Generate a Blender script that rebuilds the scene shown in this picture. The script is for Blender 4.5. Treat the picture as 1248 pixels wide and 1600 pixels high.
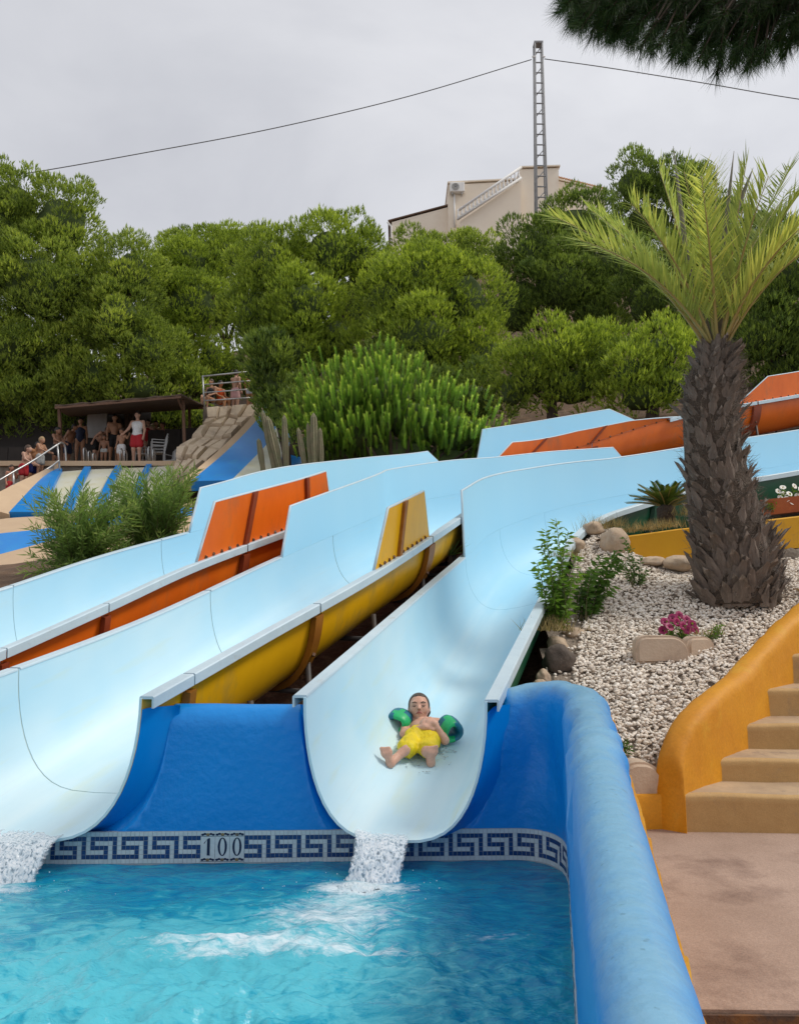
import bpy, bmesh, math, random
import numpy as np
from mathutils import Vector, Matrix, Euler, noise

for o in list(bpy.data.objects):
    bpy.data.objects.remove(o)
scene = bpy.context.scene
COL = scene.collection
random.seed(7)
RNG = np.random.default_rng(7)
R = math.radians

# ------------------------------------------------------------------ camera
FPX, CU, CV = 1250.0, 624.0, 800.0
PITCH = math.atan(130 / 1250)
EYE = np.array([0.0, 0.0, 1.52])
cam_data = bpy.data.cameras.new('camera')
cam = bpy.data.objects.new('camera', cam_data)
COL.objects.link(cam)
cam.location = EYE
cam.rotation_euler = (math.pi / 2 + PITCH, 0, 0)
cam_data.sensor_fit = 'VERTICAL'
cam_data.sensor_height = 24
cam_data.lens = FPX / 1600 * 24
cam_data.clip_start = 0.05
cam_data.clip_end = 2000
scene.camera = cam

# ------------------------------------------------------------------ sky, sun, exposure
SUN_EL, SUN_AZ = R(52), R(96)          # azimuth measured from +Y towards +X
world = bpy.data.worlds.new('World')
scene.world = world
world.use_nodes = True
wn, wl = world.node_tree.nodes, world.node_tree.links
wn.clear()
wo = wn.new('ShaderNodeOutputWorld')
bg = wn.new('ShaderNodeBackground')
bg.inputs[1].default_value = 0.1
sky = wn.new('ShaderNodeTexSky')
sky.sky_type = 'NISHITA'
sky.sun_disc = False
sky.sun_elevation = SUN_EL
sky.sun_rotation = SUN_AZ
tc = wn.new('ShaderNodeTexCoord')
mp = wn.new('ShaderNodeMapping')
mp.inputs['Scale'].default_value = (1.0, 1.0, 2.0)
mp.inputs['Location'].default_value = (0.35, 0.2, 0.1)
nz = wn.new('ShaderNodeTexNoise')
nz.inputs['Scale'].default_value = 2.6
nz.inputs['Detail'].default_value = 7
nz.inputs['Roughness'].default_value = 0.5
nz.inputs['Distortion'].default_value = 0.4
rp = wn.new('ShaderNodeValToRGB')
rp.color_ramp.elements[0].position = 0.30
rp.color_ramp.elements[0].color = (3.75, 3.8, 4.05, 1)
rp.color_ramp.elements[1].position = 0.70
rp.color_ramp.elements[1].color = (5.1, 5.12, 5.3, 1)
mx = wn.new('ShaderNodeMix')
mx.data_type = 'RGBA'
mx.inputs[0].default_value = 0.93
wl.new(tc.outputs['Generated'], mp.inputs[0])
wl.new(mp.outputs[0], nz.inputs['Vector'])
wl.new(nz.outputs[0], rp.inputs[0])
wl.new(sky.outputs[0], mx.inputs[6])
wl.new(rp.outputs[0], mx.inputs[7])
wl.new(mx.outputs[2], bg.inputs[0])
wl.new(bg.outputs[0], wo.inputs[0])

sun_d = bpy.data.lights.new('sun', 'SUN')
sun_d.energy = 1.4
sun_d.angle = R(16)
sun_d.color = (1.0, 0.95, 0.86)
sun = bpy.data.objects.new('sun', sun_d)
COL.objects.link(sun)
_sd = Vector((math.cos(SUN_EL) * math.sin(SUN_AZ), math.cos(SUN_EL) * math.cos(SUN_AZ), math.sin(SUN_EL)))
sun.rotation_euler = _sd.to_track_quat('Z', 'Y').to_euler()

scene.view_settings.view_transform = 'Standard'
scene.view_settings.look = 'None'
scene.view_settings.exposure = 0.70
scene.view_settings.gamma = 1
scene.view_settings.use_curve_mapping = False
scene.render.engine = 'CYCLES'
scene.cycles.max_bounces = 6
scene.cycles.use_denoising = True
scene.cycles.transparent_max_bounces = 8

# ------------------------------------------------------------------ helpers
CP, SP = math.cos(PITCH), math.sin(PITCH)

def at(u, v, Y):
    """the point at world depth Y seen at photo coordinates (u, v)"""
    xc, yc = (u - CU) / FPX, (CV - v) / FPX
    dy, dz = CP - yc * SP, SP + yc * CP
    s = Y / dy
    return Vector((xc * s, Y, EYE[2] + dz * s))

def ray(u, v):
    xc, yc = (u - CU) / FPX, (CV - v) / FPX
    return Vector((xc, CP - yc * SP, SP + yc * CP))

def props(o, label=None, cat=None, group=None, kind=None):
    if label: o['label'] = label
    if cat: o['category'] = cat
    if group: o['group'] = group
    if kind: o['kind'] = kind
    return o

def empty(name, loc, label=None, cat=None, group=None, rz=0):
    o = bpy.data.objects.new(name, None)
    o.empty_display_size = 0.1
    o.location = loc
    o.rotation_euler = (0, 0, rz)
    COL.objects.link(o)
    return props(o, label, cat, group)

def link(name, me, parent=None, mats=()):
    for m in mats:
        me.materials.append(m)
    o = bpy.data.objects.new(name, me)
    COL.objects.link(o)
    if parent is not None:
        set_parent(o, parent)
    return o

def set_parent(o, parent):
    """parent a child whose mesh is in world coordinates (things are unscaled)"""
    o.parent = parent
    o.matrix_parent_inverse = world_of(parent).inverted()

def world_of(o):
    m = Matrix.LocRotScale(o.location, o.rotation_euler, o.scale)
    if o.parent is not None:
        m = world_of(o.parent) @ o.matrix_parent_inverse @ m
    return m

def mesh_np(name, V, F, parent=None, mats=(), smooth=False, mi=None, attrs=None, local=False):
    V = np.asarray(V, dtype=np.float32).reshape(-1, 3)
    F = np.asarray(F, dtype=np.int32)
    k = F.shape[1]
    me = bpy.data.meshes.new(name)
    me.vertices.add(len(V))
    me.vertices.foreach_set('co', V.ravel())
    me.loops.add(F.size)
    me.loops.foreach_set('vertex_index', F.ravel())
    me.polygons.add(len(F))
    me.polygons.foreach_set('loop_start', np.arange(0, F.size, k, dtype=np.int32))
    me.polygons.foreach_set('loop_total', np.full(len(F), k, dtype=np.int32))
    if mi is not None:
        me.polygons.foreach_set('material_index', np.asarray(mi, dtype=np.int32))
    me.polygons.foreach_set('use_smooth', np.full(len(F), bool(smooth)))
    if attrs:
        for an, av in attrs.items():
            a = me.attributes.new(an, 'FLOAT', 'POINT')
            a.data.foreach_set('value', np.asarray(av, dtype=np.float32))
    me.update(calc_edges=True)
    me.validate()
    return link(name, me, parent, mats)

class MB:
    """collects simple shapes into one mesh"""
    def __init__(s):
        s.v, s.f, s.m, s.uv = [], [], [], []
    def add(s, vs, fs, m=0):
        b = len(s.v)
        s.v += [tuple(p) for p in vs]
        s.f += [tuple(i + b for i in f) for f in fs]
        s.m += [m] * len(fs)
    def box(s, c, size, rot=None, m=0, bev=0.0):
        hx, hy, hz = size[0] / 2, size[1] / 2, size[2] / 2
        if bev > 0:
            bm = bmesh.new()
            bmesh.ops.create_cube(bm, size=1)
            for w in bm.verts:
                w.co = Vector((w.co.x * size[0], w.co.y * size[1], w.co.z * size[2]))
            bmesh.ops.bevel(bm, geom=bm.edges[:], offset=bev, segments=2, affect='EDGES', profile=0.5)
            bm.verts.index_update()
            vs = [w.co.copy() for w in bm.verts]
            fs = [[w.index for w in f.verts] for f in bm.faces]
            bm.free()
        else:
            vs = [Vector((x, y, z)) for x in (-hx, hx) for y in (-hy, hy) for z in (-hz, hz)]
            fs = [(0, 1, 3, 2), (4, 6, 7, 5), (0, 4, 5, 1), (2, 3, 7, 6), (0, 2, 6, 4), (1, 5, 7, 3)]
        if rot is not None:
            rm = rot if isinstance(rot, Matrix) else Euler(rot).to_matrix()
            vs = [rm @ p for p in vs]
        s.add([p + Vector(c) for p in vs], fs, m)
    def tube(s, pts, rad, n=8, m=0, cap=True):
        pts = [Vector(p) for p in pts]
        if not hasattr(rad, '__len__'):
            rad = [rad] * len(pts)
        rings, prev = [], None
        for i, p in enumerate(pts):
            t = (pts[min(i + 1, len(pts) - 1)] - pts[max(i - 1, 0)])
            if t.length < 1e-9: t = Vector((0, 0, 1))
            t.normalize()
            if prev is None:
                a = t.cross(Vector((0, 0, 1)))
                if a.length < 1e-3: a = t.cross(Vector((1, 0, 0)))
            else:
                a = prev - t * prev.dot(t)
            a.normalize(); prev = a
            b = t.cross(a)
            rings.append([p + (a * math.cos(2 * math.pi * k / n) + b * math.sin(2 * math.pi * k / n)) * rad[i] for k in range(n)])
        s.loft(rings, True, m, cap)
    def loft(s, rings, closed=False, m=0, cap=False):
        n = len(rings[0])
        vs = [p for r in rings for p in r]
        fs = []
        for i in range(len(rings) - 1):
            for k in range(n if closed else n - 1):
                k2 = (k + 1) % n
                fs.append((i * n + k, i * n + k2, (i + 1) * n + k2, (i + 1) * n + k))
        if cap:
            fs.append(tuple(range(n - 1, -1, -1)))
            fs.append(tuple((len(rings) - 1) * n + k for k in range(n)))
        s.add(vs, fs, m)
    def poly(s, pts, m=0):
        s.add(pts, [tuple(range(len(pts)))], m)
    def prism(s, pts, d, m=0):
        """polygon pts extruded by vector d"""
        pts = [Vector(p) for p in pts]; d = Vector(d); n = len(pts)
        vs = pts + [p + d for p in pts]
        fs = [tuple(range(n)), tuple(range(2 * n - 1, n - 1, -1))] + [(i, i + n, (i + 1) % n + n, (i + 1) % n) for i in range(n)]
        s.add(vs, fs, m)
    def build(s, name, mats, parent=None, smooth=False, recalc=True, sharp=None):
        me = bpy.data.meshes.new(name)
        me.from_pydata([tuple(p) for p in s.v], [], s.f)
        me.polygons.foreach_set('material_index', s.m)
        if recalc:
            bm = bmesh.new(); bm.from_mesh(me)
            bmesh.ops.recalc_face_normals(bm, faces=bm.faces[:])
            bm.to_mesh(me); bm.free()
        me.polygons.foreach_set('use_smooth', [smooth] * len(me.polygons))
        if smooth and sharp:
            try: me.set_sharp_from_angle(angle=R(sharp))
            except Exception: pass
        me.update()
        mats = mats if isinstance(mats, (list, tuple)) else [mats]
        return link(name, me, parent, mats)

def catmull(P, t):
    """Catmull-Rom through list P at parameter t"""
    n = len(P)
    t = max(-0.999, min(n - 0.001, t))
    i = max(0, min(n - 2, int(math.floor(t))))
    f = t - i
    g = lambda k: P[k] if 0 <= k < n else (P[0] * 2 - P[1] if k < 0 else P[-1] * 2 - P[-2])
    a, b, c, d = g(i - 1), g(i), g(i + 1), g(i + 2)
    if f < 0 or f > 1:
        return b + (c - b) * f
    return 0.5 * ((b * 2) + (c - a) * f + (a * 2 - b * 5 + c * 4 - d) * f * f + (b * 3 - a - c * 3 + d) * f ** 3)

def unit(v):
    v = np.asarray(v, float)
    return v / np.maximum(np.linalg.norm(v, axis=-1, keepdims=True), 1e-9)

# ------------------------------------------------------------------ materials
def nd(nt, t, **kw):
    n = nt.nodes.new(t)
    for k, v in kw.items():
        setattr(n, k, v)
    return n

def mat(name, col, rough=0.6, col2=None, scale=4.0, detail=5, amt=1.0, bump=0.0, bscale=30.0, bdist=0.01, coat=0.0, spec=0.5, metal=0.0,
        grit=0.0, grit_scale=160.0, dirt=None, dirt_scale=1.5, dirt_lo=0.55, dirt_hi=0.75, stretch=None, rough2=None, coord='Object', transl=0.0, sss=0.0):
    m = bpy.data.materials.new(name)
    m.use_nodes = True
    nt = m.node_tree
    b = nt.nodes['Principled BSDF']
    L = nt.links.new
    b.inputs['Roughness'].default_value = rough
    b.inputs['Coat Weight'].default_value = coat
    b.inputs['Coat Roughness'].default_value = 0.08
    b.inputs['Specular IOR Level'].default_value = spec
    b.inputs['Metallic'].default_value = metal
    b.inputs['Base Color'].default_value = (*col, 1)
    if sss:
        b.inputs['Subsurface Weight'].default_value = sss
        b.inputs['Subsurface Radius'].default_value = (0.02, 0.008, 0.004)
    tcn = nd(nt, 'ShaderNodeTexCoord')
    mpn = nd(nt, 'ShaderNodeMapping')
    if stretch: mpn.inputs['Scale'].default_value = stretch
    L(tcn.outputs[coord], mpn.inputs[0])
    cur = None
    if col2 is not None:
        n = nd(nt, 'ShaderNodeTexNoise'); n.inputs['Scale'].default_value = scale; n.inputs['Detail'].default_value = detail
        n.inputs['Roughness'].default_value = 0.6
        L(mpn.outputs[0], n.inputs['Vector'])
        rmp = nd(nt, 'ShaderNodeMapRange'); rmp.inputs[1].default_value = 0.3; rmp.inputs[2].default_value = 0.7; rmp.inputs[4].default_value = amt
        L(n.outputs[0], rmp.inputs[0])
        mxn = nd(nt, 'ShaderNodeMix', data_type='RGBA')
        mxn.inputs[6].default_value = (*col, 1); mxn.inputs[7].default_value = (*col2, 1)
        L(rmp.outputs[0], mxn.inputs[0])
        cur = mxn.outputs[2]
        if rough2 is not None:
            r2 = nd(nt, 'ShaderNodeMapRange'); r2.inputs[1].default_value = 0.3; r2.inputs[2].default_value = 0.7
            r2.inputs[3].default_value = rough; r2.inputs[4].default_value = rough2
            L(n.outputs[0], r2.inputs[0]); L(r2.outputs[0], b.inputs['Roughness'])
    if dirt is not None:
        n = nd(nt, 'ShaderNodeTexNoise'); n.inputs['Scale'].default_value = dirt_scale; n.inputs['Detail'].default_value = 8
        n.inputs['Roughness'].default_value = 0.65
        L(mpn.outputs[0], n.inputs['Vector'])
        rmp = nd(nt, 'ShaderNodeMapRange'); rmp.inputs[1].default_value = dirt_lo; rmp.inputs[2].default_value = dirt_hi
        L(n.outputs[0], rmp.inputs[0])
        mxn = nd(nt, 'ShaderNodeMix', data_type='RGBA')
        if cur is None: mxn.inputs[6].default_value = (*col, 1)
        else: L(cur, mxn.inputs[6])
        mxn.inputs[7].default_value = (*dirt, 1)
        L(rmp.outputs[0], mxn.inputs[0])
        cur = mxn.outputs[2]
    if grit:
        n = nd(nt, 'ShaderNodeTexNoise'); n.inputs['Scale'].default_value = grit_scale; n.inputs['Detail'].default_value = 4; n.inputs['Roughness'].default_value = 0.7
        L(mpn.outputs[0], n.inputs['Vector'])
        rmp = nd(nt, 'ShaderNodeMapRange'); rmp.inputs[1].default_value = .3; rmp.inputs[2].default_value = .7; rmp.inputs[3].default_value = 1 - grit; rmp.inputs[4].default_value = 1 + grit
        L(n.outputs[0], rmp.inputs[0])
        mxn = nd(nt, 'ShaderNodeVectorMath', operation='SCALE')
        if cur is None: mxn.inputs[0].default_value = col
        else: L(cur, mxn.inputs[0])
        L(rmp.outputs[0], mxn.inputs['Scale'])
        cur = mxn.outputs[0]
    if cur is not None:
        L(cur, b.inputs['Base Color'])
    if bump:
        n = nd(nt, 'ShaderNodeTexNoise'); n.inputs['Scale'].default_value = bscale; n.inputs['Detail'].default_value = 6
        L(mpn.outputs[0], n.inputs['Vector'])
        bn = nd(nt, 'ShaderNodeBump'); bn.inputs['Strength'].default_value = bump; bn.inputs['Distance'].default_value = bdist
        L(n.outputs[0], bn.inputs['Height']); L(bn.outputs[0], b.inputs['Normal'])
    return m

def leafmat(name, lo, hi, transl=0.35, rough=0.55, mid=None):
    """foliage: colour runs with the mesh attribute 'tone' (one random value per leaf)"""
    m = bpy.data.materials.new(name)
    m.use_nodes = True
    nt = m.node_tree; L = nt.links.new
    b = nt.nodes['Principled BSDF']
    out = nt.nodes['Material Output']
    a = nd(nt, 'ShaderNodeAttribute', attribute_name='tone')
    r = nd(nt, 'ShaderNodeValToRGB')
    r.color_ramp.elements[0].color = (*lo, 1); r.color_ramp.elements[1].color = (*hi, 1)
    if mid:
        e = r.color_ramp.elements.new(0.5); e.color = (*mid, 1)
    L(a.outputs['Fac'], r.inputs[0]); L(r.outputs[0], b.inputs['Base Color'])
    b.inputs['Roughness'].default_value = rough
    b.inputs['Specular IOR Level'].default_value = 0.3
    t = nd(nt, 'ShaderNodeBsdfTranslucent')
    hs = nd(nt, 'ShaderNodeHueSaturation'); hs.inputs['Value'].default_value = 1.5; hs.inputs['Saturation'].default_value = 1.1
    L(r.outputs[0], hs.inputs['Color']); L(hs.outputs[0], t.inputs[0])
    ms = nd(nt, 'ShaderNodeMixShader'); ms.inputs[0].default_value = transl
    L(b.outputs[0], ms.inputs[1]); L(t.outputs[0], ms.inputs[2]); L(ms.outputs[0], out.inputs[0])
    return m

M = {}
M['steel'] = mat('galvanised_steel', (0.55, 0.55, 0.54), 0.38, (0.42, 0.42, 0.42), 20, metal=0.7)
M['dark_steel'] = mat('dark_steel', (0.035, 0.035, 0.038), 0.55, (0.07, 0.05, 0.04), 12)
M['soil'] = mat('soil', (0.16, 0.095, 0.055), 0.95, (0.075, 0.045, 0.028), 3, bump=0.8, bscale=18, bdist=0.05, dirt=(0.26, 0.19, 0.12), dirt_scale=5)
M['rock'] = mat('rock', (0.54, 0.42, 0.30), 0.9, (0.38, 0.27, 0.19), 7, bump=0.6, bscale=25, bdist=0.02, dirt=(0.5, 0.44, 0.36), dirt_scale=4)
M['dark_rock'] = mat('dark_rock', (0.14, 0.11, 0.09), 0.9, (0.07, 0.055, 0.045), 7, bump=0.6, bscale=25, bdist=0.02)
M['bark'] = mat('bark', (0.10, 0.07, 0.05), 0.95, (0.045, 0.03, 0.022), 8, bump=0.9, bscale=14, bdist=0.04, stretch=(1, 1, .25))
# ================================================================== THE SETTING
CTRL = [(-6,4.8,.15),(-3,4.8,.1),(-1,4.8,.1),(.5,4.8,.15),(1.0,4.95,.3),(-3,6,.6),(-1.5,6,.5),(0,6.4,.68),(.8,6.4,.75),(1.5,6,.78),
 (2.5,5.5,.45),(4,5.5,.5),(5,6.2,.8),(3,7,1.35),(5,7.2,1.5),(-5,9,1.55),(-3,8,1.4),(-1,8,1.25),(.3,8.3,1.4),(1.5,8,1.6),(2.5,8,1.6),(4,8.3,1.6),
 (7,8.3,1.8),(1,10,1.8),(3,9.8,2.0),(5,10.3,2.3),(8,11,2.7),(-5,12,2.1),(-2,12,2.35),(.3,12.5,2.6),(3,13,3.0),(6,14,3.8),(9,15,4.5),
 (-9,13,1.7),(-9,16,1.7),(-12,18,1.8),(-6,16,2.2),(-9,20,2.3),(-12,22,2.6),(-6,20,2.9),(-9,26.5,5.2),(-13,26,5.0),(-6.2,26.5,5.3),(-5.6,29,7.6),
 (-3,27,6.6),(-3,20,3.9),(2,18,4.4),(7,18,5.4),(12,20,6.8),(-9,31,7.0),(-20,30,6.5),(0,26,7.4),(8,27,8.5),(-8,34,9),(0,35,12),(10,36,14),
 (8,45,19.5),(8,55,25.3),(20,55,26),(-5,50,18),(-20,45,12),(-30,60,16),(30,50,22),(8,75,30),(0,100,30),(-60,80,15),(60,80,25),(-80,20,0),
 (80,20,8),(-40,5,0),(40,5,2),(150,200,25),(-150,200,20),(0,250,25),(-300,300,15),(300,300,20)]
_C = np.array(CTRL, float)
_D = np.linalg.norm(_C[:, None, :2] - _C[None, :, :2], axis=2)
_n = len(_C)
_A = np.zeros((_n + 3, _n + 3))
_A[:_n, :_n] = _D; _A[:_n, _n] = 1; _A[:_n, _n + 1:] = _C[:, :2]; _A[_n, :_n] = 1; _A[_n + 1:, :_n] = _C[:, :2].T
_W = np.linalg.solve(_A, np.concatenate([_C[:, 2], [0, 0, 0]]))

def gz_np(x, y):
    x = np.asarray(x, float); y = np.asarray(y, float)
    p = np.stack([x.ravel(), y.ravel()], 1)
    z = np.zeros(len(p))
    for i in range(0, len(p), 20000):
        q = p[i:i + 20000]
        d = np.linalg.norm(q[:, None] - _C[None, :, :2], axis=2)
        z[i:i + 20000] = d @ _W[:_n] + _W[_n] + q @ _W[_n + 1:]
    return z.reshape(x.shape)

def gz(x, y):
    return float(gz_np([x], [y])[0])

def build_ground():
    xs = np.unique(np.round(np.concatenate([np.linspace(-300, -40, 14), np.linspace(-40, -9, 32), np.linspace(-9, 9, 73), np.linspace(9, 40, 32), np.linspace(40, 300, 14)]), 3))
    ys = np.unique(np.round(np.concatenate([np.linspace(-40, 4.7, 8), [4.72, 4.76], np.linspace(4.8, 16, 57), np.linspace(16, 60, 60), np.linspace(60, 300, 20)]), 3))
    X, Y = np.meshgrid(xs, ys)
    Z = gz_np(X, np.maximum(Y, 4.8))
    for i in range(X.shape[0]):
        for j in range(X.shape[1]):
            Z[i, j] += 0.06 * noise.noise(Vector((X[i, j] * 1.3, Y[i, j] * 1.3, 0)))
    for lane in (L1, L2, L3):          # the slope is cut away under the troughs
        for t in np.arange(0.4, lane.n - 1, .12):
            for p in lane.prof(t, .03)[2:-2:2]:
                dd = (X - p.x) ** 2 + (Y - p.y) ** 2
                k = dd < .34 ** 2
                Z[k] = np.minimum(Z[k], p.z - .10)
    low = (Y < 4.74)
    Z[low] = np.where(X[low] < 1.15, -1.75, -0.12)
    nx = len(xs)
    idx = np.arange(X.size).reshape(X.shape)
    F = np.stack([idx[:-1, :-1], idx[:-1, 1:], idx[1:, 1:], idx[1:, :-1]], -1).reshape(-1, 4)
    g = mesh_np('ground', np.stack([X, Y, Z], -1), F, None, [M['soil']], smooth=True)
    props(g, 'brown earth hillside under the slides and trees', 'ground', kind='structure')

# ---------------------------------------------------------------- slide materials
def slide_material():
    m = bpy.data.materials.new('light_blue_gelcoat')
    m.use_nodes = True
    nt = m.node_tree; L = nt.links.new
    b = nt.nodes['Principled BSDF']
    b.inputs['Roughness'].default_value = 0.46
    b.inputs['Specular IOR Level'].default_value = 0.4
    uv = nd(nt, 'ShaderNodeUVMap')
    sep = nd(nt, 'ShaderNodeSeparateXYZ'); L(uv.outputs[0], sep.inputs[0])
    def nz_(scale_vec, sc, det=5):
        mp_ = nd(nt, 'ShaderNodeMapping'); mp_.inputs['Scale'].default_value = scale_vec; L(uv.outputs[0], mp_.inputs[0])
        n = nd(nt, 'ShaderNodeTexNoise'); n.inputs['Scale'].default_value = sc; n.inputs['Detail'].default_value = det
        L(mp_.outputs[0], n.inputs['Vector']); return n.outputs[0]
    def rng(x, a, b_, c=0., d=1.):
        r_ = nd(nt, 'ShaderNodeMapRange'); r_.inputs[1].default_value = a; r_.inputs[2].default_value = b_; r_.inputs[3].default_value = c; r_.inputs[4].default_value = d
        L(x, r_.inputs[0]); return r_.outputs[0]
    def mul(x, y):
        k = nd(nt, 'ShaderNodeMath', operation='MULTIPLY'); L(x, k.inputs[0]); L(y, k.inputs[1]); return k.outputs[0]
    def mix(f, a, b_):
        k = nd(nt, 'ShaderNodeMix', data_type='RGBA'); L(f, k.inputs[0])
        if isinstance(a, tuple): k.inputs[6].default_value = (*a, 1)
        else: L(a, k.inputs[6])
        k.inputs[7].default_value = (*b_, 1); return k.outputs[2]
    c = mix(rng(nz_((1, 1, 1), 1.3), 0.35, 0.7, 0, .6), (0.36, 0.66, 0.83), (0.42, 0.70, 0.85))
    # limescale and worn gelcoat with sky reflection painted in, heavier on the last metres and in the bed of the trough
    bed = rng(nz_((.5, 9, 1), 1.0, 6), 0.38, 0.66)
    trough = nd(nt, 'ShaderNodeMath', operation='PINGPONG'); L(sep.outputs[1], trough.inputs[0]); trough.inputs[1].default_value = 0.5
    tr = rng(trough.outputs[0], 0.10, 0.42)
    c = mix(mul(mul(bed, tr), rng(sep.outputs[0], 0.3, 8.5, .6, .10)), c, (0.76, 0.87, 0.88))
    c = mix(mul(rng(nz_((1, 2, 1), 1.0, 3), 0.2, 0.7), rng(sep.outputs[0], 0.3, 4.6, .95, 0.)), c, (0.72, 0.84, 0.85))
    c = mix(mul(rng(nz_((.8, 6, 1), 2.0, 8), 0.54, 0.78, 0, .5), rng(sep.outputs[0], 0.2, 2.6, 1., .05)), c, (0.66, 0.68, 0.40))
    c = mix(rng(nz_((.6, 22, 1), 3.0, 7), 0.62, 0.82, 0, .34), c, (0.55, 0.60, 0.58))
    L(c, b.inputs['Base Color'])
    bn = nd(nt, 'ShaderNodeBump'); bn.inputs['Strength'].default_value = 0.10; bn.inputs['Distance'].default_value = 0.02
    L(nz_((1.5, 6, 1), 2.2, 3), bn.inputs['Height']); L(bn.outputs[0], b.inputs['Normal'])
    return m
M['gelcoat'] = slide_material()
M['rail'] = mat('pale_rail', (0.55, 0.67, 0.73), 0.42, (0.48, 0.60, 0.67), 6, dirt=(0.42, 0.46, 0.46), dirt_scale=9, dirt_lo=.58, dirt_hi=.8, bump=.1, bscale=40)
M['orange_shell'] = mat('orange_fibreglass', (0.86, 0.17, 0.010), 0.38, (0.72, 0.125, 0.008), 3, dirt=(0.52, 0.14, 0.04), dirt_scale=2.5, dirt_lo=.56, dirt_hi=.75, bump=.15, bscale=8, stretch=(1, 1, .5))
M['orange_rib'] = mat('orange_rib', (0.30, 0.05, 0.012), 0.5, (0.20, 0.04, 0.015), 8)
M['yellow_shell'] = mat('yellow_fibreglass', (0.84, 0.45, 0.006), 0.38, (0.72, 0.37, 0.006), 3, dirt=(0.36, 0.24, 0.07), dirt_scale=2.5, dirt_lo=.5, dirt_hi=.75, bump=.15, bscale=8, stretch=(1, 1, .5))
M['yellow_rib'] = mat('yellow_rib', (0.36, 0.14, 0.012), 0.5, (0.26, 0.09, 0.01), 8)
M['green_shell'] = mat('green_fibreglass', (0.006, 0.12, 0.055), 0.35, (0.01, 0.085, 0.042), 3, dirt=(0.05, 0.12, 0.07), dirt_scale=3, bump=.1, bscale=8)
M['green_rib'] = mat('green_rib', (0.004, 0.06, 0.03), 0.5)
M['bolt'] = mat('bolt', (0.12, 0.05, 0.02), 0.6)
M['pool_blue'] = mat('pool_blue_paint', (0.0, 0.26, 0.72), 0.34, (0.0, 0.23, 0.66), 1.2, spec=.45, bump=.12, bscale=9, bdist=.01)

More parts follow.
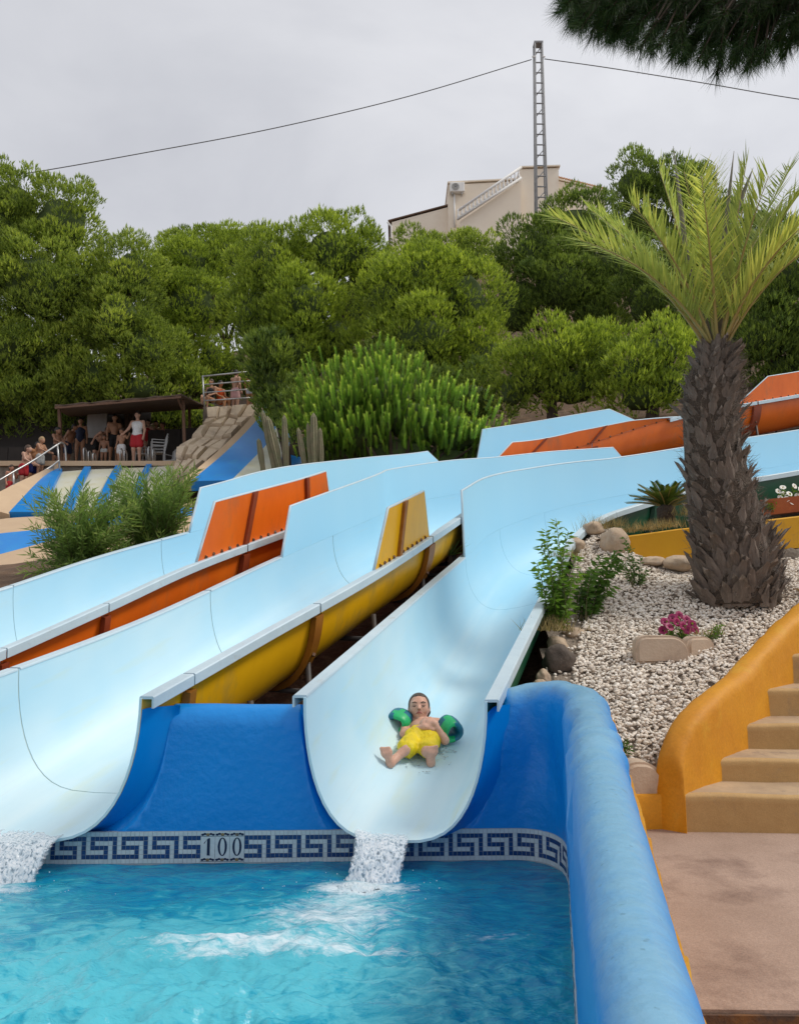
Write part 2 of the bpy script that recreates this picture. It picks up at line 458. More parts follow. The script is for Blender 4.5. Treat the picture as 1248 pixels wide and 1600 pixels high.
M['seal'] = mat('joint_sealant', (0.52, 0.60, 0.56), .8, (0.40, 0.47, 0.42), 14)
class Lane:
    def __init__(s, Ls, Rs, depth):
        s.L = [Vector(p) for p in Ls]; s.R = [Vector(p) for p in Rs]; s.d = depth
        s.n = len(Ls)
        s.K = 27
    def rails(s, t):
        return catmull(s.L, t), catmull(s.R, t)
    def prof(s, t, off=0.0):
        L, Rr = s.rails(t)
        d = float(np.interp(t, range(s.n), s.d))
        c = (L + Rr) / 2; a = (Rr - L) / 2
        w = math.hypot(a.x, a.y)
        ah = Vector((a.x, a.y, 0)) / w
        pts = []
        for k in range(s.K):
            ph = math.pi * k / (s.K - 1)
            co, si = math.cos(ph), math.sin(ph)
            x = -math.copysign(abs(co) ** 0.62, co); z = -si
            # outward offset of the superellipse
            e = 1e-3
            p = c + a * x + Vector((0, 0, z * d))
            if off:
                ph2, ph1 = min(math.pi, ph + .02), max(0, ph - .02)
                f = lambda q: (-math.copysign(abs(math.cos(q)) ** 0.62, math.cos(q)) * w, -math.sin(q) * d)
                (x1, z1), (x2, z2) = f(ph1), f(ph2)
                tx, tz = x2 - x1, z2 - z1
                ln = math.hypot(tx, tz) or 1
                nx, nz_ = tz / ln, -tx / ln       # points outwards / down
                p = p + ah * nx * off + Vector((0, 0, nz_ * off))
            pts.append(p)
        return pts
    def side(s, t, sd):
        L, Rr = s.rails(t)
        a = Vector((Rr.x - L.x, Rr.y - L.y, 0)).normalized()
        return (Rr, a) if sd > 0 else (L, -a)
    def build(s, name, label, outer, rib, seams, group, raised=()):
        th = empty(name, (s.rails(0)[0] + s.rails(0)[1]) / 2 * 1.0, label, 'water slide', group)
        s.thing = th; s.outer = outer
        dist = 0.0
        for a, b in zip(seams[:-1], seams[1:]):
            n = max(4, int((b - a) * 9))
            ts = np.linspace(a + (.0025 if a > 0 else 0), b - .0025, n + 1)
            rin, rout, us = [], [], []
            prevc = None
            for t in ts:
                pin = s.prof(t); rin.append(pin); rout.append(s.prof(t, 0.014))
                cc = pin[s.K // 2]
                if prevc is not None: dist += (cc - prevc).length
                prevc = cc; us.append(dist)
            mb = MB()
            K = s.K
            mb.loft(rin, False, 0); mb.loft(rout, False, 1)
            for i0, ring in ((0, 0), (n, 0)):
                for k in range(K - 1):
                    A = i0 * K + k; B = A + (n + 1) * K
                    mb.f.append((A, A + 1, B + 1, B)); mb.m.append(0)
            for i in range(n):
                for k in (0, K - 1):
                    A = i * K + k; B = A + (n + 1) * K
                    mb.f.append((A, A + K, B + K, B)); mb.m.append(0)
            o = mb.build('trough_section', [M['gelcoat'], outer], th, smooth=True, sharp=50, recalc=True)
            me = o.data
            uvl = me.uv_layers.new(name='UVMap')
            nv = (n + 1) * K
            vi = np.zeros(len(me.loops), dtype=np.int32); me.loops.foreach_get('vertex_index', vi)
            w = vi % nv
            uvs = np.stack([np.array(us)[w // K], (w % K) / (K - 1.0)], 1).astype(np.float32)
            uvl.data.foreach_set('uv', uvs.ravel())
        for t in seams[1:-1]:        # sealant showing in the joints
            mb = MB(); mb.loft([s.prof(t - .012, .004), s.prof(t + .012, .004)])
            mb.build('joint_seal', M['seal'], th, smooth=True)
        # rails: a flat lip turned down at its outer edge
        for sd in (-1, 1):
            for a, b in zip(seams[:-1], seams[1:]):
                n = max(4, int((b - a) * 9))
                rings = []
                for t in np.linspace(a + .006, b - .006, n + 1):
                    p, o = s.side(t, sd)
                    up_ = any(q[0] == sd and q[1] <= t <= q[2] for q in raised)
                    if any(len(q) > 3 and q[0] == sd and q[1] <= t <= q[2] for q in raised):
                        if len(rings) > 1:
                            mb = MB(); mb.loft(rings, True, 0, True); mb.build('rail', M['rail'], th, smooth=True, sharp=35)
                        rings = []; continue
                    rings.append([p + o * (max(x, .026) if up_ else x) + Vector((0, 0, z)) for x, z in ((-.004, .004), (0.0, .011), (.066, .011), (.074, .004), (.074, -.052), (.063, -.052), (.063, -.004), (-.004, -.004))])
                if len(rings) < 2: continue
                mb = MB(); mb.loft(rings, True, 0, True)
                mb.build('rail', M['rail'], th, smooth=True, sharp=35)
        # joint flanges outside
        for t in seams[1:-1]:
            o0 = s.prof(t, 0.026); o1 = s.prof(t, 0.072)
            dt = 0.03
            A0, A1 = s.prof(t - dt, 0.026), s.prof(t - dt, 0.072)
            B0, B1 = s.prof(t + dt, 0.026), s.prof(t + dt, 0.072)
            mb = MB()
            mb.loft([[A0[k] - Vector((0, 0, .0)), A1[k], B1[k], B0[k]] for k in range(1, s.K - 1)], True, 0, True)
            fl = mb.build('joint_flange', rib, th, smooth=True, sharp=40)
            mb = MB()
            for k in range(3, s.K - 3, 3):
                q = (s.prof(t, 0.076)[k])
                mb.box(q, (.022, .022, .022), (0.4, 0.3, k))
            mb.build('bolts', M['bolt'], fl)['kind'] = 'stuff'
        return th
    def panel(s, sd, b0, b1, t0, t1, h, rib, ribs=(), n=22, hfun=None, label=None):
        """raised side sheet standing on a rail: base b0..b1, top t0..t1 (lane parameters)"""
        th = s.thing
        base_i, base_o, top_i, top_o = [], [], [], []
        hh = hfun or (lambda q: h)
        def pts(q):
            tb, tt = b0 + (b1 - b0) * q, t0 + (t1 - t0) * q
            p, o = s.side(tb, sd); p2, o2 = s.side(tt, sd)
            return p + Vector((0, 0, .001)) + o * .001, p2 + Vector((0, 0, hh(q))) + o2 * .035, o, o2
        for k in range(n + 1):
            p, p2, o, o2 = pts(k / n)
            base_i.append(p); base_o.append(p + o * .022); top_i.append(p2); top_o.append(p2 + o2 * .022)
        mb = MB()
        NR = 4
        inner = [[base_i[k].lerp(top_i[k], j / NR) for j in range(NR + 1)] for k in range(n + 1)]
        outer = [[base_o[k].lerp(top_o[k], j / NR) for j in range(NR + 1)] for k in range(n + 1)]
        mb.loft(inner, False, 0); mb.loft(outer, False, 1)
        mb.loft([base_i, base_o], False, 1); mb.loft([top_i, top_o], False, 0)
        mb.loft([inner[0], outer[0]], False, 0); mb.loft([inner[n], outer[n]], False, 0)
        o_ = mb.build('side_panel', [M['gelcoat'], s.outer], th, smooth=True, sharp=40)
        if label: o_['label'] = label
        me = o_.data
        uvl = me.uv_layers.new(name='UVMap')
        for lp in me.loops:
            c = me.vertices[lp.vertex_index].co
            uvl.data[lp.index].uv = (5 + c.y * .7 + c.x * .5, 0.06 + c.z * .05 % .1)
        mb = MB()    # pale capping along the sheet's edge
        edge = [base_i[0].lerp(top_i[0], j / 4) + (base_o[0] - base_i[0]) / 2 for j in range(5)] + [top_i[k].lerp(top_o[k], .5) for k in range(1, n)] + \
               [top_i[n].lerp(base_i[n], j / 4) + (base_o[n] - base_i[n]) / 2 for j in range(5)]
        mb.tube(edge, .013, 6)
        mb.build('panel_edge', M['rail'], o_, smooth=True)
        for q in ribs:
            p, p2, o, o2 = pts(q); pn, p2n, _, _ = pts(min(1, q + .012 * 22 / n))
            dv = (pn - p).normalized() * .03
            mb = MB()
            a0, a1 = p + o * .0225, p2 + o2 * .0225
            mb.add([a0 - dv, a0 + dv, a1 + dv, a1 - dv, a0 - dv + o * .03, a0 + dv + o * .03, a1 + dv + o2 * .03, a1 - dv + o2 * .03],
                   [(0, 1, 2, 3), (7, 6, 5, 4), (0, 4, 5, 1), (1, 5, 6, 2), (2, 6, 7, 3), (3, 7, 4, 0)])
            mb.build('stiffener', rib, o_)
        mb = MB()
        for k in range(1, n):
            p, p2, o, o2 = pts(k / n)
            mb.box(p.lerp(p2, .05) + o * .024, (.022, .022, .022), (.5, .2, k))
        mb.build('bolts', M['bolt'], o_)['kind'] = 'stuff'
        return o_

V3 = Vector
L1 = Lane(
    [V3((-4.14, 4.35, .9)), V3((-3.42, 5.6, 1.33)), V3((-3.0, 6.25, 1.585)), at(175, 866, 7.1), V3((-1.93, 8.4, 2.25)), V3((-1.4, 9.8, 2.65)), V3((-.45, 11.4, 3.05)),
     V3((.55, 13.0, 3.45)), V3((2.0, 14.0, 3.95)), V3((4.5, 15.0, 4.68)), V3((7.1, 16.0, 5.35)), V3((9.2, 16.8, 5.9))],
    [V3((-3.0, 4.32, .88)), at(0, 1015, 5.1), at(160, 945, 5.75), at(305, 880, 6.6), at(455, 825, 7.9), V3((-.6, 9.2, 2.55)), V3((.3, 10.85, 2.95)),
     V3((1.24, 12.2, 3.42)), V3((2.5, 13.1, 3.82)), at(1058, 652, 14.0), at(1248, 617, 15.0), V3((9.6, 15.8, 5.85))],
    [.74, .68, .64] + [.6] * 9)
L2 = Lane(
    [V3((-2.5, 4.35, .95)), at(226, 971, 5.65), at(436, 874, 6.95), V3((-.24, 8.9, 2.4)), V3((-.05, 9.75, 2.6)), V3((.7, 10.75, 2.87)), V3((1.45, 11.35, 3.02)),
     V3((2.3, 11.95, 3.2)), V3((3.35, 12.5, 3.36)), V3((4.9, 13.2, 3.6)), V3((7.2, 14.3, 4.1))],
    [at(218, 1092, 4.3), at(400, 993, 5.2), at(590, 888, 6.4), at(725, 800, 8.5), V3((.9, 9.3, 2.62)), V3((1.4, 10.05, 2.85)), V3((2.1, 10.6, 3.0)),
     V3((2.9, 11.1, 3.2)), V3((3.9, 11.6, 3.36)), V3((5.4, 12.3, 3.6)), V3((7.7, 13.4, 4.1))],
    [.715, .60, .52, .52, .55] + [.6] * 6)
L3 = Lane(
    [at(478, 1090, 4.3), at(580, 1000.7, 5.33), at(680, 913, 6.97), at(727, 872, 8.1), V3((1.02, 9.0, 2.2)), V3((1.55, 9.75, 2.45)), V3((2.3, 10.35, 2.7)),
     V3((3.4, 10.95, 2.95)), V3((4.5, 11.45, 3.2)), V3((5.9, 12.1, 3.5)), V3((8.2, 13.1, 4.0))],
    [at(757, 1097, 4.3), at(805, 1005, 5.33), at(850, 920, 6.9), at(893, 840, 8.2), at(938, 808, 8.85), at(990, 790, 9.3), at(1060, 770, 9.75),
     at(1160, 750, 10.2), at(1248, 735, 10.6), V3((6.7, 11.25, 3.5)), V3((9.0, 12.2, 4.0))],
    [.715, .67, .62] + [.6] * 8)
build_ground()
GS = 'three water slides side by side on the slope'
L1.build('water_slide', 'leftmost pool slide, light blue trough with orange outside, reaching furthest uphill', M['orange_shell'], M['orange_rib'], [0, 1.0, 2.0, 3.45, 4.9, 6, 7.3, 8.35, 9.6, 11], GS, [(1, 3, 4.7), (-1, 3.72, 7.25), (1, 7.1, 8.9, True), (-1, 7.6, 9.1), (1, 9.45, 11)])
L2.build('water_slide', 'middle pool slide, light blue trough with yellow outside on dark steel legs', M['yellow_shell'], M['yellow_rib'], [0, .35, 1.45, 2.45, 3.25, 4.2, 5.2, 6.6, 8, 10], GS, [(1, 1.95, 2.46), (-1, 2.03, 8.35)])
L3.build('water_slide', 'right-hand pool slide with dark green outside that the child comes down', M['green_shell'], M['green_rib'], [0, 3.0, 4.3, 5.4, 7.1, 10], GS, [(-1, 3, 10)])

def ramp(*kp):
    xs, ys = zip(*kp)
    return lambda q: float(np.interp(q, xs, ys))
L1.panel(1, 3.0, 4.70, 3.14, 4.54, .47, M['orange_rib'], (.27, .72), label='orange outer face of the raised side sheet')
L1.panel(-1, 3.72, 7.25, 3.85, 6.95, .45, M['orange_rib'], (), hfun=ramp((0, .43), (.2, .45), (1, .44)))
L1.panel(1, 7.1, 9.0, 7.5, 8.95, .34, M['orange_rib'], (.3, .65), hfun=ramp((0, .36), (.5, .28), (.78, .17), (1, .02)))
L1.panel(-1, 7.6, 9.1, 7.7, 8.8, .5, M['orange_rib'], (), hfun=ramp((0, .62), (1, .48)))
L1.panel(1, 9.45, 11, 9.7, 11, .45, M['orange_rib'], (.35,))
L2.panel(1, 1.95, 2.46, 2.05, 2.38, .46, M['yellow_rib'], (.42,), n=12, label='yellow outer face of the raised side sheet')
L2.panel(-1, 2.03, 8.35, 2.12, 8.05, .46, M['yellow_rib'], (), n=40, hfun=ramp((0, .42), (.17, .46), (1, .49)))
L3.panel(-1, 3.0, 10.0, 3.04, 10.0, .6, M['green_rib'], (), n=40, hfun=ramp((0, .68), (.25, .62), (.5, .52), (1, .5)))

def supports(lane, ts, n_legs=2):
    for t in ts:
        pr = lane.prof(t, .05)
        for k in (6, lane.K - 7):
            p = pr[k]
            sdx = (lane.rails(t)[1] - lane.rails(t)[0]).normalized() * (-.08 if k < 10 else .08)
            g = V3((p.x + sdx.x, p.y + sdx.y, 0)); g.z = gz(g.x, g.y) - .1
            mb = MB(); mb.tube([p, g], .022, 8)
            mb.build('support_leg', M['dark_steel'], lane.thing, smooth=True)
        a, b = pr[6], pr[lane.K - 7]
        zb = min(p.z for p in pr) - .03
        mb = MB(); mb.tube([V3((a.x, a.y, zb)), V3((b.x, b.y, zb))], .02, 8)
        mb.build('cross_bar', M['dark_steel'], lane.thing, smooth=True)
supports(L1, (2.05, 3.5, 4.9, 7.3, 9.62, 10.3))
supports(L2, (1.0, 1.45, 2.0, 2.45, 2.85, 3.2))
supports(L3, (3.0, 7.1))

# ---------------------------------------------------------------- pool wall with coping, mosaic and depth... number tiles
WZ = .10      # water level
def right_x(y): return .89 - .192 * (4.4 - y)
def back_y(x): return 4.46 + .03 * x
def wall_path():
    P, N, S, T = [], [], [], []
    xs = np.arange(-5.4, .60, .016)
    for x in xs:
        P.append((x, back_y(x))); n = Vector((-.03, 1)).normalized(); N.append((n.x, n.y))
        T.append(float(np.interp(x, [-6, .46, .52, .6], [.985, .90, .93, .99])))
    A = Vector((.6, back_y(.6))); Y0 = 4.487; C = Vector((right_x(Y0), Y0)); B = Vector((right_x(4.06), 4.06))
    for i in range(1, 27):
        q = i / 26
        p = A * (1 - q) ** 2 + C * 2 * q * (1 - q) + B * q * q
        d = ((C - A) * (1 - q) + (B - C) * q).normalized()
        P.append((p.x, p.y)); N.append((-d.y, d.x)); T.append(float(np.interp(q, [0, .4, 1], [.99, 1.055, 1.04])))
    for y in np.arange(4.03, -1.8, -.03):
        P.append((right_x(y), y)); n = Vector((.98, -.19)); N.append((n.x, n.y)); T.append(float(np.interp(y, [-2, 2, 4.3], [.985, 1.0, 1.035])))
    return np.array(P), np.array(N), np.array(T)
WP, WN, WT = wall_path()
for lane in (L1, L2, L3):
    # where the trough passes through the wall the wall stops under it
    for tq in (.03, .08, .14, .20):
        q = lane.prof(tq, .045)
        qx = np.array([p.x for p in q]); qz = np.array([p.z for p in q])
        for i in range(len(WP)):
            x = WP[i, 0]
            if WP[i, 0] < .7 and WP[i, 1] > 4.2 and qx.min() - .01 < x < qx.max() + .01:
                WT[i] = min(WT[i], float(np.interp(x, qx, qz)) - .0)
def wall_th(i):
    return .22 if WP[i, 0] < .5 and WP[i, 1] > 4.2 else float(np.interp(WP[i, 1], [.5, 4.1], [.13, .215]))
def wall_mesh():
    rings = []
    for i in range(len(WP)):
        T = WT[i]; TH = wall_th(i); r = TH / 2
        pr = [(0, -1.4), (0, -.4), (0, -.05), (0, .1), (0, .2), (0, .28), (0, .36), (0, .45), (0, .55), (0, .66), (0, .76)]
        pr = [(a, min(b, T - r)) for a, b in pr]
        for k in range(0, 13):
            an = math.pi * (1 - k / 12)
            pr.append((r + r * math.cos(an), T - r + r * math.sin(an)))
        pr += [(TH, T - r - .2), (TH + .002, -.3)]
        ring = []
        for o, z in pr:
            p = Vector((WP[i, 0] + WN[i, 0] * o, WP[i, 1] + WN[i, 1] * o, z))
            w = min(1, max(0, (z - .22) / .25))
            amp = .030 * w if WP[i, 0] > .55 else .003 * w
            nn = noise.noise(Vector((p.x * 4.5, p.y * 4.5, z * 4.5))) + .5 * noise.noise(Vector((p.x * 11, p.y * 11, z * 11)))
            ox = (o - r) / r
            p += Vector((WN[i, 0] * ox, WN[i, 1] * ox, .7)) * amp * nn
            ring.append(p)
        rings.append(ring)
    return rings
def coping_mat():
    m = mat('pool_wall_paint', (0.0, 0.26, 0.72), 0.42, (0.0, 0.23, 0.66), 1.2, spec=.5, bump=.5, bscale=20, bdist=.014)
    nt = m.node_tree; L = nt.links.new; b = nt.nodes['Principled BSDF']
    src = b.inputs['Base Color'].links[0].from_socket
    ge = nd(nt, 'ShaderNodeTexCoord')
    a = nd(nt, 'ShaderNodeAttribute', attribute_name='worn_sheen')
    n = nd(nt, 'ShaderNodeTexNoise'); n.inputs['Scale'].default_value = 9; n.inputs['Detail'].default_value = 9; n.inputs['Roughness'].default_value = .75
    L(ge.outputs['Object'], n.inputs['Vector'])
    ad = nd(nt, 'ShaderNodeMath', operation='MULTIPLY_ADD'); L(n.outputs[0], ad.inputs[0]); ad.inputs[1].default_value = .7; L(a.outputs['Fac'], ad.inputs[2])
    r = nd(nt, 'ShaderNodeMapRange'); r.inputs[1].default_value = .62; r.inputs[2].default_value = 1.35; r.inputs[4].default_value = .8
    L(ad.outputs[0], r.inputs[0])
    mx_ = nd(nt, 'ShaderNodeMix', data_type='RGBA'); L(r.outputs[0], mx_.inputs[0]); L(src, mx_.inputs[6]); mx_.inputs[7].default_value = (.24, .44, .54, 1)  # pale blue: faded paint and painted-in sky reflection together
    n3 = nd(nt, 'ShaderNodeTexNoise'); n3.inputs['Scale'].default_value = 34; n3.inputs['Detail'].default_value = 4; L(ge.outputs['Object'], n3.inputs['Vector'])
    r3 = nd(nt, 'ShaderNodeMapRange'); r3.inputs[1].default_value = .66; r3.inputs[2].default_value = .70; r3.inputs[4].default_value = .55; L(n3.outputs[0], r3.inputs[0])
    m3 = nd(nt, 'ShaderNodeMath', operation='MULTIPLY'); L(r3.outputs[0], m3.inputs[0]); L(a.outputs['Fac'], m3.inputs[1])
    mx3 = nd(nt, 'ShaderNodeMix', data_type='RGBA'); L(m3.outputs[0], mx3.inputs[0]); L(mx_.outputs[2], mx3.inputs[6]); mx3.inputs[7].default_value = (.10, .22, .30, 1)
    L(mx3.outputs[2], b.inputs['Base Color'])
    return m
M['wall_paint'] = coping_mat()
M['mosaic_white'] = mat('mosaic_white', (0.62, 0.68, 0.68), 0.25, (0.48, 0.56, 0.58), 30)
M['mosaic_blue'] = mat('mosaic_blue', (0.008, 0.035, 0.13), 0.22, (0.012, 0.06, 0.20), 30)
M['grout'] = mat('grout', (0.33, 0.38, 0.40), 0.8)
M['navy_ink'] = mat('navy_glaze', (0.006, 0.012, 0.05), 0.3)
M['gold_ink'] = mat('ochre_glaze', (0.35, 0.24, 0.06), 0.4, (0.05, 0.06, 0.09), 90)
M['orange_paint'] = mat('orange_paint', (0.66, 0.29, 0.006), 0.65, (0.55, 0.215, 0.005), 2.5, grit=.10, grit_scale=60, bump=.3, bscale=12, bdist=.02, dirt=(0.62, 0.32, 0.02), dirt_scale=3, dirt_lo=.58, dirt_hi=.72)

def build_pool_wall():
    th = empty('pool_wall', (.3, 4.7, 0), 'rounded bright blue painted wall round the splash pool', 'wall')
    mb = MB(); rings = wall_mesh(); mb.loft(rings, False)
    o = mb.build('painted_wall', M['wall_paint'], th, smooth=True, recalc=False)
    bm = bmesh.new(); bm.from_mesh(o.data); bmesh.ops.recalc_face_normals(bm, faces=bm.faces[:])
    if sum(f.normal.y for f in bm.faces if f.calc_center_median().y > 4.3 and f.calc_center_median().x < .4 and f.calc_center_median().z < .3) > 0:
        bmesh.ops.reverse_faces(bm, faces=bm.faces[:])
    bm.to_mesh(o.data); bm.free()
    a = o.data.attributes.new('worn_sheen', 'FLOAT', 'POINT')  # faded paint plus sky reflection painted along the rounded coping top
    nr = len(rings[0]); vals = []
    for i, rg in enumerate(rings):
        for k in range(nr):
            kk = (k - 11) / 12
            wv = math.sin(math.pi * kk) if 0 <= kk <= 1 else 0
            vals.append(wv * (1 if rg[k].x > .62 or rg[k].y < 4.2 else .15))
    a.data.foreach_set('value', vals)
    # outside of the coping along the deck is painted orange
    i0 = [i for i in range(len(WP)) if WP[i, 1] < 4.47 and WP[i, 0] > 0 and i > len(WP) - 215]
    mb = MB(); rr = []
    for i in i0:
        T = WT[i]
        rr.append([Vector((WP[i, 0] + WN[i, 0] * (wall_th(i) + .007 + .008 * noise.noise(Vector((i * .11, 3, 0)))), WP[i, 1] + WN[i, 1] * (wall_th(i) + .007 + .008 * noise.noise(Vector((i * .11, 3, 0)))), z)) + Vector((0, 0, .03 * noise.noise(Vector((i * .3, 0, 0)))if z > 0 else 0)) for z in (T - .13, -.28)])
        a_ = rr[-1]; rr[-1] = [a_[0], a_[1], a_[1] + Vector((WN[i, 0], WN[i, 1], 0)) * .02, a_[0] + Vector((WN[i, 0], WN[i, 1], 0)) * .014]
    mb.loft(rr, True, 0, True)
    mb.build('outer_face', M['orange_paint'], th, smooth=True, sharp=40)
    # skirts that join each slide mouth to the wall
    for lane in (L1, L2, L3):
        rings = []
        for q, off, dy in ((0, .016, .004), (.03, .020, 0), (.06, .026, 0), (.09, .036, 0), (.12, .052, 0), (.15, .075, 0), (.18, .105, 0)):
            pr = lane.prof(q, off)
            rings.append([V3((p.x, p.y + dy, min(p.z - .055 * (k in (0, lane.K - 1)), .925))) for k, p in enumerate(pr)])
        mb = MB(); mb.loft(rings, False)
        mb.build('mouth_skirt', M['pool_blue'], th, smooth=True)
    # mosaic band
    seg = np.concatenate([[0], np.cumsum(np.linalg.norm(np.diff(WP, axis=0), axis=1))])
    pitch = .0232
    px_right = at(383, 1320, 4.45).x
    s0 = float(np.interp(px_right, WP[:330, 0], seg[:330]))
    def P(s):
        return (np.array([np.interp(s, seg, WP[:, 0]), np.interp(s, seg, WP[:, 1])]), unit(np.array([np.interp(s, seg, WN[:, 0]), np.interp(s, seg, WN[:, 1])])))
    pat = {1: {0, 1, 2, 3, 4, 5}, 2: {0, 5}, 3: {0, 1, 2, 3, 5}, 4: {3, 5}, 5: {5, 6, 0, 1, 2, 3}}
    mb = MB(); bk = MB()
    smin_, smax_ = seg[np.searchsorted(WP[:330, 0], -2.7)], seg[-1] - 1.2
    c0, c1 = int((smin_ - s0) / pitch), int((smax_ - s0) / pitch)
    for c in range(c0, c1):
        (a, na), (b, nb) = P(s0 + c * pitch + .0011), P(s0 + (c + 1) * pitch - .0011)
        if -10 <= c < 0: continue
        for r in range(7):
            z0, z1 = .266 - r * pitch - pitch + .001, .266 - r * pitch - .001
            j = random.uniform(.0022, .0045)
            blue = (r in pat) and ((c % 7) in pat[r])
            f = [V3((a[0] - na[0] * j, a[1] - na[1] * j, z0)), V3((b[0] - nb[0] * j, b[1] - nb[1] * j, z0)), V3((b[0] - nb[0] * j, b[1] - nb[1] * j, z1)), V3((a[0] - na[0] * j, a[1] - na[1] * j, z1))]
            bkk = [V3((a[0], a[1], z0)), V3((b[0], b[1], z0)), V3((b[0], b[1], z1)), V3((a[0], a[1], z1))]
            mb.add(f + bkk, [(0, 1, 2, 3), (4, 5, 1, 0), (5, 6, 2, 1), (6, 7, 3, 2), (7, 4, 0, 3)], 1 if blue else 0)
    m_ = mb.build('mosaic_tiles', [M['mosaic_white'], M['mosaic_blue']], th, recalc=False); m_['kind'] = 'stuff'
    m_['label'] = 'white and navy Greek key mosaic at the waterline'
    rr = []
    for s in np.arange(smin_, smax_, .03):
        a, na = P(s)
        rr.append([V3((a[0] - na[0] * .0016, a[1] - na[1] * .0016, z)) for z in (.09, .268)] + [V3((a[0] + na[0] * .01, a[1] + na[1] * .01, z)) for z in (.268, .09)])
    mb = MB(); mb.loft(rr, True, 0, True); mb.build('grout_bed', M['grout'], th)
    # three number tiles: 1 0 0
    tw = 10 * pitch / 3
    for i, ch in enumerate('100'):
        s = s0 - 10 * pitch + tw * (i + .5)
        a, na = P(s)
        ex = V3((na[1], -na[0], 0)); ez = V3((0, 0, 1)); nn = V3((-na[0], -na[1], 0))
        o0 = V3((a[0], a[1], .185)) + nn * .0062
        pt = lambda x, z, d=0: o0 + ex * x + ez * z * .885 + nn * d
        mb = MB()
        hw = tw / 2 - .001; hh = .0905
        mb.prism([pt(-hw, -hh, -.006), pt(hw, -hh, -.006), pt(hw, hh, -.006), pt(-hw, hh, -.006)], nn * .0065)
        tile = mb.build('number_tile', M['mosaic_white'], th)
        mb = MB()
        d = .0012
        if ch == '1':
            mb.poly([pt(x, z, d) for x, z in ((-.004, -.048), (.013, -.048), (.0115, -.044), (.0115, .053), (.006, .053), (-.004, .046))])
            mb.poly([pt(x, z, d) for x, z in ((-.004, .046), (.004, .052), (-.018, .030), (-.0215, .022), (-.018, .020))])
        else:
            n = 28
            out = [(.0245 * math.cos(2 * math.pi * k / n), .0535 * math.sin(2 * math.pi * k / n) + .002) for k in range(n)]
            inn = [(.0125 * math.cos(2 * math.pi * k / n), .0475 * math.sin(2 * math.pi * k / n) + .002) for k in range(n)]
            mb.add([pt(x, z, d) for x, z in out + inn], [(k, (k + 1) % n, n + (k + 1) % n, n + k) for k in range(n)])
        mb.build('numeral', M['navy_ink'], tile)
        mb = MB()
        for sg in (1, -1):     # scrolled ornament, top and bottom
            zc = sg * .073
            for x in (-.028, -.016, 0, .016, .028):
                w = .011 if x == 0 else .0065
                mb.poly([pt(x + w * math.cos(q) * (1.0 if x == 0 else 1.3), zc + .009 * math.sin(q) * (1 if x == 0 else .75) + (0.004 if abs(x) == .016 else 0), d) for q in np.linspace(0, 2 * math.pi, 9)[:-1]], 1 if x == 0 else 0)
            mb.poly([pt(x, z, d * .6) for x, z in ((-.037, zc - .011), (.037, zc - .011), (.037, zc - .008), (-.037, zc - .008))])
        mb.build('ornament', [M['navy_ink'], M['gold_ink']], tile, recalc=False)
build_pool_wall()

# ---------------------------------------------------------------- water
LIP3 = L3.prof(0)[13]; LIP2 = L2.prof(0)[13]
SPL = [(-.25, 4.15, .28), (-.45, 3.75, .5), (-.95, 3.5, .55), (-2.2, 4.05, .5), (-2.6, 3.6, .6)]
def turb(x, y):
    x, y = x * 1.07, y * 1.07
    t = 0
    for cx, cy, r in SPL:
        t = max(t, math.exp(-((x - cx) ** 2 + (y - cy) ** 2) / (r * r)))
    return t
def wave(x, y):
    near = 1 / (1 + math.exp((y * 1.07 - 3.75 + .12 * math.sin(x * 3)) * 5))
    amp = .008 + .025 * near + .022 * turb(x, y)
    q = Vector((x, y * 1.25, 0))
    dq = Vector((noise.noise(q * 2.1 + Vector((5, 0, 0))), noise.noise(q * 2.1 + Vector((0, 7, 0))), 0)) * .12
    q = q + dq
    w = noise.noise(q * 3.4) * .9 + noise.noise(q * 8.5 + Vector((3, 1, 0))) * .6 + (1 - abs(noise.noise(q * 10 + Vector((9, 1, 4)))) * 2) * .30 * (.3 + near) + (1 - abs(noise.noise(q * 21 + Vector((2, 8, 4)))) * 2) * .15 * (.3 + near) + noise.noise(q * 38) * .07 * (.4 + near)
    return amp * w
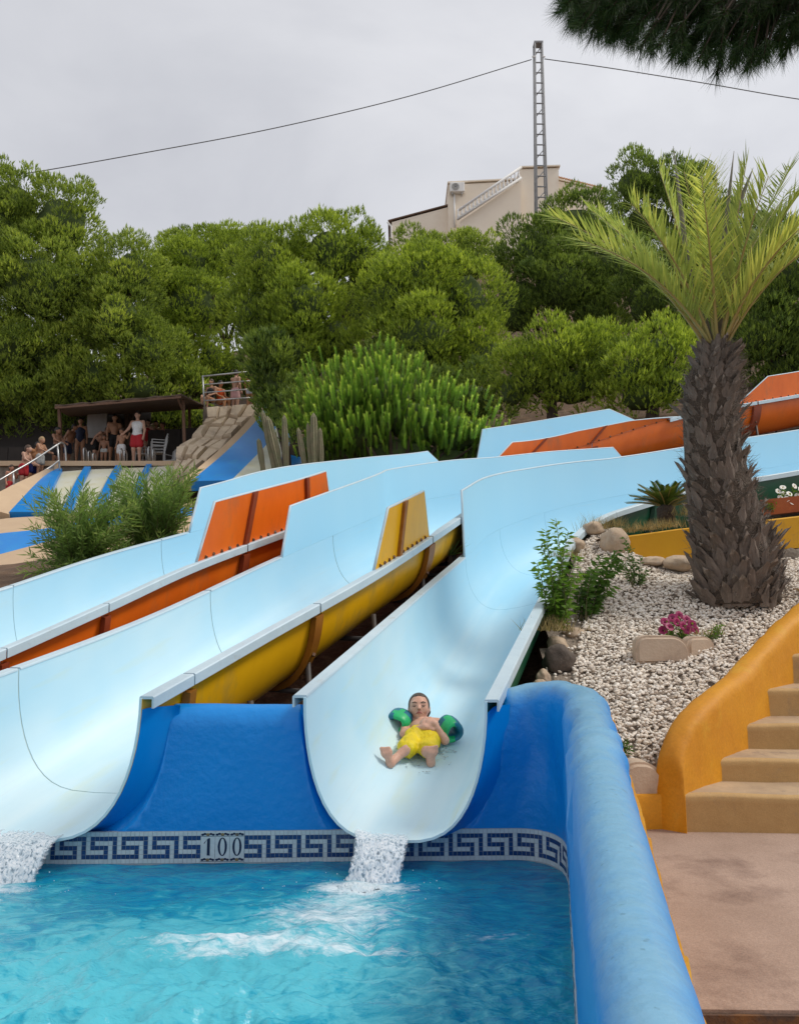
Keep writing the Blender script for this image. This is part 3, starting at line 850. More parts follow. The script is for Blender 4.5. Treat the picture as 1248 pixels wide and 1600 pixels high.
def water_mat():
    m = bpy.data.materials.new('pool_water')
    m.use_nodes = True
    nt = m.node_tree; L = nt.links.new
    b = nt.nodes['Principled BSDF']
    b.inputs['IOR'].default_value = 1.33
    a = nd(nt, 'ShaderNodeAttribute', attribute_name='air')
    g = nd(nt, 'ShaderNodeTexCoord')
    mp_ = nd(nt, 'ShaderNodeMapping'); mp_.inputs['Scale'].default_value = (1, 2.0, 1); L(g.outputs['Object'], mp_.inputs[0])
    n = nd(nt, 'ShaderNodeTexNoise'); n.inputs['Scale'].default_value = 5.5; n.inputs['Detail'].default_value = 7; n.inputs['Distortion'].default_value = 1.6; n.inputs['Roughness'].default_value = .6
    L(mp_.outputs[0], n.inputs['Vector'])
    ad = nd(nt, 'ShaderNodeMath', operation='MULTIPLY_ADD'); L(n.outputs[0], ad.inputs[0]); ad.inputs[1].default_value = 1.5; L(a.outputs['Fac'], ad.inputs[2])
    r = nd(nt, 'ShaderNodeValToRGB')
    e = r.color_ramp.elements
    e[0].position = .55; e[0].color = (.0, .16, .345, 1)
    e[1].position = .70; e[1].color = (.003, .235, .42, 1)
    for p, c in ((.85, (.012, .32, .46, 1)), (1.0, (.09, .48, .58, 1))):
        x = e.new(p); x.color = c
    sc = nd(nt, 'ShaderNodeMath', operation='MULTIPLY'); L(ad.outputs[0], sc.inputs[0]); sc.inputs[1].default_value = .62
    L(sc.outputs[0], r.inputs[0])
    fa = nd(nt, 'ShaderNodeAttribute', attribute_name='foam')
    mpf = nd(nt, 'ShaderNodeMapping'); mpf.inputs['Scale'].default_value = (1, 2.2, 1); L(g.outputs['Object'], mpf.inputs[0])
    nf = nd(nt, 'ShaderNodeTexNoise'); nf.inputs['Scale'].default_value = 20; nf.inputs['Detail'].default_value = 9; nf.inputs['Roughness'].default_value = .68; nf.inputs['Distortion'].default_value = .9
    L(mpf.outputs[0], nf.inputs['Vector'])
    fm = nd(nt, 'ShaderNodeMath', operation='MULTIPLY_ADD'); L(nf.outputs[0], fm.inputs[0]); fm.inputs[1].default_value = 1.5; L(fa.outputs['Fac'], fm.inputs[2])
    fr = nd(nt, 'ShaderNodeMapRange'); fr.inputs[1].default_value = 1.06; fr.inputs[2].default_value = 1.75; fr.inputs[4].default_value = .92; L(fm.outputs[0], fr.inputs[0])
    fx_ = nd(nt, 'ShaderNodeMix', data_type='RGBA'); L(fr.outputs[0], fx_.inputs[0]); L(r.outputs[0], fx_.inputs[6]); fx_.inputs[7].default_value = (.80, .88, .91, 1)
    L(fx_.outputs[2], b.inputs['Base Color'])
    fro = nd(nt, 'ShaderNodeMapRange'); fro.inputs[3].default_value = .045; fro.inputs[4].default_value = .5; L(fr.outputs[0], fro.inputs[0]); L(fro.outputs[0], b.inputs['Roughness'])
    n2 = nd(nt, 'ShaderNodeTexNoise'); n2.inputs['Scale'].default_value = 42; n2.inputs['Detail'].default_value = 3; L(mp_.outputs[0], n2.inputs['Vector'])
    bn = nd(nt, 'ShaderNodeBump'); bn.inputs['Strength'].default_value = .5; bn.inputs['Distance'].default_value = .012
    L(n2.outputs[0], bn.inputs['Height']); L(bn.outputs[0], b.inputs['Normal'])
    return m
M['water'] = water_mat()
M['foam'] = mat('foam', (0.86, 0.92, 0.94), 0.45, (0.62, 0.78, 0.84), 25, bump=.8, bscale=70, bdist=.02, sss=.0)

def foam_mask(x, y):
    x, y = x * 1.07, y * 1.07
    f = 0
    for cx, cy, rx, ry, k in ((-.20, 4.34, .24, .10, 1.3), (-.26, 4.14, .30, .16, .75), (-.32, 3.98, .36, .24, .78), (-.60, 3.68, .55, .13, .80), (-.28, 3.60, .40, .07, .8), (-.78, 3.56, .30, .06, .7), (-2.3, 4.34, .34, .12, 1.25), (-2.25, 4.12, .35, .16, .7), (-2.1, 3.7, .35, .18, .55), (.42, 3.75, .16, .06, .45)):
        f = max(f, k * math.exp(-(((x - cx) / rx) ** 2 + ((y - cy) / ry) ** 2)))
    q = Vector((x * 1.0, y * 1.9, 0))
    nn = noise.noise(q * 6) * .5 + noise.noise(q * 14) * .35 + noise.noise(q * 32) * .3
    return max(0, f + .5 * nn * min(1, f * 2.2))
def build_water():
    ysv = np.concatenate([np.linspace(-1.6, 2.3, 40), np.linspace(2.312, 4.75, 205)])
    fxs = np.concatenate([np.linspace(0, .40, 40), np.linspace(.402, 1, 330)])
    nx, ny = len(fxs) - 1, len(ysv) - 1
    V, A, FO = [], [], []
    for y in ysv:
        xr = right_x(y) + .1
        for fx in fxs:
            x = -5.3 + (xr + 5.3) * fx
            FO.append(foam_mask(x, y))
            V.append((x, y, WZ + wave(x, y)))
            near = 1 / (1 + math.exp((y * 1.07 - 3.72 + .2 * math.sin(x * 2.1 + 1)) * 6))
            edge = 1 / (1 + math.exp((x - right_x(y) + .28 + .06 * math.sin(y * 5)) * 9))
            A.append(.36 + .36 * near * (.55 + .45 * edge) + .5 * turb(x, y))
    idx = np.arange((nx + 1) * (ny + 1)).reshape(ny + 1, nx + 1)
    F = np.stack([idx[:-1, :-1], idx[:-1, 1:], idx[1:, 1:], idx[1:, :-1]], -1).reshape(-1, 4)
    w = mesh_np('water', V, F, None, [M['water']], smooth=True, attrs={'air': A, 'foam': FO})
    props(w, 'rippled turquoise water of the splash pool', 'water', kind='structure')
    # pool floor
    mb = MB(); mb.poly([(-5.6, 4.9, -1.3), (1.1, 4.9, -1.3), (-.1, -1.8, -1.3), (-5.6, -1.8, -1.3)])
    f = mb.build('pool_floor', M['pool_blue']); props(f, 'blue floor of the splash pool under the water', 'floor', kind='structure')
    # foam
    st = .0125
    V, F = [], []
    for (xa, xb, ya, yb) in ((-2.6, .7, 3.0, 4.36),):
        nx_, ny_ = int((xb - xa) / st), int((yb - ya) / st)
        keep = {}
        mask = np.zeros((ny_ + 1, nx_ + 1))
        for j in range(ny_ + 1):
            for i in range(nx_ + 1):
                mask[j, i] = foam_mask(xa + i * st, ya + j * st)
        def vid(j, i):
            k = (j, i)
            if k not in keep:
                x, y = xa + i * st, ya + j * st
                keep[k] = len(V)
                h = max(0, mask[j, i] - .92)
                V.append((x + random.uniform(-.003, .003), y + random.uniform(-.003, .003), WZ + wave(x, y) - .004 + min(.03, h * .05) + random.uniform(0, .006) * min(1, h * 3)))
            return keep[k]
        for j in range(ny_):
            for i in range(nx_):
                if mask[j:j + 2, i:i + 2].min() > .92 and y_ok(xa + i * st, ya + j * st):
                    F.append((vid(j, i), vid(j, i + 1), vid(j + 1, i + 1), vid(j + 1, i)))
    fo = mesh_np('foam', V, F, None, [M['foam']], smooth=True)
    props(fo, 'white foam spreading on the pool below the slide mouths', 'foam', kind='stuff')
def y_ok(x, y): return x < right_x(y) - .02 and y < back_y(x) - .01
build_water()

def stream_mat():
    m = bpy.data.materials.new('falling_water')
    m.use_nodes = True
    nt = m.node_tree; L = nt.links.new
    b = nt.nodes['Principled BSDF']; out = nt.nodes['Material Output']
    b.inputs['Roughness'].default_value = .12
    g = nd(nt, 'ShaderNodeTexCoord')
    mp_ = nd(nt, 'ShaderNodeMapping'); mp_.inputs['Scale'].default_value = (1, 1, .4); L(g.outputs['Object'], mp_.inputs[0])
    n = nd(nt, 'ShaderNodeTexNoise'); n.inputs['Scale'].default_value = 85; n.inputs['Detail'].default_value = 4; n.inputs['Distortion'].default_value = .6; L(mp_.outputs[0], n.inputs['Vector'])
    r = nd(nt, 'ShaderNodeValToRGB'); r.color_ramp.elements[0].position = .40; r.color_ramp.elements[0].color = (.60, .71, .79, 1)
    r.color_ramp.elements[1].position = .6; r.color_ramp.elements[1].color = (.90, .93, .95, 1)
    L(n.outputs[0], r.inputs[0]); L(r.outputs[0], b.inputs['Base Color'])
    bn = nd(nt, 'ShaderNodeBump'); bn.inputs['Strength'].default_value = .7; bn.inputs['Distance'].default_value = .012; L(n.outputs[0], bn.inputs['Height']); L(bn.outputs[0], b.inputs['Normal'])
    t = nd(nt, 'ShaderNodeBsdfTransparent')
    ms = nd(nt, 'ShaderNodeMixShader')
    rr = nd(nt, 'ShaderNodeMapRange'); rr.inputs[1].default_value = .30; rr.inputs[2].default_value = .45; rr.inputs[3].default_value = .25; rr.inputs[4].default_value = .92
    L(n.outputs[0], rr.inputs[0])
    at_ = nd(nt, 'ShaderNodeAttribute', attribute_name='body'); sb = nd(nt, 'ShaderNodeMath', operation='MULTIPLY_ADD'); L(at_.outputs['Fac'], sb.inputs[0]); sb.inputs[1].default_value = 2.2; sb.inputs[2].default_value = -.75
    s2 = nd(nt, 'ShaderNodeMath', operation='ADD', use_clamp=True); L(sb.outputs[0], s2.inputs[0]); L(n.outputs[0], s2.inputs[1])
    ml = nd(nt, 'ShaderNodeMath', operation='MULTIPLY'); L(rr.outputs[0], ml.inputs[0]); L(s2.outputs[0], ml.inputs[1]); L(ml.outputs[0], ms.inputs[0]); L(t.outputs[0], ms.inputs[1]); L(b.outputs[0], ms.inputs[2]); L(ms.outputs[0], out.inputs[0])
    return m
M['stream'] = stream_mat()
def stream(lane, c, hw, label, drift):
    """water running out over the lip and dropping into the pool"""
    def surf(x, t):
        q = lane.prof(t)
        return float(np.interp(x, [p.x for p in q], [p.z for p in q]))
    rings = []
    n, mm = 70, 44
    rows = []
    for j in range(mm + 1):
        row = []
        for i in range(n + 1):
            f = i / n * 2 - 1
            x = c + hw * f
            if j < 6:
                t = .045 * (5 - j) / 5
                y = lane.rails(t)[0].y
                z = surf(x + .1 * t, t) + .008 + .004 * (1 - f * f)
            else:
                q = (j - 5) / (mm - 5)
                z0 = surf(x, 0) + .008
                z = z0 + (WZ - .03 - z0) * q ** 1.5
                y = 4.3 - .012 - .20 * q * (1 - .25 * f * f)
                x = c + hw * f * (1 - .08 * math.sin(q * 3)) + drift * q * q
            nn = noise.noise(Vector((x * 20, y * 20, z * 8))) * .010 + noise.noise(Vector((x * 60, y * 50, z * 22))) * .005
            y -= nn * 1.2 if j > 4 else 0; z += nn * .5
            if j > 8 and (i < 4 or i > n - 4): x += random.uniform(-.008, .008)
            row.append(V3((x, y, z)))
        rows.append(row)
    mb = MB(); mb.loft(rows, False)
    ed = [min(1, i / 7, (n - i) / 7) * min(1, j / 5) for j in range(mm + 1) for i in range(n + 1)]
    back = [[p + V3((0, .03, -.012)) for p in r_] for r_ in rows]
    o = mb.build('falling_water', M['stream'], None, smooth=True)
    o.data.attributes.new('body', 'FLOAT', 'POINT').data.foreach_set('value', ed)
    props(o, label, 'water', 'water pouring from the slide mouths', kind='stuff')
stream(L3, at(596, 1318, 4.3).x, .145, 'white water pouring from the mouth of the right-hand slide', -.05)
stream(L2, L2.prof(0)[13].x - .08, .27, 'white water pouring from the mouth of the middle slide', -.06)

def droplets():
    V, F = [], []
    for (cx, cy, cz, sx, sy, sz, n) in ((-.16, 4.0, .03, .16, .06, .03, 120), (-2.05, 4.0, .03, .22, .08, .04, 80)):
        for _ in range(n):
            x, y, z = random.gauss(cx, sx), random.gauss(cy, sy), WZ + abs(random.gauss(0, sz)) + .005
            r = random.uniform(.0015, .004)
            b = len(V)
            V += [(x + r, y, z), (x - r, y, z), (x, y + r, z), (x, y - r, z), (x, y, z + r), (x, y, z - r)]
            F += [(b + i, b + j, b + k) for i, j, k in ((0, 2, 4), (2, 1, 4), (1, 3, 4), (3, 0, 4), (2, 0, 5), (1, 2, 5), (3, 1, 5), (0, 3, 5))]
    o = mesh_np('spray', V, F, None, [M['foam']], smooth=True)
    props(o, 'droplets thrown up where the slide water hits the pool', 'spray', kind='stuff')
droplets()

# ---------------------------------------------------------------- deck, steps, orange stair wall
M['deck'] = mat('deck_concrete', (0.41, 0.295, 0.235), 0.85, (0.31, 0.215, 0.165), 2.2, bump=.35, bscale=60, bdist=.006, grit=.22, dirt=(0.17, 0.105, 0.08), dirt_scale=2.6, dirt_lo=.50, dirt_hi=.76)
M['step'] = mat('step_paint', (0.52, 0.335, 0.14), 0.75, (0.43, 0.265, 0.105), 3, grit=.12, bump=.4, bscale=14, bdist=.012, dirt=(0.27, 0.20, 0.14), dirt_scale=4, dirt_lo=.58, dirt_hi=.78)
M['step_top'] = mat('step_top', (0.50, 0.36, 0.22), 0.85, (0.36, 0.255, 0.165), 5, bump=.4, bscale=30, bdist=.008, dirt=(0.18, 0.13, 0.11), dirt_scale=3, dirt_lo=.58, dirt_hi=.7)
M['riser_dark'] = mat('dark_riser', (0.10, 0.055, 0.035), 0.9, (0.055, 0.035, 0.028), 9, bump=.5, bscale=60, dirt=(0.24, 0.10, 0.02), dirt_scale=5)
def slab(name, outline, z0, z1, m, label, cat, kind, nsub=0):
    mb = MB(); mb.prism([(x, y, z0) for x, y in outline], (0, 0, z1 - z0))
    o = mb.build(name, m); props(o, label, cat, kind=kind); return o
def wx(y): return right_x(y) + float(np.interp(y, [.5, 4.1], [.13, .215])) + .012
DZ = .185
slab('deck', [(wx(2.75), 2.75), (8, 2.60), (8, 6.0), (2.9, 6.0), (1.30, 5.0), (wx(4.72) - .02, 4.75)], -.1, DZ, M['deck'], 'reddish beige concrete landing between the pool wall and the steps', 'deck', 'structure')
slab('lower_deck', [(wx(-1.7), -1.7), (8, -1.7), (8, 2.56), (wx(2.7), 2.71)], -.15, .03, M['deck'], 'lower concrete paving in front of the landing', 'deck', 'structure')
mb = MB(); mb.add([(wx(2.74), 2.744, .03), (8, 2.594, .03), (8, 2.594, DZ - .012), (wx(2.74), 2.744, DZ - .012)], [(0, 1, 2, 3)])
mb.f.clear(); mb.v.clear(); mb.m.clear()
mb.prism([(wx(2.74), 2.745, .02), (8, 2.595, .02), (8, 2.595, DZ - .01), (wx(2.74), 2.745, DZ - .01)], (0, -.012, 0))
o = mb.build('landing_riser', M['riser_dark']); props(o, 'dark stained riser at the near edge of the landing', 'step', kind='structure')

def build_stairs():
    th = empty('staircase', (2.5, 5.0, DZ), 'beige painted concrete steps climbing right beside the orange wall', 'stairs')
    fl = [(1.58, 4.70, 1240), (1.87, 5.0, 1185), (2.16, 5.3, 1131), (2.47, 5.6, 1076), (2.79, 5.9, 1022), (3.1, 6.2, 970), (3.4, 6.5, 920)]
    zprev = DZ
    for i, (xl, y, v) in enumerate(fl):
        z = at(1100, v, y).z
        mb = MB()
        # plastered step with a rounded, uneven nose
        nX = 28
        rows = []
        for k in range(nX + 1):
            q = k / nX
            x = xl + .005 + (7.5 - xl) * q ** 1.6
            yy = y - .045 * (x - xl) + .012 * noise.noise(Vector((x * 3, i * 7.1, 0)))
            zz = z + .008 * noise.noise(Vector((x * 2.5, i * 3.3, 5)))
            rows.append([V3((x, yy, zprev - .15)), V3((x, yy, zz - .05)), V3((x, yy - .006, zz - .02)), V3((x, yy + .004, zz - .006)), V3((x, yy + .022, zz)), V3((x, y + .62, zz + .004))])
        mb.loft(rows, False)
        for i_, f in enumerate(mb.f):
            if i_ % 5 == 4: mb.m[i_] = 1
        mb.add(rows[0], [tuple(range(6))])
        mb.build('step', [M['step'], M['step_top']], th, smooth=True, sharp=60)
        zprev = z
build_stairs()

def build_stair_wall():
    # top outline followed in plan; rounded nose at its foot
    P = [at(1046, 1228, 4.72), at(1047, 1175, 4.76), at(1072, 1117, 4.90), at(1112, 1080, 5.12), at(1160, 1040, 5.5), at(1208, 985, 5.9), at(1258, 940, 6.25), at(1310, 885, 6.7), at(1360, 850, 7.1)]
    rings = []
    n = 60
    for k in range(n + 1):
        t = (len(P) - 1) * k / n
        c = catmull(P, t); d = catmull(P, t + .05) - catmull(P, t - .05)
        d = V3((d.x, d.y, 0))
        d = V3((.62, .78, 0)).normalized() if d.length < 1e-4 or t < 1.5 else d.normalized()
        nrm = V3((-d.y, d.x, 0))
        w = .085
        zb = -.1
        top = c.z
        ring = []
        for x, z in ((1, zb), (1, top * .3), (1, top * .6), (1, top - .07), (.93, top - .035), (.7, top - .008), (.35, top + .004), (0, top + .006), (-.35, top + .004), (-.7, top - .008), (-.93, top - .035), (-1, top - .07), (-1, zb)):
            p = V3((c.x, c.y, max(zb, z))) + nrm * w * -x
            p += V3((nrm.x, nrm.y, .6)) * .016 * noise.noise(p * 4) + V3((nrm.x, nrm.y, .3)) * .006 * noise.noise(p * 13)
            ring.append(p)
        rings.append(ring)
    mb = MB(); mb.loft(rings, False, 0)
    mb.f.append(tuple(range(len(rings[0])))); mb.m.append(0)
    o = mb.build('stair_wall', M['orange_paint'], None, smooth=True, sharp=70)
    props(o, 'curved orange plastered wall rising beside the steps', 'wall')
build_stair_wall()
# ================================================================== GARDEN ON THE RIGHT
def bed_z(x, y):
    k = min(1, max(0, (x - 2.2) / .5)); k = k * k * (3 - 2 * k)
    return .54 + (y - 4.9) * .45 - max(0, y - 7.1) * .18 * k + (x - 2) * .08
# ---- pebbles
M['bed_soil'] = mat('bed_soil', (0.36, 0.29, 0.23), 0.95, (0.22, 0.175, 0.14), 30, bump=.8, bscale=60, bdist=.02)
def stair_wall_x(y): return float(np.interp(y, [4.7, 5.0, 5.5, 5.9, 6.25, 6.7, 7.1], [1.52, 1.80, 2.36, 2.76, 3.17, 3.68, 4.18]))
L3R = [L3.side(t, 1)[0] + L3.side(t, 1)[1] * .10 for t in np.arange(0, 4, .05)]
def lane3_x(y): return float(np.interp(y, [p.y for p in L3R], [p.x for p in L3R]))
def in_bed(x, y):
    if y < 4.93 + .0 * x or y > 8.75: return False
    if x < lane3_x(y) + .02: return False
    if x > stair_wall_x(y) - .12: return False
    if x < right_x(y) + .2 and y < 4.95: return False
    return True
def build_bed():
    xs = np.arange(.7, 4.6, .1); ys = np.arange(4.78, 8.9, .1)
    V, F, idm = [], [], {}
    for j, y in enumerate(ys):
        for i, x in enumerate(xs):
            idm[j, i] = len(V)
            V.append((x, y, bed_z(x, y) - .02 + .03 * noise.noise(Vector((x * 2, y * 2, 0)))))
    for j in range(len(ys) - 1):
        for i in range(len(xs) - 1):
            x, y = xs[i] + .05, ys[j] + .05
            if x > lane3_x(y) - .02 and x < stair_wall_x(y) + .02:
                F.append((idm[j, i], idm[j, i + 1], idm[j + 1, i + 1], idm[j + 1, i]))
    g = mesh_np('garden_bed', V, F, None, [M['bed_soil']], smooth=True)
    props(g, 'sloping earth of the gravel garden bed', 'ground', kind='structure')
    # pebbles: squashed low-poly stones joined into one mass
    ico = bmesh.new(); bmesh.ops.create_icosphere(ico, subdivisions=1, radius=1)
    iv = np.array([v.co[:] for v in ico.verts]); itri = np.array([[v.index for v in f.verts] for f in ico.faces]); ico.free()
    pts = []
    while len(pts) < 23000:
        x, y = random.uniform(.9, 4.4), random.uniform(4.9, 8.7)
        if not in_bed(x, y): continue
        # bare strip by the slide where soil and shrubs are
        bare = (x - lane3_x(y)) < .10 + .22 * max(0, noise.noise(Vector((y * 1.3, 3, 0))) + .55) and y < 7.6
        if bare and random.random() < .9: continue
        pts.append((x, y))
    n = len(pts); nv = len(iv)
    VV = np.zeros((n, nv, 3), np.float32); tone = np.zeros((n, nv), np.float32)
    for k, (x, y) in enumerate(pts):
        s = random.uniform(.0075, .017)
        sc = np.array([s * random.uniform(.9, 1.6), s * random.uniform(.7, 1.1), s * random.uniform(.5, .85)])
        e = Euler((random.uniform(-.5, .5), random.uniform(-.5, .5), random.uniform(0, 6.28))).to_matrix()
        w = iv * (1 + RNG.uniform(-.18, .18, (nv, 1))) * sc
        VV[k] = w @ np.array(e).T + np.array([x, y, bed_z(x, y) + random.uniform(-.012, .018)])
        tone[k] = random.random() ** .8
    FF = (itri[None] + (np.arange(n) * nv)[:, None, None]).reshape(-1, 3)
    m = bpy.data.materials.new('pebble'); m.use_nodes = True
    nt = m.node_tree; b = nt.nodes['Principled BSDF']; b.inputs['Roughness'].default_value = .75
    a = nd(nt, 'ShaderNodeAttribute', attribute_name='tone'); r = nd(nt, 'ShaderNodeValToRGB')
    e = r.color_ramp.elements; e[0].color = (.42, .34, .28, 1); e[1].color = (.92, .86, .78, 1); x = e.new(.25); x.color = (.74, .64, .53, 1)
    nt.links.new(a.outputs['Fac'], r.inputs[0]); nt.links.new(r.outputs[0], b.inputs['Base Color'])
    o = mesh_np('gravel', VV.reshape(-1, 3), FF, None, [m], smooth=True, attrs={'tone': tone.ravel()})
    props(o, 'pale pebbles spread over the sloping garden bed', 'gravel', kind='stuff')
build_bed()

# ---- rocks and kerb stones
def rock(c, r, label, m='rock', seed=0, name='boulder', flat=.7, group=None, rz=0):
    bm = bmesh.new(); bmesh.ops.create_icosphere(bm, subdivisions=3, radius=1)
    for v in bm.verts:
        d = v.co.copy()
        q = 1 + .30 * noise.noise(d * 1.3 + Vector((seed * 3.7, 0, 0))) + .12 * noise.noise(d * 3.5 + Vector((0, seed * 2.1, 0)))
        # facet a little
        for ax in (Vector((.8, -.5, .3)), Vector((-.6, -.7, .4)), Vector((.1, -.3, .95)), Vector((.5, .8, .2))):
            pr = d.dot(ax.normalized())
            if pr > .72: q *= .72 / pr * .35 + .65
        v.co = Vector((d.x * r[0], d.y * r[1], d.z * r[2])) * q
    me = bpy.data.meshes.new(name); bm.to_mesh(me); bm.free()
    me.polygons.foreach_set('use_smooth', [True] * len(me.polygons))
    o = link(name, me, None, [M[m]])
    o.location = c; o.rotation_euler = (0, 0, rz)
    props(o, label, 'rock', group)
    return o
def on_bed(u, v, lift=0.0):
    """where the line of sight through (u, v) meets the gravel bed"""
    d = ray(u, v)
    lo, hi = 4.5, 9.5
    for _ in range(50):
        mid = (lo + hi) / 2
        p = at(u, v, mid)
        if p.z > bed_z(p.x, p.y) + lift: lo = mid
        else: hi = mid
    return at(u, v, lo)
GR = 'rocks along the gravel bed'
for i, (u, v, Y, rx, rz_, lab, m) in enumerate([
    (800, 1072, 5.55, .06, .045, 'small tan rock by the slide rail nearest the pool corner', 'rock'),
    (826, 1058, 5.8, .055, .06, 'upright tan rock wedged beside the slide above the pool corner', 'rock'),
    (816, 1085, 5.5, .05, .035, 'lowest little tan rock just behind the blue pool wall', 'rock'),
    (868, 1008, 6.35, .10, .075, 'rounded rock under the leafy shrubs beside the slide', 'rock'),
    (896, 990, 6.55, .10, .05, 'flat brown rock right of the rounded one under the shrubs', 'rock'),
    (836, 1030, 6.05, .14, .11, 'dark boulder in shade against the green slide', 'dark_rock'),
    (925, 826, 8.5, .13, .08, 'pale rock at the bend of the green slide', 'rock'),
    (900, 852, 8.15, .11, .08, 'small pale rock below the bend of the green slide', 'rock'),
    (960, 848, 8.05, .15, .15, 'large rounded pale rock at the left end of the ochre wall', 'rock'),
    (1060, 880, 7.62, .16, .075, 'brown rock left of the palm foot below the ochre wall', 'rock'),
    (1020, 878, 7.75, .14, .06, 'flat tan rock under the ochre wall left of the palm', 'rock'),
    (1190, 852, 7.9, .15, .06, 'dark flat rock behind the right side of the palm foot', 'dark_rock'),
]):
    p = at(u, v, Y)
    if Y < 7.6: p.x = max(p.x, lane3_x(p.y) + rx * 1.0 - .03)
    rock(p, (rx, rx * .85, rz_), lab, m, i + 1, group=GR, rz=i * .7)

M['kerb_stone'] = mat('kerb_stone', (0.56, 0.44, 0.33), 0.85, (0.45, 0.33, 0.24), 5, bump=.5, bscale=70, bdist=.006, dirt=(0.30, 0.22, 0.17), dirt_scale=8)
def stone_block(c, size, rz, label, tilt=0):
    """kerb stone with one rounded top edge, lying on its side"""
    w, d, h = size
    pts = [(-w / 2, 0), (w / 2, 0), (w / 2, h * .35)]
    for k in range(1, 9):
        a = k / 8 * math.pi / 2
        pts.append((w / 2 - h * .65 * (1 - math.cos(a)), h * .35 + h * .65 * math.sin(a)))
    pts += [(-w / 2 + h * .38 - h * .38 * math.sin(a), h - h * .38 + h * .38 * math.cos(a)) for a in np.linspace(0, math.pi / 2, 5)]
    bm = bmesh.new()
    vs = [bm.verts.new((x, -d / 2, z)) for x, z in pts]
    f = bm.faces.new(vs)
    ex = bmesh.ops.extrude_face_region(bm, geom=[f])
    bmesh.ops.translate(bm, verts=[g for g in ex['geom'] if isinstance(g, bmesh.types.BMVert)], vec=(0, d, 0))
    bmesh.ops.recalc_face_normals(bm, faces=bm.faces[:])
    bmesh.ops.bevel(bm, geom=[e for e in bm.edges if abs(e.verts[0].co.y - e.verts[1].co.y) < 1e-6], offset=.022, segments=3, affect='EDGES')
    me = bpy.data.meshes.new('kerb_stone'); bm.to_mesh(me); bm.free()
    me.polygons.foreach_set('use_smooth', [True] * len(me.polygons))
    try: me.set_sharp_from_angle(angle=R(40))
    except Exception: pass
    o = link('kerb_stone', me, None, [M['kerb_stone']])
    o.location = c; o.rotation_euler = (tilt, 0, rz)
    props(o, label, 'stone', 'loose kerb stones in the gravel')
p = on_bed(1032, 1030)
stone_block(p + V3((0, 0, -.03)), (.40, .13, .205), .0, 'pale kerb stone with rounded end lying below the magenta flowers')
p = on_bed(1090, 1020)
stone_block(p + V3((.02, .05, -.04)), (.26, .11, .16), .35, 'smaller pale stone wedge behind the kerb stone by the flowers')
p = at(1000, 1246, 4.84)
stone_block(p, (.25, .16, .215), .10, 'kerb stone on the low orange wall beside the pool coping')

def low_wall():
    mb = MB()
    a, b = at(960, 1280, 4.74), at(1050, 1280, 4.74)
    mb.box(((a.x + b.x) / 2 - .02, 4.84, (DZ + .35) / 2 - .03), (b.x - a.x + .08, .2, .35 - DZ + .12), (0, 0, .10), bev=.012)
    o = mb.build('low_wall', M['orange_paint'], None, smooth=True, sharp=40)
    props(o, 'short low orange wall between pool coping and steps', 'wall')
low_wall()
M['ochre'] = mat('ochre_paint', (0.72, 0.37, 0.008), 0.6, (0.66, 0.32, 0.008), 2, bump=.2, bscale=14, bdist=.01, dirt=(0.45, 0.24, 0.05), dirt_scale=5, dirt_lo=.62, dirt_hi=.8)
M['concrete'] = mat('old_concrete', (0.30, 0.26, 0.21), 0.9, (0.19, 0.155, 0.125), 6, bump=.6, bscale=35, bdist=.015)
def ochre_wall():
    th = empty('planter_wall', at(1000, 872, 7.9), 'ochre painted planter wall running behind the palm', 'wall')
    top = [at(972, 838, 8.0), at(1010, 833, 7.98), at(1060, 826, 7.95), at(1160, 816, 7.9), at(1248, 806, 7.85), at(1340, 795, 7.8)]
    bot = [at(968, 882, 8.0), at(1010, 877, 7.98), at(1060, 874, 7.95), at(1160, 862, 7.9), at(1248, 856, 7.85), at(1340, 848, 7.8)]
    rings = []
    for a, b in zip(top, bot):
        rings.append([b, b.lerp(a, .5), a - V3((0, 0, .012)), a + V3((0, .012, 0)), a + V3((0, .19, .004)), b + V3((0, .2, 0))])
    mb = MB(); mb.loft(rings, True, 0, True)
    mb.build('painted_face', M['ochre'], th, smooth=True, sharp=30)
    rings = []
    for b in bot:
        rings.append([b + V3((0, -.035, -.25)), b + V3((0, -.045, -.05)), b + V3((0, -.02, -.004)), b + V3((0, .2, -.004)), b + V3((0, .2, -.25))])
    rr = []
    for k in range(61):
        q = k / 60 * 5; i = min(4, int(q)); f = q - i
        rr.append([rings[i][j].lerp(rings[i + 1][j], f) + V3((0, -.03 * noise.noise(Vector((q * 6, j, 0))), .02 * noise.noise(Vector((q * 9, j, 4))))) for j in range(5)])
    mb = MB(); mb.loft(rr, True, 0, True)
    mb.build('footing', M['concrete'], th, smooth=True, sharp=50)
    # earth behind the wall
    V, F = [], []
    xs = np.linspace(2.0, 6.5, 40); ys = np.linspace(8.08, 9.9, 14)
    for y in ys:
        for x in xs:
            V.append((x, y, at(1060, 826, 7.95).z - .03 - (y - 8.08) * .10 + (x - 2.8) * .07 + .05 * noise.noise(Vector((x * 3, y * 3, 1)))))
    idx = np.arange(len(V)).reshape(len(ys), len(xs))
    F = np.stack([idx[:-1, :-1], idx[:-1, 1:], idx[1:, 1:], idx[1:, :-1]], -1).reshape(-1, 4)
    F = [f for f in F if V[f[0]][0] > float(np.interp(V[f[2]][1], [q.y for q in L3.R[3:8]], [q.x for q in L3.R[3:8]])) + .12]
    o = mesh_np('planter_earth', V, F, None, [M['soil']], smooth=True)
    props(o, 'dry earth in the planter behind the ochre wall', 'ground', kind='structure')
ochre_wall()
M['terracotta'] = mat('terracotta', (0.42, 0.13, 0.05), 0.8, (0.33, 0.09, 0.04), 5, bump=.3, bscale=40)
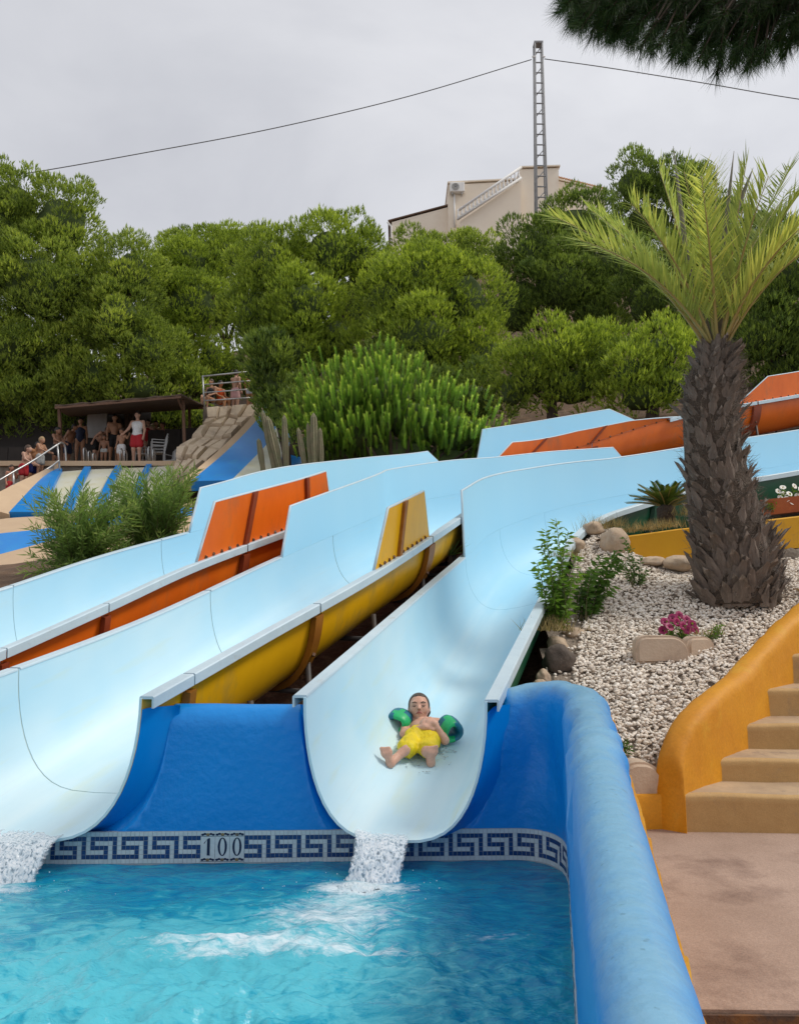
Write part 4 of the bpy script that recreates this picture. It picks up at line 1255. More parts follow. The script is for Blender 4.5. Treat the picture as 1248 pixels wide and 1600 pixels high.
def trough_planter():
    a, b = at(1188, 806, 8.12), at(1330, 790, 8.05)
    th = empty('flower_trough', a, 'terracotta trough of white daisies on the ochre wall at the right edge', 'planter')
    h = .16; mb = MB()
    rings = []
    for k in range(9):
        p = a.lerp(b, k / 8)
        rings.append([p + V3((0, -.0, 0)), p + V3((0, -.02, h)), p + V3((0, .015, h)), p + V3((0, .02, h - .05)), p + V3((0, .2, h - .05)), p + V3((0, .22, h)), p + V3((0, .25, h)), p + V3((0, .23, 0))])
    mb.loft(rings, True, 0, True)
    mb.build('trough', M['terracotta'], th, smooth=True, sharp=35)
    return th, a, b, h
TROUGH = trough_planter()
# ================================================================== PLANTS
def tris_blades(base, tip, width, side=None):
    """one thin triangle per blade; arrays (N,3)"""
    d = unit(tip - base)
    if side is None:
        side = np.cross(d, unit(RNG.normal(size=d.shape)))
    side = unit(side)
    w = np.asarray(width).reshape(-1, 1)
    V = np.stack([base - side * w, base + side * w, tip], 1)
    F = np.arange(len(base) * 3).reshape(-1, 3)
    return V.reshape(-1, 3), F

def leaf_quads(base, tip, width, nrm=None, belly=.45, droop=0.0):
    """pointed leaves: 4-point kite with a middle fold (2 triangles)"""
    d = tip - base
    if nrm is None: nrm = RNG.normal(size=d.shape)
    side = unit(np.cross(unit(d), nrm))
    w = np.asarray(width).reshape(-1, 1)
    midp = base + d * belly
    if droop: midp = midp + np.array([0, 0, 1.0]) * np.linalg.norm(d, axis=1, keepdims=True) * droop
    V = np.stack([base, midp + side * w, tip, midp - side * w], 1)
    F = np.arange(len(base) * 4).reshape(-1, 4)
    return V.reshape(-1, 3), F

M['pine'] = leafmat('pine_needles', (0.08, 0.125, 0.03), (0.56, 0.62, 0.12), .46, mid=(0.29, 0.37, 0.07))
M['pine_dark'] = leafmat('pine_needles_dark', (0.055, 0.095, 0.026), (0.36, 0.45, 0.085), .42, mid=(0.18, 0.25, 0.05))
M['pine_bright'] = leafmat('young_pine_needles', (0.06, 0.12, 0.024), (0.62, 0.74, 0.15), .42, mid=(0.23, 0.39, 0.065))
M['pine_gold'] = leafmat('yellowish_pine_needles', (0.085, 0.135, 0.03), (0.57, 0.65, 0.11), .46, mid=(0.31, 0.395, 0.062))
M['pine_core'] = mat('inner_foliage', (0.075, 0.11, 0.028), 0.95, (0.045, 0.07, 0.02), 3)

def crown_mesh(ells, seed, dens=1.0, clump=0.62, tl=.2, nb=6, up=.9):
    """ells: list of (center, radii). Billows of short upright needle tufts over each body of the crown."""
    rg = np.random.default_rng(seed)
    P, D, TN = [], [], []
    for c, rad in ells:
        c = np.array(c); rad = np.array(rad)
        area = 4 * math.pi * (rad[0] * rad[2] + rad[1] * rad[2] + rad[0] * rad[1]) / 3
        nc = max(6, int(area / (clump * clump * 1.45)))
        i = np.arange(nc) + .5
        ph = np.arccos(1 - 2 * i / nc); th = math.pi * (1 + 5 ** .5) * i
        dd = unit(np.stack([np.cos(th) * np.sin(ph), np.sin(th) * np.sin(ph), np.cos(ph)], 1) + rg.normal(0, .16, (nc, 3)))
        for d in dd:
            if d[1] > .35 and rg.random() < .8: continue
            if d[2] < -.8: continue
            cc = c + d * rad * rg.uniform(.66, 1.06)
            rc = clump * rg.uniform(.5, 1.15)
            nt_ = int(215 * dens * (rc / .62) ** 2) + 8
            q = unit(rg.normal(size=(nt_, 3)) + np.array([0, -.25, .35]))
            q = q[(q @ d > -.45)]
            sh = 1 + .22 * np.sin(q[:, :1] * 7 + cc[0] * 3) * np.sin(q[:, 2:] * 6 + cc[2] * 5)
            pos = cc + q * rc * sh * rg.uniform(.62, 1.0, (len(q), 1)) ** .6 * np.array([1, 1, .85])
            ax = unit(q * .62 + d * .22 + np.array([0, 0, up]) + rg.normal(0, .15, q.shape))
            P.append(pos); D.append(ax)
            TN.append(.40 + rg.normal(0, .10) + rg.normal(0, .15, len(q)))
    P, D, TN = np.concatenate(P), np.concatenate(D), np.concatenate(TN)
    n = len(P)
    ln = tl * rg.uniform(.6, 1.35, (n, 1))
    a = unit(np.cross(D, rg.normal(size=D.shape))); b = np.cross(D, a)
    VB, TT = [], []
    for k in range(nb):
        an = 2 * math.pi * (k / nb) + rg.uniform(0, .8, (n, 1))
        s = (k % 3) / 3.0
        base = P + D * ln * s * .6
        outv = a * np.cos(an) + b * np.sin(an)
        tip = base + (D * .8 + outv * rg.uniform(.15, .48, (n, 1))) * ln * .72
        side = np.cross(D, outv)
        w = ln * .105
        VB.append(np.stack([base - side * w, base + side * w, tip], 1)); TT.append(np.stack([TN - .12, TN - .12, TN + .28], 1))
    V = np.stack(VB, 1).reshape(-1, 3); T = np.clip(np.stack(TT, 1).reshape(-1), 0, 1)
    return V, np.arange(len(V)).reshape(-1, 3), T

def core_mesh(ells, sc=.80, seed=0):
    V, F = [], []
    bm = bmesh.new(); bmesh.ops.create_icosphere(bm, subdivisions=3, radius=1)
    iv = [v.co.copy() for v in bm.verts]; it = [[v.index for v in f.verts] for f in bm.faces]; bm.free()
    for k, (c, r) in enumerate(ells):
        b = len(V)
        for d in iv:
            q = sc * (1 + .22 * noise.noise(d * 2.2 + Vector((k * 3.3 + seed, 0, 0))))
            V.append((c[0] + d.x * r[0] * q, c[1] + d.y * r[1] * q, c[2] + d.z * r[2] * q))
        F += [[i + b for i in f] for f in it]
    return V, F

def pine_tree(label, Y, ells_px, seed, m='pine', dens=1.3, clump=.55, tl=.165, base_u=None, nb=4, name='pine_tree', trunk_r=.16, group='pines on the hillside behind the slides', ydepth=.85):
    ells = []
    for e in ells_px:
        u, v, ru, rv = e[:4]; dY = e[4] if len(e) > 4 else 0
        c = at(u, v, Y + dY); s = (Y + dY) / FPX
        ells.append(((c.x, c.y, c.z), (ru * s, max(.35, ru * s * ydepth), rv * s)))
    bu = base_u if base_u is not None else sum(e[0] for e in ells_px) / len(ells_px)
    bx = (bu - CU) / FPX * Y
    zb = gz(bx, Y)
    th = empty(name, (bx, Y, zb), label, 'tree', group)
    V, F, T = crown_mesh(ells, seed, dens, clump, tl, nb)
    cr = mesh_np('crown', V, F, th, [M[m]], attrs={'tone': T})
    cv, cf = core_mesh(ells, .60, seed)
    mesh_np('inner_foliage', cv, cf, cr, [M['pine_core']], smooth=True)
    mb = MB()
    tops = sorted(ells, key=lambda q: -q[0][2])
    p0 = V3((bx, Y, zb - .3)); fork = V3((bx + .1, Y, zb + max(.8, .35 * (tops[-1][0][2] - zb))))
    mid = V3(tops[0][0])
    mb.tube([p0, p0.lerp(fork, .5) + V3((.06, 0, 0)), fork, fork.lerp(mid, .5) + V3((-.1, 0, .1)), mid], [trunk_r * 1.15, trunk_r, trunk_r * .85, trunk_r * .55, .04], 9)
    for c, r in ells[:8]:
        q = V3(c)
        mb.tube([fork, fork.lerp(q, .5) + V3((0, 0, .15)), q], [trunk_r * .6, trunk_r * .35, .03], 7)
    mb.build('trunk', M['bark'], th, smooth=True)
    return th

pine_tree('tall dense pine filling the left edge of the picture', 29.8, [(25, 625, 90, 45), (110, 615, 60, 35), (20, 330, 60, 70), (95, 355, 65, 75), (60, 450, 80, 80, -.6), (125, 470, 55, 70), (0, 400, 50, 110, -.5), (20, 545, 75, 60, -.5), (100, 560, 70, 55), (-60, 450, 70, 150)], 11, base_u=40, trunk_r=.22)
pine_tree('pine leaning over the brown awning, second from the left', 29.5, [(205, 430, 48, 55), (185, 500, 55, 60, -.4), (225, 545, 48, 50, -.3), (150, 590, 60, 40), (215, 610, 50, 32)], 12, base_u=190)
pine_tree('olive green pine crown behind the awning pine, left of the sky gap', 33, [(295, 415, 50, 45), (255, 440, 45, 50), (300, 480, 60, 60, -.5), (265, 545, 55, 50, -.6), (330, 560, 30, 40), (345, 405, 40, 48, .8)], 13, m='pine_gold', base_u=300)
pine_tree('small bright young pine between awning and upper railing', 30.6, [(272, 560, 24, 42), (255, 600, 28, 28), (296, 600, 26, 26)], 14, dens=1, clump=.4, tl=.26, m='pine', base_u=272, trunk_r=.08)
pine_tree('large round pine left of centre above the bright shrub', 25.5, [(520, 400, 70, 62, .8), (430, 420, 62, 65, .4), (480, 480, 55, 60, -.5), (400, 500, 52, 70, .2), (455, 560, 60, 65, -.3), (520, 540, 55, 65, .3), (570, 420, 45, 60, 1)], 15, m='pine_gold', base_u=455, trunk_r=.22)
pine_tree('large yellow-green pine in the very middle below the house', 24.5, [(660, 440, 62, 58), (720, 470, 62, 68), (610, 470, 50, 60, -.3), (660, 530, 68, 62, -.7), (745, 550, 48, 60), (590, 560, 45, 55, .3), (700, 590, 60, 50)], 16, m='pine_gold', base_u=670, trunk_r=.22)
pine_tree('narrow pine crown just left of the house front', 33, [(650, 398, 42, 36), (700, 402, 42, 34), (735, 412, 45, 42)], 17, base_u=680)
pine_tree('dark pine below the pylon, right of the middle pine', 29, [(840, 400, 60, 60), (900, 360, 60, 55, .5), (880, 450, 75, 65, -.3), (810, 480, 55, 70), (950, 430, 60, 70), (930, 500, 60, 60)], 18, m='pine_dark', base_u=870, trunk_r=.2)
pine_tree('low yellow-green pine under the dark pine, above the blue slide wall', 21, [(870, 555, 55, 45), (930, 565, 50, 50), (830, 590, 45, 45), (890, 605, 60, 45), (800, 610, 30, 40)], 19, m='pine_gold', base_u=860)
pine_tree('low pine directly left of the palm trunk', 20, [(1030, 550, 45, 38), (985, 585, 45, 40), (1045, 600, 45, 50), (1000, 620, 50, 35)], 20, m='pine_gold', base_u=1020)
pine_tree('tall dark pine topping the skyline behind the palm fronds', 33, [(990, 290, 40, 42), (1060, 300, 48, 45), (1010, 350, 55, 45), (1090, 350, 50, 45)], 21, m='pine_dark', base_u=1030, trunk_r=.2)
pine_tree('dark pine behind the palm crown', 27, [(1060, 430, 70, 60), (1150, 400, 80, 70), (1100, 510, 80, 70), (1010, 470, 50, 60)], 22, m='pine_dark', base_u=1090, trunk_r=.2)
pine_tree('dark pine at the right edge behind the palm trunk', 23, [(1215, 440, 70, 70), (1180, 530, 70, 60), (1270, 520, 80, 90), (1230, 580, 60, 40)], 23, m='pine_dark', base_u=1215)
pine_tree('shadowy green tree right of the upper railing', 23.5, [(425, 600, 26, 40), (440, 650, 30, 35), (420, 560, 25, 35)], 24, m='pine_dark', base_u=440, clump=.45, tl=.24)
pine_tree('dark young pine rising behind the left crowns', 40, [(158, 385, 10, 22), (160, 420, 14, 25)], 25, m='pine_dark', base_u=158, clump=.4)
pine_tree('pine crown closing the skyline between the left trees', 38, [(345, 400, 45, 40), (285, 390, 35, 30), (400, 400, 40, 36)], 26, base_u=345)
pine_tree('shaded pine low under the left-hand crowns', 30.5, [(50, 640, 90, 60), (-20, 640, 70, 80), (120, 645, 60, 40)], 27, m='pine_dark', base_u=40)
pine_tree('shaded pine behind the bright shrub and the orange slide', 22.5, [(620, 620, 80, 60), (560, 640, 70, 60), (740, 630, 60, 45), (500, 650, 60, 50)], 28, m='pine_dark', base_u=640)

pine_tree('distant pine filling the gap above the awning trees', 37, [(150, 500, 70, 80), (250, 500, 70, 70), (330, 485, 60, 60)], 41, m='pine_dark', base_u=240, dens=.8)
pine_tree('distant pine standing behind the two large central pines', 36.5, [(450, 480, 80, 80), (560, 480, 70, 80), (640, 470, 60, 60)], 42, m='pine_dark', base_u=540, dens=.8)
pine_tree('low green shrub on the bank behind the upper terrace', 33.5, [(345, 590, 40, 28), (385, 600, 30, 30), (320, 615, 30, 25)], 29, m='pine_dark', base_u=350, clump=.4, trunk_r=.07, name='bank_shrub', group='shrubs on the bank behind the terrace')
pine_tree('dry green shrub on the bank behind the low dark fence', 30.8, [(262, 655, 40, 25), (310, 655, 30, 22), (225, 650, 30, 25)], 30, m='pine', base_u=270, clump=.4, trunk_r=.07, name='bank_shrub', group='shrubs on the bank behind the terrace')
# ---- bright young pine shrub with upright candles
def candle_shrub():
    Y = 14.2
    base = at(620, 735, Y); zb = gz(base.x, Y)
    th = empty('pine_shrub', (base.x, Y, zb), 'bright green young pine with upright shoots above the slides', 'shrub')
    rg = np.random.default_rng(5)
    ax0, axd, L_ = [], [], []
    stems = MB()
    heads = [(530, 620, 70, 60), (600, 600, 70, 60), (560, 660, 90, 60), (650, 640, 80, 60), (710, 660, 70, 55), (500, 680, 55, 50), (620, 690, 120, 40), (750, 690, 45, 30), (700, 700, 80, 30), (520, 700, 60, 30)]
    root = V3((base.x, Y, zb))
    for (u, v, ru, rv) in heads:
        c = at(u, v, Y); s = Y / FPX
        stems.tube([root, root.lerp(c, .55) + V3((0, 0, .1)), c], [.05, .035, .012], 6)
        n = int(ru * rv / 30)
        for _ in range(n):
            d = unit(rg.normal(size=3)); r = rg.random() ** .4
            if d[1] > .5 and rg.random() < .5: continue
            p = np.array(c) + d * np.array([ru * s, ru * s * .8, rv * s]) * r
            if p[2] < zb: continue
            ax0.append(p); axd.append(unit(np.array([d[0] * .22 + (p[0] - base.x) * .09, d[1] * .2, 1.0]) + rg.normal(0, .1, 3))); L_.append(rg.uniform(.16, .36))
    P, D, L_ = np.array(ax0), np.array(axd), np.array(L_).reshape(-1, 1)
    n = len(P)
    a = unit(np.cross(D, rg.normal(size=D.shape))); b = np.cross(D, a)
    VB, TT = [], []
    NB = 64
    base_t = rg.uniform(.0, .85, n)
    for k in range(NB):
        s = (k + rg.random((n, 1))) / NB
        an = k * 2.4 + rg.uniform(0, .5, (n, 1))
        outv = a * np.cos(an) + b * np.sin(an)
        p = P + D * L_ * s
        tip = p + outv * .058 * (1.1 - .45 * s) + D * .045
        side = np.cross(D, outv)
        VB.append(np.stack([p - side * .0075, p + side * .0075, tip], 1)); t = base_t[:, None] * .55 + .55 * s ** 2
        TT.append(np.concatenate([t, t, t + .1], 1))
    V = np.stack(VB, 1).reshape(-1, 3); T = np.clip(np.stack(TT, 1).reshape(-1), 0, 1)
    mesh_np('crown', V, np.arange(len(V)).reshape(-1, 3), th, [M['pine_bright']], attrs={'tone': T})
    stems.build('stem', M['bark'], th, smooth=True)
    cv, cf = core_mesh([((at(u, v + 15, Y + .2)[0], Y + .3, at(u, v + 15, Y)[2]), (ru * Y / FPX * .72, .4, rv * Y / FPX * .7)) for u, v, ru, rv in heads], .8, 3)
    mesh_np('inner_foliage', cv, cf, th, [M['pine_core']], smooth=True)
candle_shrub()

# ---- palm
M['palm_leaf'] = leafmat('palm_leaflets', (0.15, 0.20, 0.06), (0.64, 0.63, 0.17), .45, mid=(0.37, 0.43, 0.11))
M['palm_rib'] = mat('palm_rib', (0.30, 0.27, 0.08), 0.5, (0.34, 0.20, 0.05), 6)
M['palm_base'] = mat('palm_leaf_base', (0.245, 0.195, 0.16), 0.9, (0.10, 0.08, 0.066), 9, bump=.8, bscale=30, bdist=.012, stretch=(2, 2, .4), dirt=(.46, .39, .33), dirt_scale=6, dirt_lo=.54, dirt_hi=.7)
M['palm_husk'] = mat('palm_husk', (0.10, 0.072, 0.052), 0.95, (0.05, 0.037, 0.028), 20, bump=1, bscale=50, bdist=.02)
M['dry_spear'] = mat('dry_spear', (0.22, 0.20, 0.15), 0.7, (0.12, 0.11, 0.08), 20)
def palm():
    Y = 6.9
    cs = [at(1151, 942, Y), at(1146, 885, Y), at(1130, 800, Y), at(1112, 700, Y), at(1110, 610, Y), at(1116, 560, Y), at(1118, 535, Y)]
    rs = [.38, .365, .325, .262, .258, .18, .10]
    base = cs[0]
    th = empty('palm_tree', base, 'young palm with shaggy dark trunk standing in the gravel bed', 'palm')
    mb = MB(); n = 30
    pts = [catmull(cs, 6 * k / n) for k in range(n + 1)]; rr = [float(np.interp(6 * k / n, range(7), rs)) - .03 for k in range(n + 1)]
    mb.tube(pts, rr, 16)
    trunk = mb.build('trunk', M['palm_husk'], th, smooth=True)
    # old leaf bases: one mesh, placed in a spiral
    metas = []
    for kind in range(4):
        bm = MB()
        w, l, t = (.042, .19, .022) if kind < 2 else (.036, .15, .026)
        rows = []
        kr = random.Random(kind)
        for j in range(6):
            q = j / 5
            ww = w * (1.15 - .42 * q) * (1 if j < 5 else .72); tt = t * (1 - .6 * q) ; bend = .05 * q * q * (1 if kind % 2 else .4)
            jx = kr.uniform(-.006, .006)
            rows.append([V3((-ww + jx, bend, q * l)), V3((-ww * .45 + jx, bend + tt, q * l + .03 * kr.random() * q)), V3((ww * .45 + jx, bend + tt, q * l + .035 * kr.random() * q)), V3((ww + jx, bend, q * l - .03 * kr.random() * q)), V3((0, bend - .012, q * l))])
        bm.loft(rows, True, 0, True)
        me = bpy.data.meshes.new('leaf_base')
        me.from_pydata([tuple(p) for p in bm.v], [], bm.f); me.materials.append(M['palm_base']); me.update()
        metas.append(me)
    rg = random.Random(3)
    rows = 24; cnt = 0
    inv = world_of(trunk).inverted()
    for r in range(rows):
        q = (r + .3) / rows
        per = int(np.interp(q, [0, .5, 1], [22, 22, 12]))
        for k in range(per):
            if cnt >= 298: break
            tq = min(5.95, 6 * (q * .97) ** 1.0 + rg.uniform(-.05, .05))
            c = catmull(cs, tq); rad = float(np.interp(tq, range(7), rs))
            an = 2 * math.pi * (k + .5 * (r % 2)) / per + rg.uniform(-.15, .15)
            # skip the hidden back
            if math.sin(an) > .12: continue
            o = V3((math.cos(an), math.sin(an), 0))
            ax = ((catmull(cs, tq + .1) - catmull(cs, tq - .1)).normalized() + V3((rg.uniform(-.3, .3), 0, 0))).normalized()
            lean = rg.uniform(.06, .6) + (.06 if q < .25 else 0)
            z = (ax + o * lean).normalized(); y = (o - z * o.dot(z)).normalized(); x = y.cross(z)
            sc = rg.uniform(.75, 1.2) * (1.2 if q < .3 else 1.0) * (.8 if q > .85 else 1)
            mw = Matrix((x, y, z)).transposed().to_4x4() @ Matrix.Diagonal((sc, sc, sc, 1))
            mw.translation = c + o * (rad - .055) - z * .05
            ob = bpy.data.objects.new('leaf_base', metas[rg.randrange(4)])
            COL.objects.link(ob); ob.parent = trunk; ob.matrix_parent_inverse = inv
            ob.matrix_basis = mw
            cnt += 1

    # frayed fibres on the trunk
    b_, t_ = [], []
    for _ in range(3200):
        tq = rg.uniform(.1, 5.6); an = rg.uniform(-math.pi, .3)
        c = catmull(cs, tq); rad = float(np.interp(tq, range(7), rs))
        o = V3((math.cos(an), math.sin(an), 0)); p = c + o * (rad + .0)
        b_.append(p); t_.append(p + o * rg.uniform(.01, .10) + V3((rg.uniform(-.05, .05), 0, rg.uniform(-.03, .10))))
    V, F = tris_blades(np.array(b_), np.array(t_), np.full(len(b_), .0022))
    mesh_np('fibre', V, F, trunk, [M['palm_base']])['kind'] = 'stuff'
    # fronds
    top = at(1117, 552, Y)
    tips = [  # tip u, v, dY, arch, leaflet length, tone
        (862, 338, -.15, .32, .27, .55), (925, 330, .35, .22, .27, .5), (985, 318, -.35, .20, .28, .55), (1010, 340, .3, .06, .28, .5), (1030, 268, .2, .05, .27, .45),
        (1068, 268, -.3, .03, .28, .5), (1120, 258, .35, .0, .28, .4), (1165, 258, -.15, -.05, .27, .45), (1172, 285, .5, -.05, .27, .35), (1235, 262, .3, -.14, .28, .35), (1262, 285, -.2, -.18, .29, .4),
        (1300, 300, .1, -.25, .30, .45), (1330, 350, -.3, -.3, .30, .6), (1340, 330, .6, -.3, .28, .4), (960, 350, .9, .2, .26, .3), (1230, 300, .9, -.15, .26, .3), (905, 375, -.5, .30, .27, .5), (1095, 275, -.5, .02, .28, .7), (1200, 275, -.5, -.1, .28, .45), (1270, 340, -.6, -.25, .3, .75)]
    for i, (u, v, dY, arch, ll, tone) in enumerate(tips):
        tip = at(u, v, Y + dY)
        d = tip - top
        st = top + V3((d.x * .03, dY * .12, 0)).normalized() * .07
        ctrl = st.lerp(tip, .45) + V3((-d.x * .10 - arch * .05, 0, abs(arch) * .85 + .06))
        P = [st * (1 - q) ** 2 + ctrl * 2 * q * (1 - q) + tip * q * q for q in np.linspace(0, 1, 22)]
        mb = MB(); mb.tube(P, [max(.003, .017 * (1 - q) ** .8) for q in np.linspace(0, 1, 22)], 6)
        rib = mb.build('frond', M['palm_rib'], th, smooth=True)
        nl = 66
        B, T, W, NR = [], [], [], []
        rgf = np.random.default_rng(i)
        for k in range(nl):
            q = .16 + .84 * k / (nl - 1)
            fi = q * 21; a = int(min(20, fi)); p = P[a].lerp(P[a + 1], fi - a); t = (P[a + 1] - P[a]).normalized()
            # frond plane: sideways direction horizontal, up direction
            sd = t.cross(V3((0, 0, 1)))
            if sd.length < .15: sd = V3((math.sin(i * 2.1), math.cos(i * 2.1), 0))
            sd.normalize(); upv = sd.cross(t).normalized()
            if upv.z < 0: upv = -upv
            for sg in (-1, 1):
                l = ll * 1.3 * (.55 + .45 * math.sin(math.pi * min(1, .18 + q * .75))) * rgf.uniform(.85, 1.1)
                dr = (t * rgf.uniform(.65, 1.05) + sd * sg * rgf.uniform(.4, .75) + upv * rgf.uniform(.1, .5)).normalized()
                B.append(p); T.append(p + dr * l + V3((0, 0, -.02 - .06 * rgf.random()))); W.append(.0072 + .0025 * math.sin(math.pi * q)); NR.append(upv * .6 + sd * sg * -.8)
        B, T, NR = np.array(B), np.array(T), np.array(NR)
        V, F = leaf_quads(B, T, W, NR, .35)
        tn = np.clip(tone + rgf.normal(0, .16, len(B)), 0, 1)
        mesh_np('leaflets', V, F, rib, [M['palm_leaf']], attrs={'tone': np.repeat(tn, 4)})
    for u, v, b0 in ((1051, 228, (1072, 400)), (1146, 236, (1128, 400)), (1176, 262, (1150, 330))):
        mb = MB(); a = at(b0[0], b0[1], Y); t = at(u, v, Y)
        mb.tube([top, top.lerp(a, .5), a, a.lerp(t, .4), a.lerp(t, .8), t], [.02, .02, .022, .021, .009, .002], 7)
        mb.build('spear_leaf', M['dry_spear'], th, smooth=True)
palm()

# ---- cycad beside the palm
M['cycad'] = leafmat('cycad_leaf', (0.03, 0.06, 0.012), (0.14, 0.18, 0.03), .2, rough=.35)
def cycad():
    c = at(1040, 802, 8.6); 
    th = empty('cycad', c, 'low dark green cycad rosette left of the palm trunk', 'shrub')
    rg = np.random.default_rng(8)
    mb = MB(); mb.tube([c - V3((0, 0, .1)), c + V3((0, 0, .05)), c + V3((0, 0, .1))], [.09, .1, .05], 10); mb.build('stem', M['palm_husk'], th, smooth=True)
    for i in range(30):
        an = i * 2.4; el = .35 + .75 * (i / 30)
        ln = rg.uniform(.34, .5)
        o = V3((math.cos(an) * math.cos(el), math.sin(an) * math.cos(el), math.sin(el)))
        P = [c + V3((0, 0, .06)) + o * ln * q + V3((0, 0, -.10 * q * q)) for q in np.linspace(0, 1, 9)]
        B, T, NR = [], [], []
        for k in range(1, 40):
            q = k / 40 * 8; a = int(min(7, q)); p = P[a].lerp(P[a + 1], q - a); t = (P[a + 1] - P[a]).normalized()
            sd = t.cross(V3((0, 0, 1))).normalized(); upv = sd.cross(t)
            for sg in (-1, 1):
                B.append(p); T.append(p + (t * .45 + sd * sg + upv * .35).normalized() * .085 * (1 - .55 * abs(k / 40 - .35))); NR.append(upv)
        V, F = leaf_quads(np.array(B), np.array(T), np.full(len(B), .0055), np.array(NR), .4)
        mb = MB(); mb.tube(P, [.006] * 8 + [.002], 5)
        fr = mb.build('frond', M['palm_rib'], th, smooth=True)
        mesh_np('leaflets', V, F, fr, [M['cycad']], attrs={'tone': np.repeat(np.clip(rg.normal(.25 + .5 * (i % 3 == 0), .15, len(B)), 0, 1), 4)})
cycad()

# ---- generic leafy shrub made of stems with leaves along them
M['leaf_light'] = leafmat('light_leaf', (0.06, 0.13, 0.02), (0.26, 0.36, 0.06), .4, mid=(0.13, 0.24, 0.035))
M['leaf_dark'] = leafmat('dark_leaf', (0.03, 0.075, 0.015), (0.12, 0.22, 0.04), .35)
M['reed'] = leafmat('narrow_leaf', (0.045, 0.095, 0.03), (0.38, 0.46, 0.13), .45, mid=(0.165, 0.265, 0.07))
M['dry'] = leafmat('dry_grass', (0.16, 0.13, 0.05), (0.46, 0.36, 0.16), .3)
M['stem'] = mat('green_stem', (0.13, 0.15, 0.05), .7, (0.10, 0.08, 0.04), 20)
def stem_shrub(name, label, base, stems, leaf_l, leaf_w, per, m, seed, cat='shrub', group=None, up=.35, droop=-.05, r=.006, whorl=1, dens_from=.15):
    """stems: list of tip points (world)."""
    rg = np.random.default_rng(seed)
    th = empty(name, base, label, cat, group)
    mb = MB(); B, T, TN = [], [], []
    for tip in stems:
        tip = V3(tip); d = tip - V3(base)
        s0 = V3(base) + V3((d.x * .10 + rg.normal(0, .03), d.y * .10 + rg.normal(0, .03), 0))
        ctrl = s0.lerp(tip, .5) + V3((-d.x * .15, -d.y * .15, d.z * .12))
        P = [s0 * (1 - q) ** 2 + ctrl * 2 * q * (1 - q) + tip * q * q for q in np.linspace(0, 1, 9)]
        mb.tube(P, [r * (1 - .75 * q) for q in np.linspace(0, 1, 9)], 5)
        ln = d.length; n = max(4, int(per * ln)); tn0 = rg.uniform(.2, .7)
        for k in range(n):
            q = dens_from + (1 - dens_from) * (k + rg.random()) / n
            fi = q * 8; a = int(min(7, fi)); p = P[a].lerp(P[a + 1], fi - a); t = (P[a + 1] - P[a]).normalized()
            for w in range(whorl):
                an = k * 2.4 + w * 2 * math.pi / whorl + rg.uniform(-.4, .4)
                s1 = t.cross(V3((1, .3, .1))).normalized(); s2 = t.cross(s1)
                o = s1 * math.cos(an) + s2 * math.sin(an)
                dr = (o + t * up * rg.uniform(.6, 1.6) + V3((0, 0, .12))).normalized()
                B.append(p); T.append(p + dr * leaf_l * rg.uniform(.6, 1.15) + V3((0, 0, droop * leaf_l * 4))); TN.append(tn0 * .5 + .5 * q * rg.uniform(.5, 1.1))
    mb.build('stem', M['stem'], th, smooth=True)
    V, F = leaf_quads(np.array(B), np.array(T), np.full(len(B), leaf_w), None, .42)
    mesh_np('foliage', V, F, th, [M[m]], attrs={'tone': np.repeat(np.clip(TN, 0, 1), 4)})
    return th
rs = random.Random(4)
Yb = 9.6
b1 = at(120, 915, Yb); b1.z = gz(b1.x, Yb)
stem_shrub('narrow_leaved_shrub', 'left clump of the long-leaved green shrub beside the orange slide', b1,
           [at(rs.triangular(25, 225, 140), rs.uniform(760, 905), Yb + rs.uniform(-.6, .6)) for _ in range(170)] + [at(u, v, Yb) for u, v in ((45, 825), (85, 800), (110, 770), (130, 755), (150, 775), (100, 815), (160, 790))], .15, .0085, 62, 'reed', 1, group='long-leaved shrubs left of the slides', up=1.1, droop=-.02)
b2 = at(245, 880, 9.9); b2.z = gz(b2.x, 9.9)
stem_shrub('narrow_leaved_shrub', 'taller right clump of the long-leaved shrub touching the slide wall', b2,
           [at(rs.uniform(175, 305), rs.uniform(732, 870), 9.9 + rs.uniform(-.5, .5)) for _ in range(170)] + [at(u, v, 9.9) for u, v in ((240, 735), (275, 738), (215, 750), (190, 770), (300, 750))], .15, .0085, 62, 'reed', 2, group='long-leaved shrubs left of the slides', up=1.1, droop=-.02)
p = on_bed(868, 985); p.y -= .1
stem_shrub('leafy_shrub', 'tall light green leafy shrub against the slide rail', p,
           [at(u, v, 6.25 + dy) for u, v, dy in ((868, 812, 0), (845, 850, 0), (888, 830, .1), (838, 880, -.1), (900, 870, .1), (860, 880, -.1), (875, 900, 0), (895, 905, .1), (842, 915, 0), (905, 895, .2), (852, 830, 0), (880, 860, 0), (865, 930, 0), (890, 945, 0))], .085, .011, 58, 'leaf_light', 3, up=.5, droop=-.08, whorl=2)
p = on_bed(905, 970)
stem_shrub('leafy_shrub', 'darker leafy shrub leaning right over the gravel', p,
           [at(u, v, 6.75 + dy) for u, v, dy in ((940, 870, 0), (965, 860, .1), (925, 890, -.1), (950, 895, 0), (918, 915, 0), (940, 925, .1), (905, 920, 0), (970, 880, .1), (930, 940, 0), (900, 940, .0), (955, 915, 0), (912, 895, 0))], .095, .016, 55, 'leaf_dark', 4, up=.5, droop=-.08, whorl=2)
p = on_bed(992, 918)
stem_shrub('leafy_shrub', 'sprawling dry twiggy shrub below the ochre wall', p,
           [at(u, v, 7.3 + dy) for u, v, dy in ((975, 840, 0), (985, 855, .1), (1000, 870, 0), (1015, 890, -.1), (970, 880, 0), (990, 880, 0), (1005, 900, 0), (960, 870, 0), (980, 900, 0))], .05, .009, 55, 'leaf_dark', 5, up=.4, droop=-.04, whorl=2)
p = on_bed(968, 1185)
